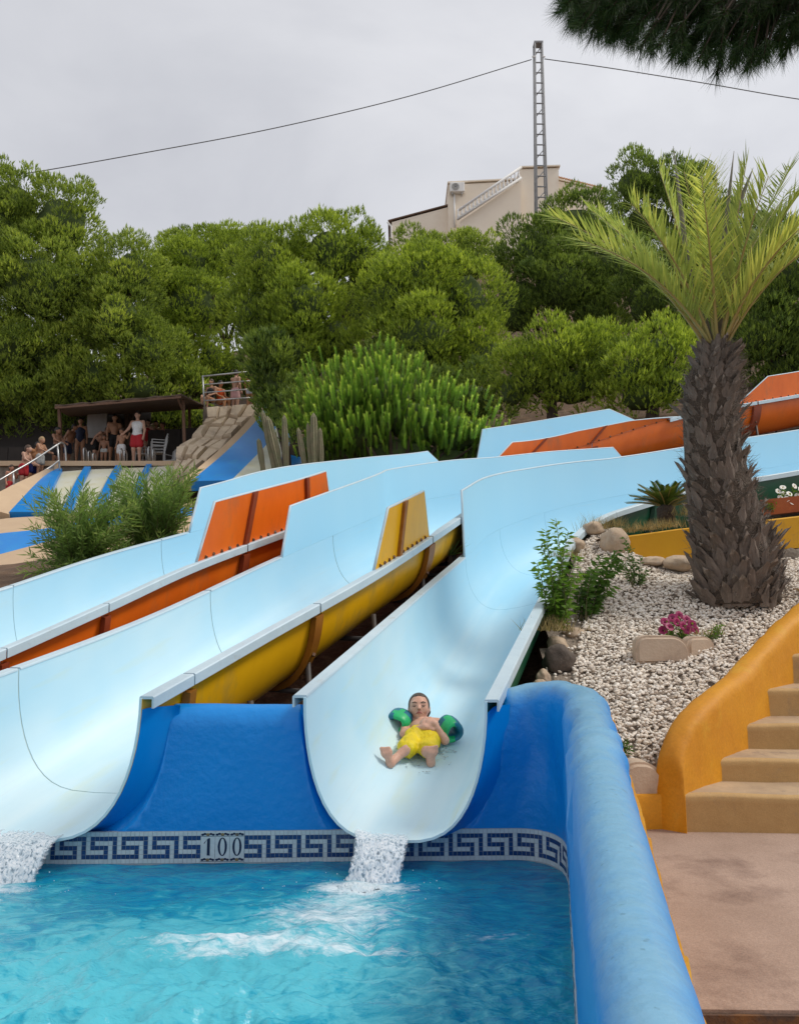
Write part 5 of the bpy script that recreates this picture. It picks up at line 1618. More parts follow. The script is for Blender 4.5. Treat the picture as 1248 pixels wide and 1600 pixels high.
stem_shrub('small_plant', 'little grey-green plant behind the pool coping', p,
           [p + V3((rs.uniform(-.07, .07), rs.uniform(-.05, .05), rs.uniform(.04, .12))) for _ in range(12)], .05, .006, 150, 'leaf_dark', 6, up=.6, cat='plant')
p = on_bed(1115, 1000)
stem_shrub('small_plant', 'little pale green weed right of the magenta flowers', p,
           [p + V3((rs.uniform(-.09, .09), rs.uniform(-.05, .05), rs.uniform(.02, .13))) for _ in range(12)], .035, .006, 150, 'leaf_light', 7, up=.6, cat='plant')
def flowers(name, label, base, stems, petal_m, centre_m, r, seed, leaf='leaf_light', npet=5, heads=None):
    th = stem_shrub(name, label, base, stems, .035, .010, 120, leaf, seed, cat='flowers', up=.4)
    rg = random.Random(seed)
    for tip in (heads or stems):
        tip = V3(tip)
        f = V3((rg.uniform(-.5, .5), -1, rg.uniform(.2, .9))).normalized()
        a = f.cross(V3((0, 0, 1))).normalized(); b = f.cross(a)
        mb = MB()
        for k in range(npet):
            an = 2 * math.pi * k / npet + rg.random() * .3
            d = a * math.cos(an) + b * math.sin(an); e = f.cross(d)
            w = r * math.sin(math.pi / npet) * 1.25
            mb.add([tip, tip + d * r * .6 + e * w + f * r * .25, tip + d * r * 1.05 + e * w * .55 + f * r * .18, tip + d * r * 1.05 - e * w * .55 + f * r * .18, tip + d * r * .6 - e * w + f * r * .25], [(0, 1, 2, 3, 4)])
        fl = mb.build('flower', M[petal_m], th, recalc=False)
        mb = MB(); q = tip + f * r * .1
        mb.add([q + a * r * .25, q + b * r * .25, q - a * r * .25, q - b * r * .25, q + f * r * .25], [(0, 1, 4), (1, 2, 4), (2, 3, 4), (3, 0, 4)])
        mb.build('flower_centre', M[centre_m], fl)
M['magenta'] = mat('magenta_petal', (0.34, 0.006, 0.09), .5, (0.22, 0.004, 0.07), 30)
M['magenta_dark'] = mat('magenta_throat', (0.12, 0.003, 0.04), .6)
M['white_petal'] = mat('white_petal', (0.80, 0.78, 0.72), .5)
M['yellow_centre'] = mat('yellow_centre', (0.55, 0.33, 0.02), .6)
p = on_bed(1060, 1003)
flowers('petunia', 'magenta petunias flowering behind the kerb stone', p,
        [at(u, v, p.y + dy) for u, v, dy in ((1038, 972, 0), (1050, 966, .05), (1060, 962, .06), (1072, 968, .03), (1080, 976, 0), (1045, 980, -.05), (1066, 978, -.05), (1074, 984, -.06), (1035, 985, 0), (1056, 972, -.04), (1085, 984, .0))], 'magenta', 'magenta_dark', .034, 9)
tb = at(1238, 785, 8.2)
flowers('daisies', 'white daisies growing in the terracotta trough', tb,
        [at(u, v, 8.15 + dy) for u, v, dy in ((1215, 768, 0), (1222, 762, 0), (1232, 772, 0), (1240, 760, .05), (1228, 780, -.05), (1218, 778, 0), (1245, 775, 0), (1236, 785, -.05), (1250, 765, 0), (1224, 772, .05), (1243, 783, 0))], 'white_petal', 'yellow_centre', .03, 10, npet=8)
stem_shrub('small_plant', 'small pink-tipped plant at the left end of the terracotta trough', at(1200, 800, 8.1),
           [at(1200 + rs.uniform(-14, 16), rs.uniform(775, 795), 8.1) for _ in range(10)], .05, .008, 120, 'leaf_light', 12, cat='plant')

def grass(name, label, spots, m, seed):
    rg = np.random.default_rng(seed)
    B, T = [], []
    for c, r, h, n in spots:
        c = np.array(c)
        for _ in range(n):
            o = rg.normal(0, r, 2)
            b = c + np.array([o[0], o[1], 0])
            B.append(b); T.append(b + np.array([rg.normal(0, h * .35), rg.normal(0, h * .25), h * rg.uniform(.5, 1.1)]))
    V, F = tris_blades(np.array(B), np.array(T), np.full(len(B), .0028))
    o = mesh_np(name, V, F, None, [M[m]], attrs={'tone': np.repeat(rg.random(len(B)), 3)})
    props(o, label, 'grass', kind='stuff')
spots = []
for u, v, Y, r, h, n in ((945, 826, 8.55, .06, .14, 110), (965, 822, 8.5, .06, .12, 90), (925, 830, 8.6, .08, .2, 120), (1005, 828, 8.15, .10, .11, 200), (1040, 824, 8.15, .10, .11, 200), (980, 832, 8.15, .06, .10, 100), (1075, 805, 8.4, .1, .16, 120),
                         (1195, 880, 7.0, .06, .08, 60), (885, 870, 7.6, .08, .12, 120), (860, 985, 6.15, .10, .12, 160), (1100, 992, 6.1, .08, .06, 40)):
    spots.append((at(u, v, Y), r, h, n))
grass('dry_grass', 'dry straw-coloured grass tufts along the bed and planter', spots, 'dry', 21)
agv = at(703, 868, 8.25)
def agave():
    th = empty('spiky_plant', agv, 'small spiky plant between the middle and right slides', 'plant')
    rg = np.random.default_rng(3); B, T = [], []
    for k in range(60):
        an = k * 2.4; el = rg.uniform(.15, 1.4)
        d = np.array([math.cos(an) * math.cos(el), math.sin(an) * math.cos(el), math.sin(el)])
        B.append(np.array(agv)); T.append(np.array(agv) + d * rg.uniform(.16, .3))
    V, F = leaf_quads(np.array(B), np.array(T), np.full(60, .006), None, .3)
    mesh_np('foliage', V, F, th, [M['reed']], attrs={'tone': np.repeat(rg.uniform(.2, .8, 60), 4)})
    mb = MB(); mb.tube([agv - V3((0, 0, .25)), agv], [.03, .02], 6); mb.build('stem', M['bark'], th)
agave()

# ---- cacti behind the left slide
M['cactus'] = mat('cactus_skin', (0.17, 0.185, 0.10), .8, (0.26, 0.22, 0.14), 9, bump=.5, bscale=40, bdist=.02)
def cactus(label, Y, cols):
    b = at(cols[0][0], 735, Y)
    th = empty('columnar_cactus', (b.x, Y, gz(b.x, Y)), label, 'cactus', 'columnar cacti behind the slides')
    for (u0, v0, u1, v1, r) in cols:
        a, t = at(u0, v0, Y), at(u1, v1, Y)
        rings = []
        for k in range(15):
            q = k / 14
            c = a.lerp(t, q); rr = r * (1 - .12 * math.sin(q * 9)) * (1 if q < .85 else max(.12, math.sqrt(max(0, 1 - ((q - .85) / .15) ** 2))))
            rings.append([c + V3((math.cos(2 * math.pi * j / 20), math.sin(2 * math.pi * j / 20), 0)) * rr * (1 if j % 2 else .74) for j in range(20)])
        mb = MB(); mb.loft(rings, True, 0, True); mb.build('column', M['cactus'], th, smooth=False)
cactus('grey-green columnar cactus leaning beside the steep blue slide', 13.6, [(440, 745, 418, 650, .075), (448, 740, 444, 648, .055), (412, 740, 404, 685, .05), (430, 740, 410, 640, .05)])
cactus('grey columnar cactus at the left foot of the bright pine shrub', 13.4, [(492, 740, 490, 645, .07), (478, 740, 466, 668, .05), (503, 740, 500, 668, .045), (486, 740, 481, 660, .04)])

# ---- pine bough hanging into the top right corner
M['bough'] = leafmat('long_pine_needles', (0.014, 0.034, 0.010), (0.085, 0.13, 0.03), .3, mid=(0.036, 0.070, 0.017))
def bough():
    Y0 = 3.6
    root = at(1420, -120, Y0 + .3)
    th = empty('pine_bough', root, 'dark pine bough with long needles hanging into the top right corner', 'branch')
    rg = np.random.default_rng(31)
    mb = MB(); B, T, TN = [], [], []
    mb.tube([root + V3((5.2, 1.6, .9)), root + V3((3.0, 1.0, .75)), root + V3((1.2, .4, .45)), root, at(1200, -20, Y0), at(1050, -25, Y0), at(930, -20, Y0)], [.13, .10, .06, .035, .022, .014, .006], 8)
    ends = []
    for u in np.arange(885, 1400, 16):
        for rep in range(14):
            vb = float(np.interp(u, [870, 920, 1000, 1060, 1130, 1190, 1260, 1400], [20, 55, 82, 100, 118, 98, 75, 80]))
            ends.append((u + rg.uniform(-12, 12), rg.uniform(-45, vb), Y0 + rg.uniform(-.28, .28)))
    for u in np.arange(900, 2000, 34):       # the rest of the bough, above and right of the frame
        for rep in range(5):
            ends.append((u + rg.uniform(-16, 16), rg.uniform(-290, -40) if u < 1400 else rg.uniform(-330, 40), Y0 + rg.uniform(-.35, .45)))
    for (u, v, Y) in ends:
        e = at(u, v, Y); s = at(u + rg.uniform(10, 60), min(v - 30, -15) if v > -60 else v + rg.uniform(-60, 40), Y0 + (Y - Y0) * .4)
        mb.tube([s, s.lerp(e, .5), e], [.006, .005, .003], 5)
        d = unit(np.array(e - s)); L_ = .16
        n = 165
        a = unit(np.cross(d, rg.normal(size=3))); b = np.cross(d, a)
        s_ = rg.random((n, 1)); an = rg.uniform(0, 6.28, (n, 1))
        o = a * np.cos(an) + b * np.sin(an)
        p = np.array(e) - d * L_ * s_ * .8
        tip = p + unit(d * rg.uniform(.45, 1.3, (n, 1)) + o * rg.uniform(.25, .85, (n, 1)) + np.array([0, 0, -.12])) * rg.uniform(.075, .125, (n, 1))
        B.append(p); T.append(tip); TN.append(np.clip(rg.normal(.35, .2, n), 0, 1))
    B, T, TN = np.concatenate(B), np.concatenate(T), np.concatenate(TN)
    V, F = tris_blades(B, T, np.full(len(B), .0013))
    mesh_np('needles', V, F, th, [M['bough']], attrs={'tone': np.repeat(TN, 3)})
    mb.build('twig', M['bark'], th, smooth=True)
bough()
# ================================================================== CHILDREN'S SLIDE AND UPPER TERRACE
M['beige'] = mat('beige_render', (0.58, 0.42, 0.27), 0.7, (0.52, 0.37, 0.24), 2, bump=.15, bscale=20, dirt=(0.40, 0.30, 0.21), dirt_scale=3, dirt_lo=.6, dirt_hi=.8)
M['kid_white'] = mat('old_white_gelcoat', (0.66, 0.66, 0.58), 0.4, (0.62, 0.60, 0.42), 1.2, dirt=(0.52, 0.47, 0.28), dirt_scale=1.5, dirt_lo=.55, dirt_hi=.8)
M['kid_blue'] = mat('kid_slide_blue', (0.004, 0.20, 0.62), 0.35, (0.006, 0.24, 0.66), 1.5, dirt=(.03, .3, .62), dirt_scale=2)
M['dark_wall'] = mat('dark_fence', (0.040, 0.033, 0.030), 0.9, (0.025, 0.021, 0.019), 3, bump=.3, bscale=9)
M['awning'] = mat('brown_canvas', (0.13, 0.088, 0.062), 0.9, (0.095, 0.065, 0.048), 2, bump=.2, bscale=10)
M['timber'] = mat('timber', (0.17, 0.09, 0.055), .8, (0.12, 0.065, 0.04), 12)
M['slope_stone'] = mat('slope_stone', (0.62, 0.50, 0.36), 0.9, (0.50, 0.39, 0.28), 2.2, bump=.6, bscale=8, bdist=.05, dirt=(.36, .28, .21), dirt_scale=2.2, dirt_lo=.55, dirt_hi=.72)
M['plastic_grey'] = mat('grey_plastic', (0.42, 0.42, 0.42), 0.5, (0.34, 0.34, 0.34), 6)

def strip(mb, A, B, th=.06, m=0, sub=5):
    """thick strip between two polylines of world points"""
    n = (len(A) - 1) * sub
    ra = [catmull(A, (len(A) - 1) * k / n) for k in range(n + 1)]
    rb = [catmull(B, (len(B) - 1) * k / n) for k in range(n + 1)]
    rings = [[a, b, b + V3((0, th * .5, -th)), a + V3((0, th * .5, -th))] for a, b in zip(ra, rb)]
    mb.loft(rings, True, m, True)

PZ = at(200, 720, 25.6).z
def kids_area():
    # platform
    mb = MB()
    f0, f1 = at(88, 724, 25.6), at(325, 716, 25.6)
    mb.prism([(f0.x - 3, 25.6, PZ), (f1.x + .3, 25.6, PZ), (f1.x + .3, 29.5, PZ), (f0.x - 3, 29.5, PZ)], (0, 0, -.16))
    o = mb.build('platform', M['beige']); props(o, 'beige starting platform under the brown awning', 'platform', kind='structure')
    mb = MB(); mb.prism([(f0.x - 3, 25.75, PZ - .17), (f1.x + .2, 25.75, PZ - .17), (f1.x + .2, 29.4, PZ - .17), (f0.x - 3, 29.4, PZ - .17)], (0, 0, -1.6))
    o = mb.build('platform_base', M['concrete']); props(o, 'concrete base below the starting platform', 'wall', kind='structure')
    # multi-lane slide
    th = empty('children_slide', at(150, 790, 22), 'wide white children slide with blue lane dividers at left', 'water slide')
    def line(ut, vt, ub, vb, Yt=25.5, Yb=21.0):
        return [at(ut, vt, Yt), at(ut * .62 + ub * .38, vt * .66 + vb * .34, Yt * .62 + Yb * .38), at(ub, vb, Yb)]
    tops = [(98, 737), (133, 734), (182, 732), (230, 730), (285, 727)]
    bots = [(68, 806), (98, 803), (148, 798), (198, 793), (250, 788)]
    wdt = [(-14, -52), (10, 16), (9, 16), (8, 15)]
    # lane beds
    for i in range(4):
        a, b = tops[i], tops[i + 1]; c, d = bots[i], bots[i + 1]
        mb = MB(); strip(mb, line(a[0], a[1], c[0], c[1]), line(b[0], b[1], d[0], d[1]), .12)
        mb.build('lane_bed', M['kid_white'], th, smooth=True, sharp=30)
    for i in range(4):
        a, c = tops[i], bots[i]
        dt, db = wdt[i]
        mb = MB()
        up = V3((0, -.05, .10))
        A = [p + up for p in line(min(a[0], a[0] + dt), a[1], min(c[0], c[0] + db), c[1])]; B = [p + up for p in line(max(a[0], a[0] + dt), a[1], max(c[0], c[0] + db), c[1])]
        strip(mb, A, B, .22)
        mb.build('lane_divider', M['kid_blue'], th, smooth=True, sharp=30)
    mb = MB(); A = line(94, 731, 2, 800, 25.5, 20.9); B = line(84, 739, 16, 808, 25.5, 20.9)
    A0 = [at(92, 730, 25.5), at(45, 752, 23.8), at(-40, 795, 20.9)]
    strip(mb, [p + V3((0, 0, .12)) for p in A0], [p + V3((0, 0, .08)) for p in line(85, 738, 14, 808, 25.5, 20.9)], .3)
    mb.build('side_wall', M['beige'], th, smooth=True, sharp=30)
    mb = MB(); strip(mb, [at(-60, 822, 20.6), at(10, 810, 20.8), at(90, 805, 20.9), at(180, 796, 20.9), at(300, 785, 20.9)],
                     [at(-60, 845, 19.0), at(0, 834, 19.0), at(80, 825, 19.2), at(170, 805, 19.6), at(300, 792, 19.8)], .3)
    mb.build('landing_ledge', M['beige'], th, smooth=True, sharp=30)
    mb = MB(); strip(mb, [at(-60, 844, 18.98), at(0, 833.5, 18.98), at(80, 824.5, 19.18), at(170, 804.5, 19.58), at(300, 791.5, 19.78)],
                     [at(-60, 880, 18.2), at(0, 866, 18.2), at(60, 850, 18.4), at(150, 826, 18.9), at(300, 806, 19.4)], .3)
    mb.build('basin_edge', M['kid_blue'], th, smooth=True, sharp=30)
    mb = MB(); strip(mb, [at(-60, 880, 18.15), at(0, 866, 18.15), at(60, 850, 18.35), at(150, 826, 18.85), at(300, 806, 19.35)],
                     [at(-60, 990, 15.6), at(0, 975, 15.6), at(60, 960, 15.8), at(150, 930, 16.2), at(300, 900, 16.8)], .3)
    mb.build('outer_kerb', M['beige'], th, smooth=True, sharp=30)
    # steep slide
    th = empty('steep_slide', at(360, 745, 22), 'steep blue and white slide dropping from the upper terrace', 'water slide')
    Ys = [27.2, 26.0, 24.0, 21.6]
    pl = lambda pts, dy=0: [at(u, v, y + dy) for (u, v), y in zip(pts, Ys)]
    A = pl([(408, 629), (390, 655), (346, 700), (284, 752)]); B = pl([(415, 635), (398, 660), (355, 704), (298, 752)])
    C = pl([(434, 662), (420, 690), (396, 716), (362, 750)], -.3); D = pl([(450, 672), (446, 702), (434, 724), (416, 750)], -.3); E = pl([(480, 690), (476, 712), (466, 730), (450, 752)], -.3)
    for nm, P, Q, m in (('coping', A, B, 'beige'), ('side_wall', B, C, 'kid_blue'), ('lane_bed', C, D, 'kid_white'), ('lane_divider', D, E, 'kid_blue')):
        mb = MB(); strip(mb, P, Q, .25); mb.build(nm, M[m], th, smooth=True, sharp=30)
    # stone-clad slope between terrace and platform
    th = empty('stone_slope', at(330, 700, 25), 'beige stone-clad slope beside the steep slide', 'rock wall')
    rows = [((322, 641), (411, 631), 27.9), ((324, 660), (394, 655), 27.5), ((317, 672), (378, 672), 27.0), ((300, 690), (362, 690), 26.2), ((278, 700), (345, 706), 25.4), ((276, 722), (322, 724), 24.6), ((268, 742), (296, 746), 23.6)]
    rg = random.Random(12)
    nc = 4
    grid = []
    for j, (a, b, y) in enumerate(rows):
        r_ = []
        for i in range(nc + 1):
            f = i / nc
            ju = rg.uniform(-5, 5) if 0 < i < nc else 0; jv = rg.uniform(-4, 4) if 0 < j < len(rows) - 1 else 0
            r_.append(at(a[0] + (b[0] - a[0]) * f + ju, a[1] + (b[1] - a[1]) * f + jv, y + rg.uniform(-.12, .12)))
        grid.append(r_)
    mb = MB(); mb.loft([[p + V3((0, .22, -.05)) for p in r_] for r_ in grid]); mb.build('mortar', M['concrete'], th)
    for j in range(len(rows) - 1):
        for i in range(nc):
            q = [grid[j][i], grid[j][i + 1], grid[j + 1][i + 1], grid[j + 1][i]]
            c = sum(q, V3((0, 0, 0))) / 4
            nrm = (q[1] - q[0]).cross(q[3] - q[0]).normalized()
            if nrm.y > 0: nrm = -nrm
            push = rg.uniform(.0, .12)
            outer = [c + (p - c) * .955 for p in q]; inner = [c + (p - c) * .72 + nrm * (.10 + push) for p in q]
            mid = [c + (p - c) * .90 + nrm * (.06 + push * .6) for p in q]
            mb = MB(); mb.loft([[p - nrm * .25 for p in outer], outer, mid, inner], True); mb.poly(inner)
            mb.build('stone', M['slope_stone'], th, smooth=True, sharp=45)
    # awning and posts
    th = empty('awning', at(200, 720, 26), 'brown canvas awning shading the starting platform', 'awning')
    fl, fr, br, bl = at(86, 634, 25.5), at(283, 617, 25.5), at(334, 638, 29.3), at(110, 652, 29.3)
    mb = MB(); n = 14; rr = []
    for k in range(n + 1):
        q = k / n
        a, b = fl.lerp(fr, q), bl.lerp(br, q)
        sag = V3((0, 0, -.05 * math.sin(q * math.pi * 5) ** 2))
        rr.append([a + sag, a.lerp(b, .5) + V3((0, 0, -.05)), b, b + V3((0, 0, .05)), a.lerp(b, .5) + V3((0, 0, 0.0)), a + sag + V3((0, 0, .05))])
    mb.loft(rr, True, 0, True); mb.build('canvas', M['awning'], th, smooth=True, sharp=30)
    mb = MB(); mb.box((fl.lerp(fr, .5) + V3((0, .03, -.06))), ((fr - fl).length, .06, .08), (0, -math.atan2(fr.z - fl.z, fr.x - fl.x), 0)); mb.build('beam', M['timber'], th)
    for u, v0, v1, Y in ((290, 720, 622, 26.2), (97, 724, 640, 26.0), (300, 700, 636, 28.8)):
        mb = MB(); a, b = at(u, v0, Y), at(u - 4, v1, Y); a.z = PZ; mb.box(a.lerp(b, .5), (.09, .09, (b - a).length), (0, math.atan2(b.x - a.x, b.z - a.z), 0)); mb.build('post', M['timber'], th)
    mb = MB(); a, b = at(285, 640, 26.1), at(276, 618, 25.6); mb.tube([a, b], .035, 6); mb.build('brace', M['timber'], th)
    # fences behind the platform
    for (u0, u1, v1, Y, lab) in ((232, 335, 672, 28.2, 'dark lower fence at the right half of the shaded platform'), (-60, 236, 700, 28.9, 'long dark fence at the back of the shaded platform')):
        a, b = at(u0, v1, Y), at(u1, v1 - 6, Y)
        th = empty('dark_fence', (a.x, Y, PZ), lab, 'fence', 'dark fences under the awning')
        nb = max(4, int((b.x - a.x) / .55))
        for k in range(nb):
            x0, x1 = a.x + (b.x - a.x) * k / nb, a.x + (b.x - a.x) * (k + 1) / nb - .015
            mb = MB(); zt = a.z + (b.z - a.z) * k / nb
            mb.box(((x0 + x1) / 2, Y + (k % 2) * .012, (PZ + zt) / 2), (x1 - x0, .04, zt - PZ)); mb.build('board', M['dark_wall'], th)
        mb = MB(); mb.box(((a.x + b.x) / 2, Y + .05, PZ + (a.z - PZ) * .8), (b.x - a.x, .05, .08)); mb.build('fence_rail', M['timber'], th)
    # hanging tarpaulin at the dark back left
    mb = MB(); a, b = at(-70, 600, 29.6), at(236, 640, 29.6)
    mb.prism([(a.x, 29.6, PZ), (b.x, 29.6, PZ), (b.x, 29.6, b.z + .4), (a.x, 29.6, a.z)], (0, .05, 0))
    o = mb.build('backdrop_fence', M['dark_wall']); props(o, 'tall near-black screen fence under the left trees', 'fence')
    # sign board and light crates behind the low fence
    mb = MB(); c = at(152, 663, 28.7); mb.box(c, (.72, .05, 1.0), bev=.01); o = mb.build('notice_board', M['plastic_grey']); props(o, 'grey notice board on the fence behind the waiting children', 'sign')
    # hand rails of the lane starts
    k = 0
    for u, v0, v1, lab in ((131, 729, 700, 'leftmost upright steel grab bar on the slide start'), (138.5, 728, 705, 'steel grab bar, second from the left on the slide start'), (145.5, 728, 708, 'steel grab bar, third from the left on the slide start'),
                           (188, 725, 701, 'steel grab bar in front of the boy in white shorts'), (194.5, 725, 704, 'steel grab bar just left of the lifeguard'), (232, 722, 698, 'steel grab bar between lifeguard and stacked chairs'), (239, 722, 702, 'rightmost steel grab bar before the stacked chairs')):
        a, b = at(u, v0 + 2, 25.8), at(u, v1, 25.8)
        a.z = PZ
        mb = MB(); mb.tube([a, b - V3((0, 0, .05)), b + V3((0, .04, 0)), b + V3((0, .16, .02)), b + V3((0, .26, -.06)), V3((b.x, b.y + .28, PZ))], .024, 8)
        o = mb.build('grab_bar', M['steel'], None, smooth=True); props(o, lab, 'grab bar', 'grab bars at the slide start')
    # railing along the access ramp at the far left
    th = empty('ramp_railing', at(22, 767, 24), 'steel pipe railing along the ramp at the left edge', 'railing')
    top = [at(-30, 766, 23.2), at(0, 750, 23.6), at(22, 737, 24), at(55, 718, 24.6), at(90, 695, 25.2), at(97, 692, 25.5), at(102, 698, 25.7), at(104, 727, 25.7)]
    low = [at(-30, 786, 23.2), at(0, 771, 23.6), at(22, 758, 24), at(58, 742, 24.6), at(80, 729, 25), at(93, 719, 25.2)]
    mb = MB(); mb.tube([catmull(top, 7 * k / 40) for k in range(41)], .03, 8); mb.build('top_rail', M['steel'], th, smooth=True)
    mb = MB(); mb.tube([catmull(low, 5 * k / 30) for k in range(31)], .028, 8); mb.build('lower_rail', M['steel'], th, smooth=True)
    for u0, v0, u1, v1, Y in ((94, 734, 90, 694, 25.2), (23, 768, 21, 737, 24.0), (-25, 795, -26, 762, 23.3)):
        mb = MB(); mb.tube([at(u0, v0, Y), at(u1, v1, Y)], .03, 8); mb.build('post', M['steel'], th, smooth=True)
    # ramp / stairs where people queue and its low wall
    mb = MB()
    rp_ = [at(-60, 800, 24.2), at(0, 778, 24.6), at(45, 760, 25.0), at(95, 735, 25.7)]
    strip(mb, rp_, [p + V3((-.6, 2.6, .15)) for p in rp_], .5)
    o = mb.build('ramp', M['concrete'], None, smooth=True, sharp=30); props(o, 'concrete ramp climbing to the starting platform', 'ramp', kind='structure')
    mb = MB(); a = [p + V3((-.6, 2.5, 1.05)) for p in rp_]; strip(mb, a, [p + V3((0, 0, -1.0)) for p in a], .1)
    o = mb.build('ramp_wall', M['concrete'], None, smooth=True, sharp=30); props(o, 'low brown wall behind the queue on the ramp', 'wall')
    # upper terrace
    mb = MB(); a, b = at(318, 640, 28.0), at(425, 630, 28.0)
    UZ = at(360, 636, 28.0).z
    mb.prism([(a.x, 27.95, UZ), (b.x + .6, 27.95, UZ), (b.x + .6, 32, UZ), (a.x, 32, UZ)], (0, 0, -.9))
    o = mb.build('upper_terrace', M['concrete']); props(o, 'earthy upper terrace where bathers wait', 'terrace', kind='structure')
    th = empty('terrace_railing', at(318, 630, 28), 'steel tube railing with four bars on the upper terrace', 'railing')
    Yr = 28.1
    for i, (v0, v1) in enumerate(((588, 580), (601, 594.5), (613.5, 607.5), (626, 621))):
        mb = MB(); mb.tube([at(317 + i, v0, Yr), at(398 + i * .7, v1, Yr)], .032 if i == 0 else .026, 8); mb.build('bar', M['steel'], th, smooth=True)
    for u0, u1, v0, v1 in ((317, 320, 587, 632), (398, 402, 579, 634)):
        mb = MB(); p0, p1 = at(u0, v0, Yr), at(u1, v1, Yr); p1.z = UZ - .02; mb.tube([p0, p1], .034, 8); mb.build('post', M['steel'], th, smooth=True)
    th = empty('terrace_railing', at(402, 634, 28), 'short steel railing end hidden by leaves right of the terrace', 'railing')
    for v in (580, 594, 607, 621):
        mb = MB(); mb.tube([at(403, v, 28.2), at(418, v - 8, 29.4)], .028, 8); mb.build('bar', M['steel'], th, smooth=True)
    mb = MB(); mb.tube([at(404, 579, 28.2), at(405, 632, 28.2)], .03, 8); mb.build('post', M['steel'], th, smooth=True)
    return UZ
UZ = kids_area()

def plastic_chair(label, p, rz, arms=True, s=1.0):
    th = empty('plastic_chair', p, label, 'chair', 'grey plastic chairs on the platform', rz=rz)
    def add(nm, fn):
        mb = MB(); fn(mb)
        o = mb.build(nm, M['plastic_grey'], None, smooth=True, sharp=35)
        o.parent = th
    add('seat', lambda m: m.box((0, 0, .43), (.46, .44, .03), (.06, 0, 0), bev=.01))
    for x in (-.21, .21):
        for y in (-.2, .2):
            add('leg', lambda m: m.tube([(x * 1.1, y * 1.15, 0), (x, y, .43)], [.018, .026], 6))
        if arms:
            add('armrest', lambda m: (m.box((x * 1.12, 0, .65), (.05, .44, .025), bev=.008), m.tube([(x * 1.1, -.2, .43), (x * 1.12, -.2, .65)], .02, 6)))
    for k in range(5):
        add('back_slat', lambda m: m.box((-.16 + .08 * k, .23 + .02, .66), (.05, .022, .44), (-.2, 0, 0), bev=.006))
    add('back_top', lambda m: m.tube([(-.22, .21, .45), (-.22, .28, .80), (-.12, .305, .88), (.12, .305, .88), (.22, .28, .80), (.22, .21, .45)], .024, 7))
for i in range(3):
    q = at(246, 722, 26.6); plastic_chair(['bottom chair of the grey stack right of the lifeguard', 'middle chair of the grey stack right of the lifeguard', 'top chair of the grey stack right of the lifeguard'][i], V3((q.x, 26.6, PZ + .10 * i)), -1.2)
q = at(226, 722, 26.9); plastic_chair('grey plastic chair left of the stack behind the lifeguard', V3((q.x, 26.9, PZ)), 1.3)
q = at(271, 722, 26.4); plastic_chair('low grey plastic chair tucked against the stone slope', V3((q.x, 26.4, PZ - .3)), -.4)

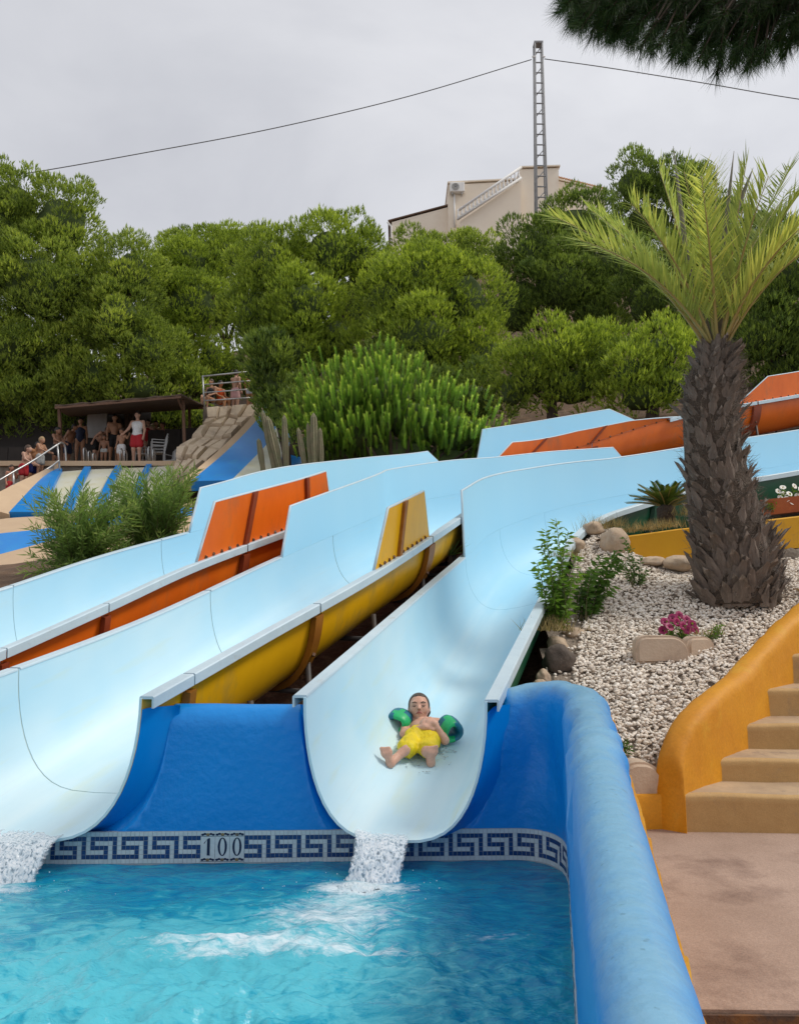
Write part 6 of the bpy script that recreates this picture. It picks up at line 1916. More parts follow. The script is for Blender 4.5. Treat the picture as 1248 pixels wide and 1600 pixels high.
# ---------------------------------------------------------------- house on the hill
M['cream'] = mat('cream_render', (0.84, 0.74, 0.61), 0.85, (0.79, 0.68, 0.55), .6, dirt=(0.72, 0.60, 0.48), dirt_scale=.4)
M['white_paint'] = mat('white_paint', (0.78, 0.76, 0.73), .6)
M['roof_edge'] = mat('roof_edge', (0.12, 0.085, 0.07), .8, (0.2, .12, .08), 2)
M['roof_tile'] = mat('roof_tile', (0.50, 0.27, 0.14), .8, (0.40, 0.21, 0.12), 2)
def house():
    Y = 55.0
    P = lambda u, v, dy=0: at(u, v, Y + dy)
    zb = gz(6, Y) - 2
    th = empty('house', (P(770, 360).x, Y, zb), 'cream house with outside staircase on the hilltop', 'house')
    def wall(name, pts, d, dy=0):
        mb = MB()
        f = [P(u, v) + V3((0, dy, 0)) for u, v in pts]
        mb.prism(f, (0, d, 0)); return mb.build(name, M['cream'], th)
    wall('wing_wall', [(612, 420), (612, 341), (702, 317), (702, 420)], 7, .6)
    wall('main_wall', [(700, 420), (700, 289), (806, 283), (806, 420)], 8, 0)
    wall('tower_wall', [(809, 420), (809, 276), (868, 274), (868, 420)], 8, -1.0)
    wall('rear_wall', [(868.5, 420), (868.5, 276), (948, 294), (948, 420)], 7, .5)
    wall('stair_wall', [(716, 420), (716, 362), (808.5, 300), (808.5, 420)], 1.2, -1.6)
    def edge(name, a, b, m, w=.9, h=.14, dy=0):
        mb = MB(); a, b = P(*a) + V3((0, dy, 0)), P(*b) + V3((0, dy, 0))
        d = (b - a)
        mb.box(a.lerp(b, .5) + V3((0, 3.75, .08)), (d.length, 8, h), (0, -math.atan2(d.z, d.x), 0)); return mb.build(name, m, th)
    edge('roof', (606, 341), (702, 315.5), M['roof_edge'], dy=.75, h=.08)
    edge('roof', (699, 287.5), (808, 282), M['cream'], dy=.12, h=.10)
    edge('roof', (808, 275), (870, 273), M['cream'], dy=-.88, h=.10)
    r = edge('roof', (868, 275), (950, 294.5), M['cream'], dy=.65, h=.10)
    for k in range(20):
        mb = MB(); a = P(869, 273.3).lerp(P(949, 293), (k + .5) / 20) + V3((0, .45, .12))
        mb.tube([a, a + V3((0, 7, 0))], .12, 7); mb.build('roof_tile', M['roof_tile'], r, smooth=True)
    # air conditioner
    c = P(713.5, 296.5) + V3((0, -.25, 0))
    mb = MB(); mb.box(c, (1.06, .42, .70), bev=.05); ac = mb.build('air_conditioner', M['white_paint'], th)
    mb = MB(); mb.tube([c + V3((-.13, -.22, 0)), c + V3((-.13, -.235, 0))], .27, 20); mb.build('fan_grille', mat('ac_grille', (.10, .10, .10), .6), ac)
    for r_ in (.09, .17, .24):
        mb = MB(); mb.tube([c + V3((-.13 + r_ * math.cos(q), -.25, r_ * math.sin(q))) for q in np.linspace(0, 2 * math.pi, 22)], .016, 5, cap=False); mb.build('grille_ring', M['white_paint'], ac)
    for s in (-.35, .35):
        mb = MB(); mb.box(c + V3((s, .1, -.42)), (.06, .4, .14)); mb.build('bracket', M['steel'], ac)
    mb = MB(); mb.tube([P(709.5, 305) + V3((0, -.1, 0)), P(710, 356) + V3((0, -.1, 0))], .075, 8); mb.build('pipe', M['white_paint'], th, smooth=True)
    mb = MB(); mb.tube([P(605, 343) + V3((0, .4, 0)), P(611, 349) + V3((0, .5, 0)), P(611, 400) + V3((0, .5, 0))], .07, 8); mb.build('downpipe', M['white_paint'], th, smooth=True)
    mb = MB(); mb.tube([P(790, 282) + V3((0, 1, 0)), P(790, 277) + V3((0, 1, 0))], .12, 8); mb.build('vent_pipe', M['roof_edge'], th)
    # balustrade
    b = V3((0, -1.9, 0))
    mb = MB(); mb.tube([P(714, 348) + b, P(808, 283) + b], .095, 6); rail = mb.build('hand_rail', M['white_paint'], th, smooth=True)
    mb = MB(); mb.tube([P(711, 362) + b, P(808, 299) + b], .10, 6); mb.build('stair_string', M['white_paint'], th, smooth=True)
    n = 17
    for k in range(n):
        q = (k + .3) / n
        lo, hi = P(711, 362).lerp(P(808, 299), q) + b, P(714, 348).lerp(P(808, 283), q) + b
        hi.x = lo.x
        mb = MB(); mb.tube([lo, lo.lerp(hi, .3), lo.lerp(hi, .6), hi], [.07, .10, .05, .07], 6); mb.build('baluster', M['white_paint'], th, smooth=True)
    for u in (740, 764, 788):
        mb = MB(); c = P(u, 300) + V3((0, -.03, 0))
    mb = MB(); c = P(751, 328)
    return th
house()

# ---------------------------------------------------------------- lattice pole and cables
M['pole'] = mat('weathered_pole', (0.33, 0.33, 0.33), .7, (0.24, 0.24, 0.245), 3)
M['cable'] = mat('cable', (0.16, 0.16, 0.165), .6)
def pole():
    Y = 47.0
    b, t = at(844, 330, Y), at(840, 70, Y)
    zg = gz(b.x, Y)
    b = V3((b.x + .05, Y, zg - .5))
    th = empty('lattice_pole', (b.x, Y, zg), 'grey lattice pole carrying a cable in front of the house', 'pole')
    wb, wt = .36, .225
    H = (t - b).length
    corner = lambda q, sx, sy: b.lerp(t, q) + V3((sx * (wb + (wt - wb) * q), sy * (wb + (wt - wb) * q), 0))
    for sx in (-1, 1):
        for sy in (-1, 1):
            mb = MB(); mb.tube([corner(0, sx, sy), corner(1, sx, sy)], .06, 6); mb.build('leg', M['pole'], th, smooth=True)
    n = int(H / .68)
    for k in range(n + 1):
        q = k / n
        for sy in (-1,):
            mb = MB(); mb.tube([corner(q, -1, sy), corner(q, 1, sy)], .045, 5); mb.build('rung', M['pole'], th, smooth=True)
        if k < n and k % 2 == 0:
            mb = MB(); mb.tube([corner(q, -1, 1), corner((k + 1) / n, 1, 1)], .03, 5); mb.build('brace', M['pole'], th, smooth=True)
    mb = MB(); mb.box(t + V3((0, 0, .02)), (.56, .56, .12)); mb.build('cap', M['pole'], th)
    for sg in (-1, 1):
        a = at(840, 93, Y) + V3((sg * .22, -.25, 0)); mb = MB(); mb.tube([a, a + V3((sg * .18, 0, .02))], [.06, .05], 8); mb.build('insulator', M['white_paint'], th, smooth=True)
    for pts, lab in (([at(830, 93, Y), at(640, 150, 46), at(430, 200, 45), at(230, 238, 44), at(35, 272, 43), at(-200, 306, 42)], 'power cable running left from the lattice pole'),
                     ([at(850, 92, Y), at(950, 106, 46), at(1100, 130, 45), at(1248, 155, 44), at(1450, 182, 43)], 'power cable running right from the lattice pole')):
        mb = MB(); n = 40; mb.tube([catmull(pts, (len(pts) - 1) * k / n) for k in range(n + 1)], .028, 6)
        o = mb.build('power_cable', M['cable'], None, smooth=True); props(o, lab, 'cable', 'cables on the lattice pole')
pole()
# ================================================================== PEOPLE
def sdf_prims(prims, P, k=.03):
    d = np.full(len(P), 9.0)
    for pr in prims:
        if pr[0] == 'c':
            a, b, ra, rb = np.array(pr[1]), np.array(pr[2]), pr[3], pr[4]
            ab = b - a; t = np.clip(((P - a) @ ab) / max(1e-9, ab @ ab), 0, 1)
            q = np.linalg.norm(P - a - t[:, None] * ab, axis=1) - (ra + (rb - ra) * t)
        else:
            c, r = np.array(pr[1]), np.array(pr[2])
            X = P - c
            if len(pr) > 3 and pr[3] is not None: X = X @ np.array(pr[3])
            k0 = np.linalg.norm(X / r, axis=1); k1 = np.linalg.norm(X / (r * r), axis=1)
            q = k0 * (k0 - 1) / np.maximum(k1, 1e-6)
        kk = pr[-1] if isinstance(pr[-1], float) and pr[0] == 'x' else k
        h = np.clip(.5 + .5 * (d - q) / kk, 0, 1)
        d = d * (1 - h) + q * h - kk * h * (1 - h)
    return d

def surface_nets(f, lo, hi, h):
    lo, hi = np.array(lo), np.array(hi)
    n = np.ceil((hi - lo) / h).astype(int) + 1
    ax = [lo[i] + h * np.arange(n[i]) for i in range(3)]
    G = np.stack(np.meshgrid(*ax, indexing='ij'), -1)
    val = f(G.reshape(-1, 3)).reshape(n)
    c = [(i, j, k) for i in (0, 1) for j in (0, 1) for k in (0, 1)]
    S = {q: val[q[0]:n[0] - 1 + q[0], q[1]:n[1] - 1 + q[1], q[2]:n[2] - 1 + q[2]] for q in c}
    acc = np.zeros((*(n - 1), 3)); cnt = np.zeros(n - 1)
    for q in c:
        for a in range(3):
            if q[a] == 0:
                p = list(q); p[a] = 1; p = tuple(p)
                v0, v1 = S[q], S[p]
                m = (v0 < 0) != (v1 < 0)
                t = np.where(m, v0 / np.where(m, v0 - v1, 1), 0)
                for e in range(3):
                    acc[..., e] += np.where(m, (t if e == a else q[e]), 0)
                cnt += m
    cell = cnt > 0
    idx = -np.ones(n - 1, int); idx[cell] = np.arange(cell.sum())
    I = np.argwhere(cell)
    V = lo + h * (I + acc[cell] / cnt[cell][:, None])
    F = []
    for a in range(3):
        b, d = (a + 1) % 3, (a + 2) % 3
        sl0 = [slice(None)] * 3; sl1 = [slice(None)] * 3
        sl0[a] = slice(0, n[a] - 1); sl1[a] = slice(1, n[a])
        v0, v1 = val[tuple(sl0)], val[tuple(sl1)]
        m = (v0 < 0) != (v1 < 0)
        E = np.argwhere(m)
        E = E[(E[:, b] > 0) & (E[:, d] > 0) & (E[:, b] < n[b] - 1) & (E[:, d] < n[d] - 1)]
        if not len(E): continue
        def cid(ob, od):
            e = E.copy(); e[:, b] += ob; e[:, d] += od
            return idx[e[:, 0], e[:, 1], e[:, 2]]
        q = np.stack([cid(-1, -1), cid(0, -1), cid(0, 0), cid(-1, 0)], 1)
        inside0 = v0[tuple(E.T)] < 0
        q[~inside0] = q[~inside0][:, ::-1]
        F.append(q)
    return V, np.concatenate(F)

def sdf_mesh(name, prims, h, parent, m, k=.03, clip=None, local=True):
    pts = []
    for p in prims:
        if p[0] == 'c': pts += [np.array(p[1]) - max(p[3], p[4]), np.array(p[1]) + max(p[3], p[4]), np.array(p[2]) - max(p[3], p[4]), np.array(p[2]) + max(p[3], p[4])]
        else: r = max(p[2]); pts += [np.array(p[1]) - r, np.array(p[1]) + r]
    pts = np.array(pts)
    def f(P):
        d = sdf_prims(prims, P, k)
        if clip is not None: d = np.maximum(d, clip(P))
        return d
    V, F = surface_nets(f, pts.min(0) - 2.5 * h, pts.max(0) + 2.5 * h, h)
    o = mesh_np(name, V, F, None, [m], smooth=True)
    if parent is not None:
        if local: o.parent = parent
        else: set_parent(o, parent)
    return o

def skin(name, c): return mat(name, c, .55, tuple(x * .85 for x in c), 12)
SK = {'fair': skin('skin_fair', (.52, .30, .21)), 'tan': skin('skin_tan', (.42, .22, .13)), 'brown': skin('skin_brown', (.26, .125, .07)), 'red': skin('skin_red', (.46, .21, .13)), 'orange': skin('skin_orange', (.48, .23, .11))}
def cloth(n, c): return mat('cloth_' + n, c, .8, tuple(x * .8 for x in c), 25, bump=.2, bscale=60)
CL = {'red': cloth('red', (.42, .012, .02)), 'blue': cloth('blue', (.015, .025, .16)), 'grey': cloth('grey', (.42, .43, .42)), 'black': cloth('black', (.012, .012, .014)), 'white': cloth('white', (.72, .72, .72)),
      'pink': cloth('pink', (.62, .36, .36)), 'orange': cloth('orange', (.75, .11, .015)), 'pale': cloth('pale', (.55, .62, .70)), 'navy': cloth('navy', (.02, .03, .07)), 'yellow': cloth('yellow', (.80, .62, .004))}
HR = {'dark': mat('hair_dark', (.012, .009, .008), .6), 'brown': mat('hair_brown', (.07, .04, .025), .6), 'blond': mat('hair_blond', (.34, .23, .12), .6)}

def person(label, pos, H, rz, sk, hr, clothes, pose=None, lean=0.0, kid=False, group=None, long_hair=False):
    hd = 1.18 if kid else 1.0
    J = dict(pel=(0, 0, .52), wai=(0, 0, .60), che=(0, 0, .71), neck=(0, .005, .835), head=(0, -.012, .925 if not kid else .915))
    for s, x in (('L', 1), ('R', -1)):
        J.update({'hip' + s: (.052 * x, 0, .50), 'kne' + s: (.058 * x, -.012, .275), 'ank' + s: (.06 * x, .01, .045), 'toe' + s: (.068 * x, -.095, .018),
                  'sho' + s: (.108 * x, .008, .795), 'elb' + s: (.135 * x, .02, .64), 'wri' + s: (.14 * x, -.03, .505)})
    if pose: J.update(pose)
    J = {k: np.array(v, float) for k, v in J.items()}
    if lean:
        c, s_ = math.cos(lean), math.sin(lean)
        for k in J:
            if k[:3] in ('wai', 'che', 'nec', 'hea', 'sho', 'elb', 'wri'):
                v = J[k] - J['pel']; J[k] = J['pel'] + np.array([v[0], v[1] * c - v[2] * s_, v[1] * s_ + v[2] * c])
    th = empty('person', pos, label, 'person', group, rz=rz)
    J = {k: v * H for k, v in J.items()}
    pr = [('e', J['pel'], (.088 * H, .064 * H, .07 * H)), ('c', J['pel'], J['wai'], .064 * H, .060 * H), ('c', J['wai'], J['che'], .060 * H, .072 * H), ('e', J['che'], (.096 * H, .062 * H, .10 * H)),
          ('c', J['shoL'] * .8 + J['che'] * .2, J['shoR'] * .8 + J['che'] * .2, .045 * H, .045 * H), ('c', J['neck'] - (J['neck'] - J['che']) * .2, J['head'], .032 * H, .028 * H)]
    hc = J['head']
    pr += [('e', hc, (.047 * H * hd, .056 * H * hd, .066 * H * hd)), ('e', hc + np.array([0, -.03, -.03]) * H * hd, (.03 * H * hd, .03 * H * hd, .034 * H * hd)), ('c', hc + np.array([0, -.054, .004]) * H * hd, hc + np.array([0, -.064, -.014]) * H * hd, .007 * H, .010 * H),
           ('e', hc + np.array([.047, 0, -.005]) * H * hd, (.01 * H, .014 * H, .02 * H)), ('e', hc + np.array([-.047, 0, -.005]) * H * hd, (.01 * H, .014 * H, .02 * H))]
    for s in 'LR':
        pr += [('c', J['hip' + s], J['kne' + s], .056 * H, .039 * H), ('c', J['kne' + s], J['ank' + s], .038 * H, .023 * H), ('c', J['ank' + s] - np.array([0, 0, .012]) * H, J['toe' + s], .025 * H, .016 * H),
               ('c', J['sho' + s], J['elb' + s], .033 * H, .025 * H), ('c', J['elb' + s], J['wri' + s], .025 * H, .017 * H)]
        d = unit(J['wri' + s] - J['elb' + s])
        pal = J['wri' + s] + d * .03 * H
        pr.append(('c', J['wri' + s], pal + d * .012 * H, .017 * H, .021 * H))
        sdv = unit(np.cross(d, np.array([1, .2, .1])))
        for f in range(4):
            o = sdv * (f - 1.5) * .0105 * H
            pr.append(('c', pal + o, pal + o * 1.15 + d * (.042 - .006 * abs(f - 1.3)) * H + np.array([0, -.008 * H, 0]), .0088 * H, .0075 * H))
        pr.append(('c', J['wri' + s] + d * .012 * H, J['wri' + s] + d * .035 * H + sdv * .028 * H, .009 * H, .008 * H))
    sdf_mesh('body', pr, .0125 * H, th, SK[sk], k=.018 * H)
    hp = [('e', hc + np.array([0, .009, .021]) * H * hd, (.053 * H * hd, .060 * H * hd, .060 * H * hd)), ('e', hc + np.array([0, .028, -.005]) * H * hd, (.050 * H * hd, .038 * H * hd, .055 * H * hd))]
    if long_hair: hp += [('c', hc + np.array([0, .05, 0]) * H, hc + np.array([0, .075, -.15]) * H, .04 * H, .03 * H)]
    sdf_mesh('hair', hp, .013 * H, th, HR[hr], k=.03 * H)
    for kind, col in clothes:
        if kind in ('shorts', 'briefs'):
            fr = .62 if kind == 'shorts' else .16
            g = .014 * H if kind == 'shorts' else .006 * H
            cp = [('e', J['pel'], (.088 * H + g, .064 * H + g, .062 * H + g))]
            for s in 'LR':
                cp.append(('c', J['hip' + s], J['hip' + s] + (J['kne' + s] - J['hip' + s]) * fr, .058 * H + g, .052 * H + g * 1.4))
            sdf_mesh('shorts' if kind == 'shorts' else 'swim_briefs', cp, .014 * H, th, CL[col], k=.015 * H)
        elif kind in ('vest', 'swimsuit'):
            g = .010 * H
            cp = [('c', J['pel'], J['wai'], .070 * H, .064 * H + g), ('c', J['wai'], J['che'], .064 * H + g, .074 * H + g), ('e', J['che'], (.098 * H + g, .063 * H + g, .085 * H))]
            if kind == 'vest':
                cp += [('c', J['shoL'] * .62 + J['che'] * .38, J['shoR'] * .62 + J['che'] * .38, .05 * H, .05 * H), ('e', J['pel'] + np.array([0, 0, .03 * H]), (.098 * H, .075 * H, .06 * H))]
            else:
                cp.append(('e', J['pel'], (.094 * H, .07 * H, .072 * H)))
            sdf_mesh(kind if kind == 'vest' else 'swimsuit', cp, .014 * H, th, CL[col], k=.03 * H)
    return th

def gp(u, Y, z): return V3(((u - CU) / FPX * Y / (CP - (CV - 700) / FPX * SP) * 1.0, Y, z))
def pz(u, Y, z=None):
    p = at(u, 700, Y); return V3((p.x, Y, PZ if z is None else z))
rampz = lambda u: float(np.interp(u, [-60, 0, 45, 95], [at(0, 800, 24.4).z, at(0, 778, 24.8).z, at(0, 760, 25.2).z, PZ])) + .0
hold = dict(elbL=(.12, -.07, .68), wriL=(.10, -.22, .62), elbR=(-.12, -.08, .68), wriR=(-.06, -.24, .62))
GQ, GPf, GU = 'bathers queueing on the ramp', 'people on the shaded platform', 'bathers on the upper terrace'
# rotation 0 faces the camera; +90 deg faces right
person('boy in red shorts lowest in the queue at the left edge', V3((at(12, 760, 24.7).x, 24.9, rampz(10) - .25)), 1.22, R(60), 'red', 'brown', [('shorts', 'red')], dict(elbL=(.13, -.05, .67), wriL=(.08, -.16, .72)), kid=True, group=GQ)
person('pale boy in red shorts leaning on the ramp railing', V3((at(36, 760, 25).x, 25.0, rampz(30))), 1.45, R(80), 'fair', 'brown', [('shorts', 'red')], hold, lean=.22, kid=True, group=GQ)
person('tanned bather in blue shorts bending forward in the queue', V3((at(44, 760, 25.5).x, 25.7, rampz(42) + .05)), 1.55, R(70), 'orange', 'dark', [('shorts', 'blue')], dict(elbL=(.13, -.02, .64), wriL=(.12, -.08, .48)), lean=.35, group=GQ)
person('boy in grey patterned shorts holding the ramp railing', V3((at(62, 745, 25.3).x, 25.3, rampz(62))), 1.32, R(75), 'tan', 'blond', [('shorts', 'grey')], hold, lean=.05, kid=True, group=GQ)
person('boy in black shorts at the top end of the ramp railing', V3((at(82, 735, 25.7).x, 25.9, rampz(84))), 1.36, R(65), 'brown', 'dark', [('shorts', 'black')], hold, lean=.10, kid=True, group=GQ)
person('small child in swim briefs standing on the shaded platform', pz(163, 26.6), 1.05, R(5), 'brown', 'brown', [('briefs', 'grey')], kid=True, group=GPf)
person('boy in white shorts beside the lifeguard', pz(190, 26.5), 1.26, R(-10), 'tan', 'brown', [('shorts', 'white')], dict(elbL=(.17, -.02, .72), wriL=(.24, -.06, .80)), kid=True, group=GPf)
person('lifeguard in white vest and red shorts standing on the platform', pz(214, 26.2), 1.78, R(-8), 'fair', 'dark', [('vest', 'white'), ('shorts', 'red')], dict(elbR=(-.16, -.03, .66), wriR=(-.22, -.10, .56)), group=GPf)
person('person in black shorts standing behind the boy in white shorts', pz(178, 27.4, PZ + .25), 1.70, R(30), 'tan', 'dark', [('shorts', 'black')], dict(elbL=(.12, -.10, .66), wriL=(.12, -.22, .62)), group=GPf)
person('pale bather bending over in the shade left of the platform centre', pz(150, 27.9, PZ + .30), 1.5, R(75), 'fair', 'brown', [('shorts', 'black')], None, lean=.85, group=GPf)
person('shadowed bather in dark suit behind the platform, left of the bending one', pz(125, 28.1, PZ + .35), 1.62, R(20), 'tan', 'dark', [('swimsuit', 'navy')], None, lean=.15, group=GPf)
person('bather in dark shorts in deep shade near the railing curl', pz(105, 27.6, PZ + .1), 1.6, R(80), 'brown', 'dark', [('shorts', 'navy')], None, lean=.4, group=GPf)
person('bather seen above the low fence right behind the lifeguard', pz(231, 28.9, PZ + .55), 1.55, R(-20), 'fair', 'dark', [('swimsuit', 'red')], None, group=GPf)
person('dark-haired bather above the low fence, middle of three', pz(243, 29.1, PZ + .5), 1.6, R(20), 'tan', 'dark', [('swimsuit', 'black')], None, group=GPf)
person('bather with bare shoulders above the low fence near the awning post', pz(254, 28.9, PZ + .45), 1.55, R(-40), 'red', 'brown', [('shorts', 'black')], dict(elbL=(.15, -.08, .70), wriL=(.06, -.20, .74)), group=GPf)
sit = dict(pel=(0, 0, .27), wai=(0, 0, .35), che=(0, 0, .46), neck=(0, .005, .585), head=(0, -.012, .675), hipL=(.052, 0, .25), hipR=(-.052, 0, .25), kneL=(.07, -.22, .27), kneR=(-.07, -.22, .27), ankL=(.07, -.22, .045), ankR=(-.07, -.22, .045),
           toeL=(.07, -.32, .018), toeR=(-.07, -.32, .018), shoL=(.108, .008, .545), shoR=(-.108, .008, .545), elbL=(.13, -.02, .40), elbR=(-.13, -.02, .40), wriL=(.11, -.15, .34), wriR=(-.11, -.15, .34))
def uz(u, Y): p = at(u, 620, Y); return V3((p.x, Y, UZ))
person('woman in black swimsuit sitting behind the terrace railing', uz(330, 28.7), 1.62, R(-25), 'tan', 'brown', [('swimsuit', 'black')], sit, group=GU)
person('woman in orange swimsuit sitting next to the one in black', uz(344, 29.0), 1.66, R(55), 'orange', 'dark', [('swimsuit', 'orange')], sit, group=GU, long_hair=True)
person('man in pink shorts standing with his back turned on the terrace', uz(368, 28.9), 1.62, R(150), 'fair', 'dark', [('shorts', 'pink')], dict(elbL=(.12, -.06, .66), wriL=(.08, -.15, .60)), group=GU)
person('bather in pale shorts at the right post of the terrace railing', uz(392, 29.0), 1.70, R(160), 'orange', 'brown', [('briefs', 'pale')], None, group=GU, long_hair=True)

# ---------------------------------------------------------------- child on the slide
def lane3_surface():
    ts = np.linspace(0, 4, 161)
    PX, PYm, PZ_ = [], [], []
    for t in ts:
        q = L3.prof(t); PX.append([p.x for p in q]); PZ_.append([p.z for p in q]); PYm.append(q[13].y)
    PX, PYm, PZ_ = np.array(PX), np.array(PYm), np.array(PZ_)
    def z(x, y):
        i = int(np.clip(np.searchsorted(PYm, y), 1, len(ts) - 1)); f = (y - PYm[i - 1]) / (PYm[i] - PYm[i - 1])
        return float((1 - f) * np.interp(x, PX[i - 1], PZ_[i - 1]) + f * np.interp(x, PX[i], PZ_[i]))
    return z
SZ = lane3_surface()
def on_lane(u, v, off=0.0):
    lo, hi = 4.3, 7.5
    for _ in range(40):
        mid = (lo + hi) / 2; p = at(u, v, mid)
        if p.z > SZ(p.x, p.y) + off: lo = mid
        else: hi = mid
    return at(u, v, lo)

def child():
    A = lambda u, v, off: np.array(on_lane(u, v, off))
    fR, fL = A(610, 1193, .022), A(673, 1192, .022)          # heels
    pel = A(659, 1156, .075)
    off_up = lambda p, d: p + np.array(d)
    kR, kL = A(634, 1171, .085), A(667, 1174, .085)
    hR, hL = pel + np.array([-.052, 0, -.005]), pel + np.array([.052, 0, -.005])
    che = np.array(at(660, 1139, pel[1] + .15)); neck = np.array(at(657, 1124, pel[1] + .24)); head = np.array(at(654.5, 1105, pel[1] + .235))
    sR, sL = np.array(at(634, 1128, pel[1] + .21)), np.array(at(683, 1131, pel[1] + .21))
    eR, eL = np.array(at(631, 1146, pel[1] + .05)), np.array(at(695, 1157, pel[1] + .0))
    wR, wL = np.array(at(664, 1136, pel[1] - .02)), np.array(at(678, 1130, pel[1] - .01))
    aR, aL = A(618, 1185, .040), A(672, 1185, .040)
    base = V3((pel[0], pel[1], SZ(pel[0], pel[1])))
    th = empty('person', base, 'child in yellow shorts and green arm floats sliding down feet first', 'person')
    up = unit(np.array([-.02, .28, .96])); fwd = unit(np.array([-.03, -.96, .20])); fwd = unit(fwd - up * (fwd @ up)); rt = np.cross(fwd, up)
    RM = np.stack([rt, -fwd, up], 1)
    hp = lambda x, y, z: head + rt * x - fwd * y + up * z       # y negative = towards the face
    skin_m = mat('child_skin', (.68, .385, .275), .48, (.57, .29, .20), 16, spec=.45, grit=.10, grit_scale=90, bump=.15, bscale=120, bdist=.003)
    pr = [('e', pel, (.080, .064, .058)), ('c', pel, che, .058, .072), ('e', che, (.098, .080, .066)), ('c', sR, sL, .04, .04), ('c', che, neck, .06, .036), ('c', neck, head, .036, .036),
          ('e', head, (.067, .078, .088), RM), ('e', hp(0, -.026, -.045), (.042, .044, .040), RM), ('e', hp(.033, -.042, -.024), (.026, .024, .026), RM), ('e', hp(-.033, -.042, -.024), (.026, .024, .026), RM),
          ('c', hp(0, -.068, .004), hp(0, -.084, -.020), .008, .0115), ('c', hp(-.034, -.064, .022), hp(.034, -.064, .022), .010, .010), ('e', hp(.067, .004, -.012), (.009, .016, .022), RM), ('e', hp(-.067, .004, -.012), (.009, .016, .022), RM),
          ('c', hR, kR, .052, .036), ('c', kR, aR, .035, .022), ('c', hL, kL, .052, .036), ('c', kL, aL, .035, .022),
          ('c', sR, eR, .032, .026), ('c', eR, wR, .027, .019), ('c', sL, eL, .032, .026), ('c', eL, wL, .027, .019)]
    # feet: soles towards the camera, five toes each
    for heel, ank, sg, tilt in ((fR, aR, -1, (-.28, -.18, .85)), (fL, aL, 1, (.10, -.20, .9))):
        d = unit(np.array(tilt)); sd = unit(np.cross(d, np.array([0, -1, 0.0])))
        ball = heel + d * .066
        pr += [('c', heel, ank, .026, .026), ('c', heel, heel + d * .045, .025, .024), ('c', ball - sd * .014, ball + sd * .014, .022, .020)]
        for i in range(5):
            o = (i - 2) * .0125
            l = (.030, .027, .024, .021, .018)[i if sg < 0 else i]
            b = ball + sd * o * (1 if sg < 0 else -1)
            pr.append(('c', b + d * .012, b + d * (.012 + l) + np.array([0, .006, 0]), .0085 if i else .0115, .007 if i else .010))
    # hands: palms with four fingers and a thumb, lying across the chest and on the far float
    for w, e, tgt, lift in ((wR, eR, np.array(at(690, 1127, pel[1] + .03)), .0), (wL, eL, np.array(at(646, 1126, pel[1] + .05)), .0)):
        d = unit(tgt - w); nrm = unit(np.array([0, -.75, .66])); sd = unit(np.cross(d, nrm))
        pal = w + d * .036
        pr += [('c', w, pal, .019, .021), ('c', pal - sd * .012, pal + sd * .012, .0165, .0165)]
        for i in range(4):
            b = pal + d * .012 + sd * (i - 1.5) * .0135
            l = (.036, .044, .041, .032)[i]
            m_ = b + d * l * .55 + sd * (i - 1.5) * .003 + nrm * .006
            t_ = m_ + d * l * .55 - nrm * .010
            pr += [('c', b, m_, .0082, .0075), ('c', m_, t_, .0075, .0062)]
        b = w + d * .016 + sd * .018
        pr += [('c', b, b + sd * .016 + d * .020, .010, .0085), ('c', b + sd * .016 + d * .020, b + sd * .016 + d * .040, .0085, .007)]
    body = sdf_mesh('body', pr, .0062, th, skin_m, k=.011, local=False)
    # hair: cap swept back, kept clear of the face
    hair_m = mat('wet_brown_hair', (.085, .05, .03), .4, (.045, .026, .016), 60, bump=.5, bscale=120)
    facec = lambda P: ((P - head) @ fwd) - .030 - .030 * np.clip(((P - head) @ up - .035) / .05, 0, 1) * .0 + np.where(((P - head) @ up) > .062, -.045, 0)
    sdf_mesh('hair', [('e', hp(0, .008, .012), (.0735, .080, .086), RM), ('c', hp(-.062, .03, -.03), hp(-.058, .03, -.055), .016, .008), ('c', hp(.062, .03, -.03), hp(.058, .03, -.055), .016, .008)], .006, th, hair_m, k=.02, clip=facec, local=False)
    brow = mat('brow_brown', (.06, .032, .02), .6); lip = mat('lip', (.34, .10, .085), .45); lash = mat('eyelid_line', (.05, .022, .016), .6); nost = mat('nostril', (.10, .03, .02), .7)
    mb = MB()
    for s in (-1, 1):
        mb = MB(); mb.tube([hp(s * .012, -.0765, .017), hp(s * .028, -.076, .0235), hp(s * .046, -.067, .020)], [.0022, .0042, .0018], 6); mb.build('eyebrow', brow, th, smooth=True)
        mb = MB(); mb.tube([hp(s * .016, -.0735, .000), hp(s * .029, -.0755, -.0035), hp(s * .043, -.069, -.001)], [.0018, .0035, .0018], 6); mb.build('closed_eye', lash, th, smooth=True)
        mb = MB(); mb.tube([hp(s * .006, -.093, -.024), hp(s * .006, -.088, -.0265)], .0032, 6); mb.build('nostril', nost, th, smooth=True)
    mb = MB(); mb.tube([hp(-.020, -.074, -.052), hp(-.008, -.0795, -.0455), hp(.008, -.0795, -.0455), hp(.020, -.074, -.052)], [.003, .0052, .0052, .003], 6); mb.build('mouth', lip, th, smooth=True)
    # shorts
    sw = mat('yellow_swim_shorts', (.80, .60, .004), .55, (.66, .46, .003), 14, bump=.7, bscale=22, bdist=.02)
    cp = [('e', pel + np.array([0, .02, .02]), (.090, .078, .066)), ('c', pel + np.array([-.045, .02, .004]), pel + np.array([.045, .02, .004]), .068, .068), ('c', hR, hR + (kR - hR) * .82, .062, .060), ('c', hL, hL + (kL - hL) * .76, .062, .060)]
    so = sdf_mesh('shorts', cp, .0065, th, sw, k=.030, local=False)
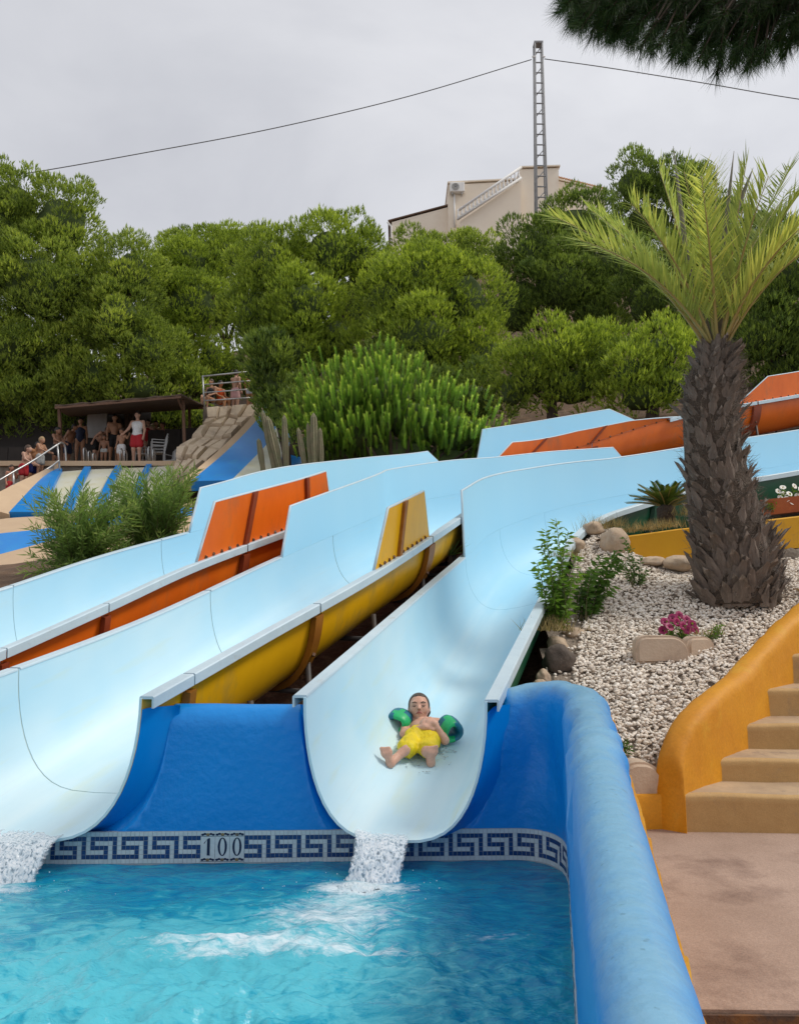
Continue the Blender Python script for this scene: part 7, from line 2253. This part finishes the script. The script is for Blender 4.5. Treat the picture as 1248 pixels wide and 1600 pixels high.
    for v in so.data.vertices:      # wet cloth folds
        q = Vector((v.co.x * 26, v.co.y * 9, v.co.z * 9))
        v.co += v.normal * (.010 * noise.noise(q) + .006 * noise.noise(Vector((v.co.x * 60, v.co.y * 30, v.co.z * 30))))
    # arm floats: puffed cuffs with green panels
    teal = mat('teal_float', (.008, .17, .24), .42, (.006, .10, .18), 22, dirt=(.35, .42, .45), dirt_scale=28, dirt_lo=.66, dirt_hi=.7); green = mat('green_float', (.012, .46, .15), .42, (.01, .38, .12), 15)
    for s, c, a, b in ((-1, np.array(at(624, 1127, pel[1] + .17)), sR, eR), (1, np.array(at(702, 1139, pel[1] + .13)), sL, eL)):
        ax = unit(b - a + np.array([s * .06, 0, 0])); e1 = unit(np.cross(ax, np.array([0, -1, .2]))); e2 = np.cross(ax, e1)
        mb = MB(); rings = []; mi = []
        n = 28
        for k in range(n):
            q = 2 * math.pi * k / n
            ring = []
            rad = .056 + .004 * math.cos(3 * q)
            for j in range(14):
                w = 2 * math.pi * j / 14
                cw, sw_ = math.cos(w), math.sin(w)
                rr_ = rad + .024 * math.copysign(abs(cw) ** .8, cw) * (1 + .12 * math.cos(2 * q)) * (1 - .12 * math.cos(5 * q) ** 8); hh = .070 * math.copysign(abs(sw_) ** .75, sw_)
                ring.append(V3(c + (e1 * math.cos(q) + e2 * math.sin(q)) * rr_ + ax * hh))
            rings.append(ring)
        rings.append(rings[0])
        mb.loft(rings, True)
        o = mb.build('arm_float', [teal, green], th, smooth=True)
        for f in o.data.polygons:
            cc = np.array(f.center) - c
            an = math.atan2(cc @ e2, cc @ e1)
            h_ = (cc @ ax)
            front = (cc @ np.array([0, -1.0, .1]))
            inner = (cc[0] * -s)
            if front > .012 and inner > -.035 and (h_ > -.05 + .9 * abs(inner - .005)): f.material_index = 1
        mb = MB(); v0 = c - ax * .055 + np.array([0, -.07, .03]); mb.tube([v0, v0 + np.array([0, -.014, .012])], [.007, .006], 8); mb.build('valve', M['white_paint'], o, smooth=True)
    return pel
PEL = child()

# churned water round the child's legs, on the slide bed
def slide_splash():
    V, F = [], []
    st = .0095
    c0 = np.array(on_lane(645, 1182)); keep = {}
    nx, ny = 62, 78
    x0, y0 = c0[0] - .29, c0[1] - .22
    def mk(x, y):
        dx, dy = (x - c0[0] - .02) / .25, (y - c0[1] - .08) / .26
        f = 1.15 * math.exp(-(dx * dx + dy * dy))
        q = Vector((x, y * .8, 0))
        if SZ(x, y) - SZ(c0[0], y) > .05: return 0
        return f + .42 * noise.noise(q * 17) + .36 * noise.noise(q * 38) - .12
    def vid(i, j):
        if (i, j) not in keep:
            x, y = x0 + i * st, y0 + j * st
            keep[i, j] = len(V)
            m = mk(x, y)
            V.append((x, y, SZ(x, y) + .001 + min(.032, max(0, m - .42) * .045) + .008 * max(0, noise.noise(Vector((x * 60, y * 60, 0)))) * (m > .46)))
        return keep[i, j]
    rg = random.Random(9)
    ico = [(0, 0, 1), (.9, 0, .1), (0, .9, .1), (-.9, 0, .1), (0, -.9, .1), (.6, .6, .5), (-.6, .6, .5), (-.6, -.6, .5), (.6, -.6, .5)]
    tri = [(0, 5, 6), (0, 6, 7), (0, 7, 8), (0, 8, 5), (5, 1, 8), (5, 2, 1), (5, 6, 2), (6, 3, 2), (6, 7, 3), (7, 4, 3), (7, 8, 4), (8, 1, 4)]
    n = 0
    while n < 500:
        x, y = x0 + rg.random() * nx * st, y0 + rg.random() * ny * st
        m = mk(x, y)
        if m < .5: continue
        n += 1
        r = rg.uniform(.002, .0065) * min(1, .45 + m)
        z = SZ(x, y) + abs(rg.gauss(0, .011)) * min(1.2, m)
        b = len(V)
        V += [(x + p[0] * r, y + p[1] * r, z + p[2] * r * .8) for p in ico]
        F += [(b + i, b + j, b + k) for i, j, k in tri]
    o = mesh_np('splash', V, F, None, [mat('churned_water', (.90, .94, .95), .3, (.82, .90, .93), 40)], smooth=True)
    props(o, 'white churned water round the legs of the sliding child', 'water', kind='stuff')
slide_splash()
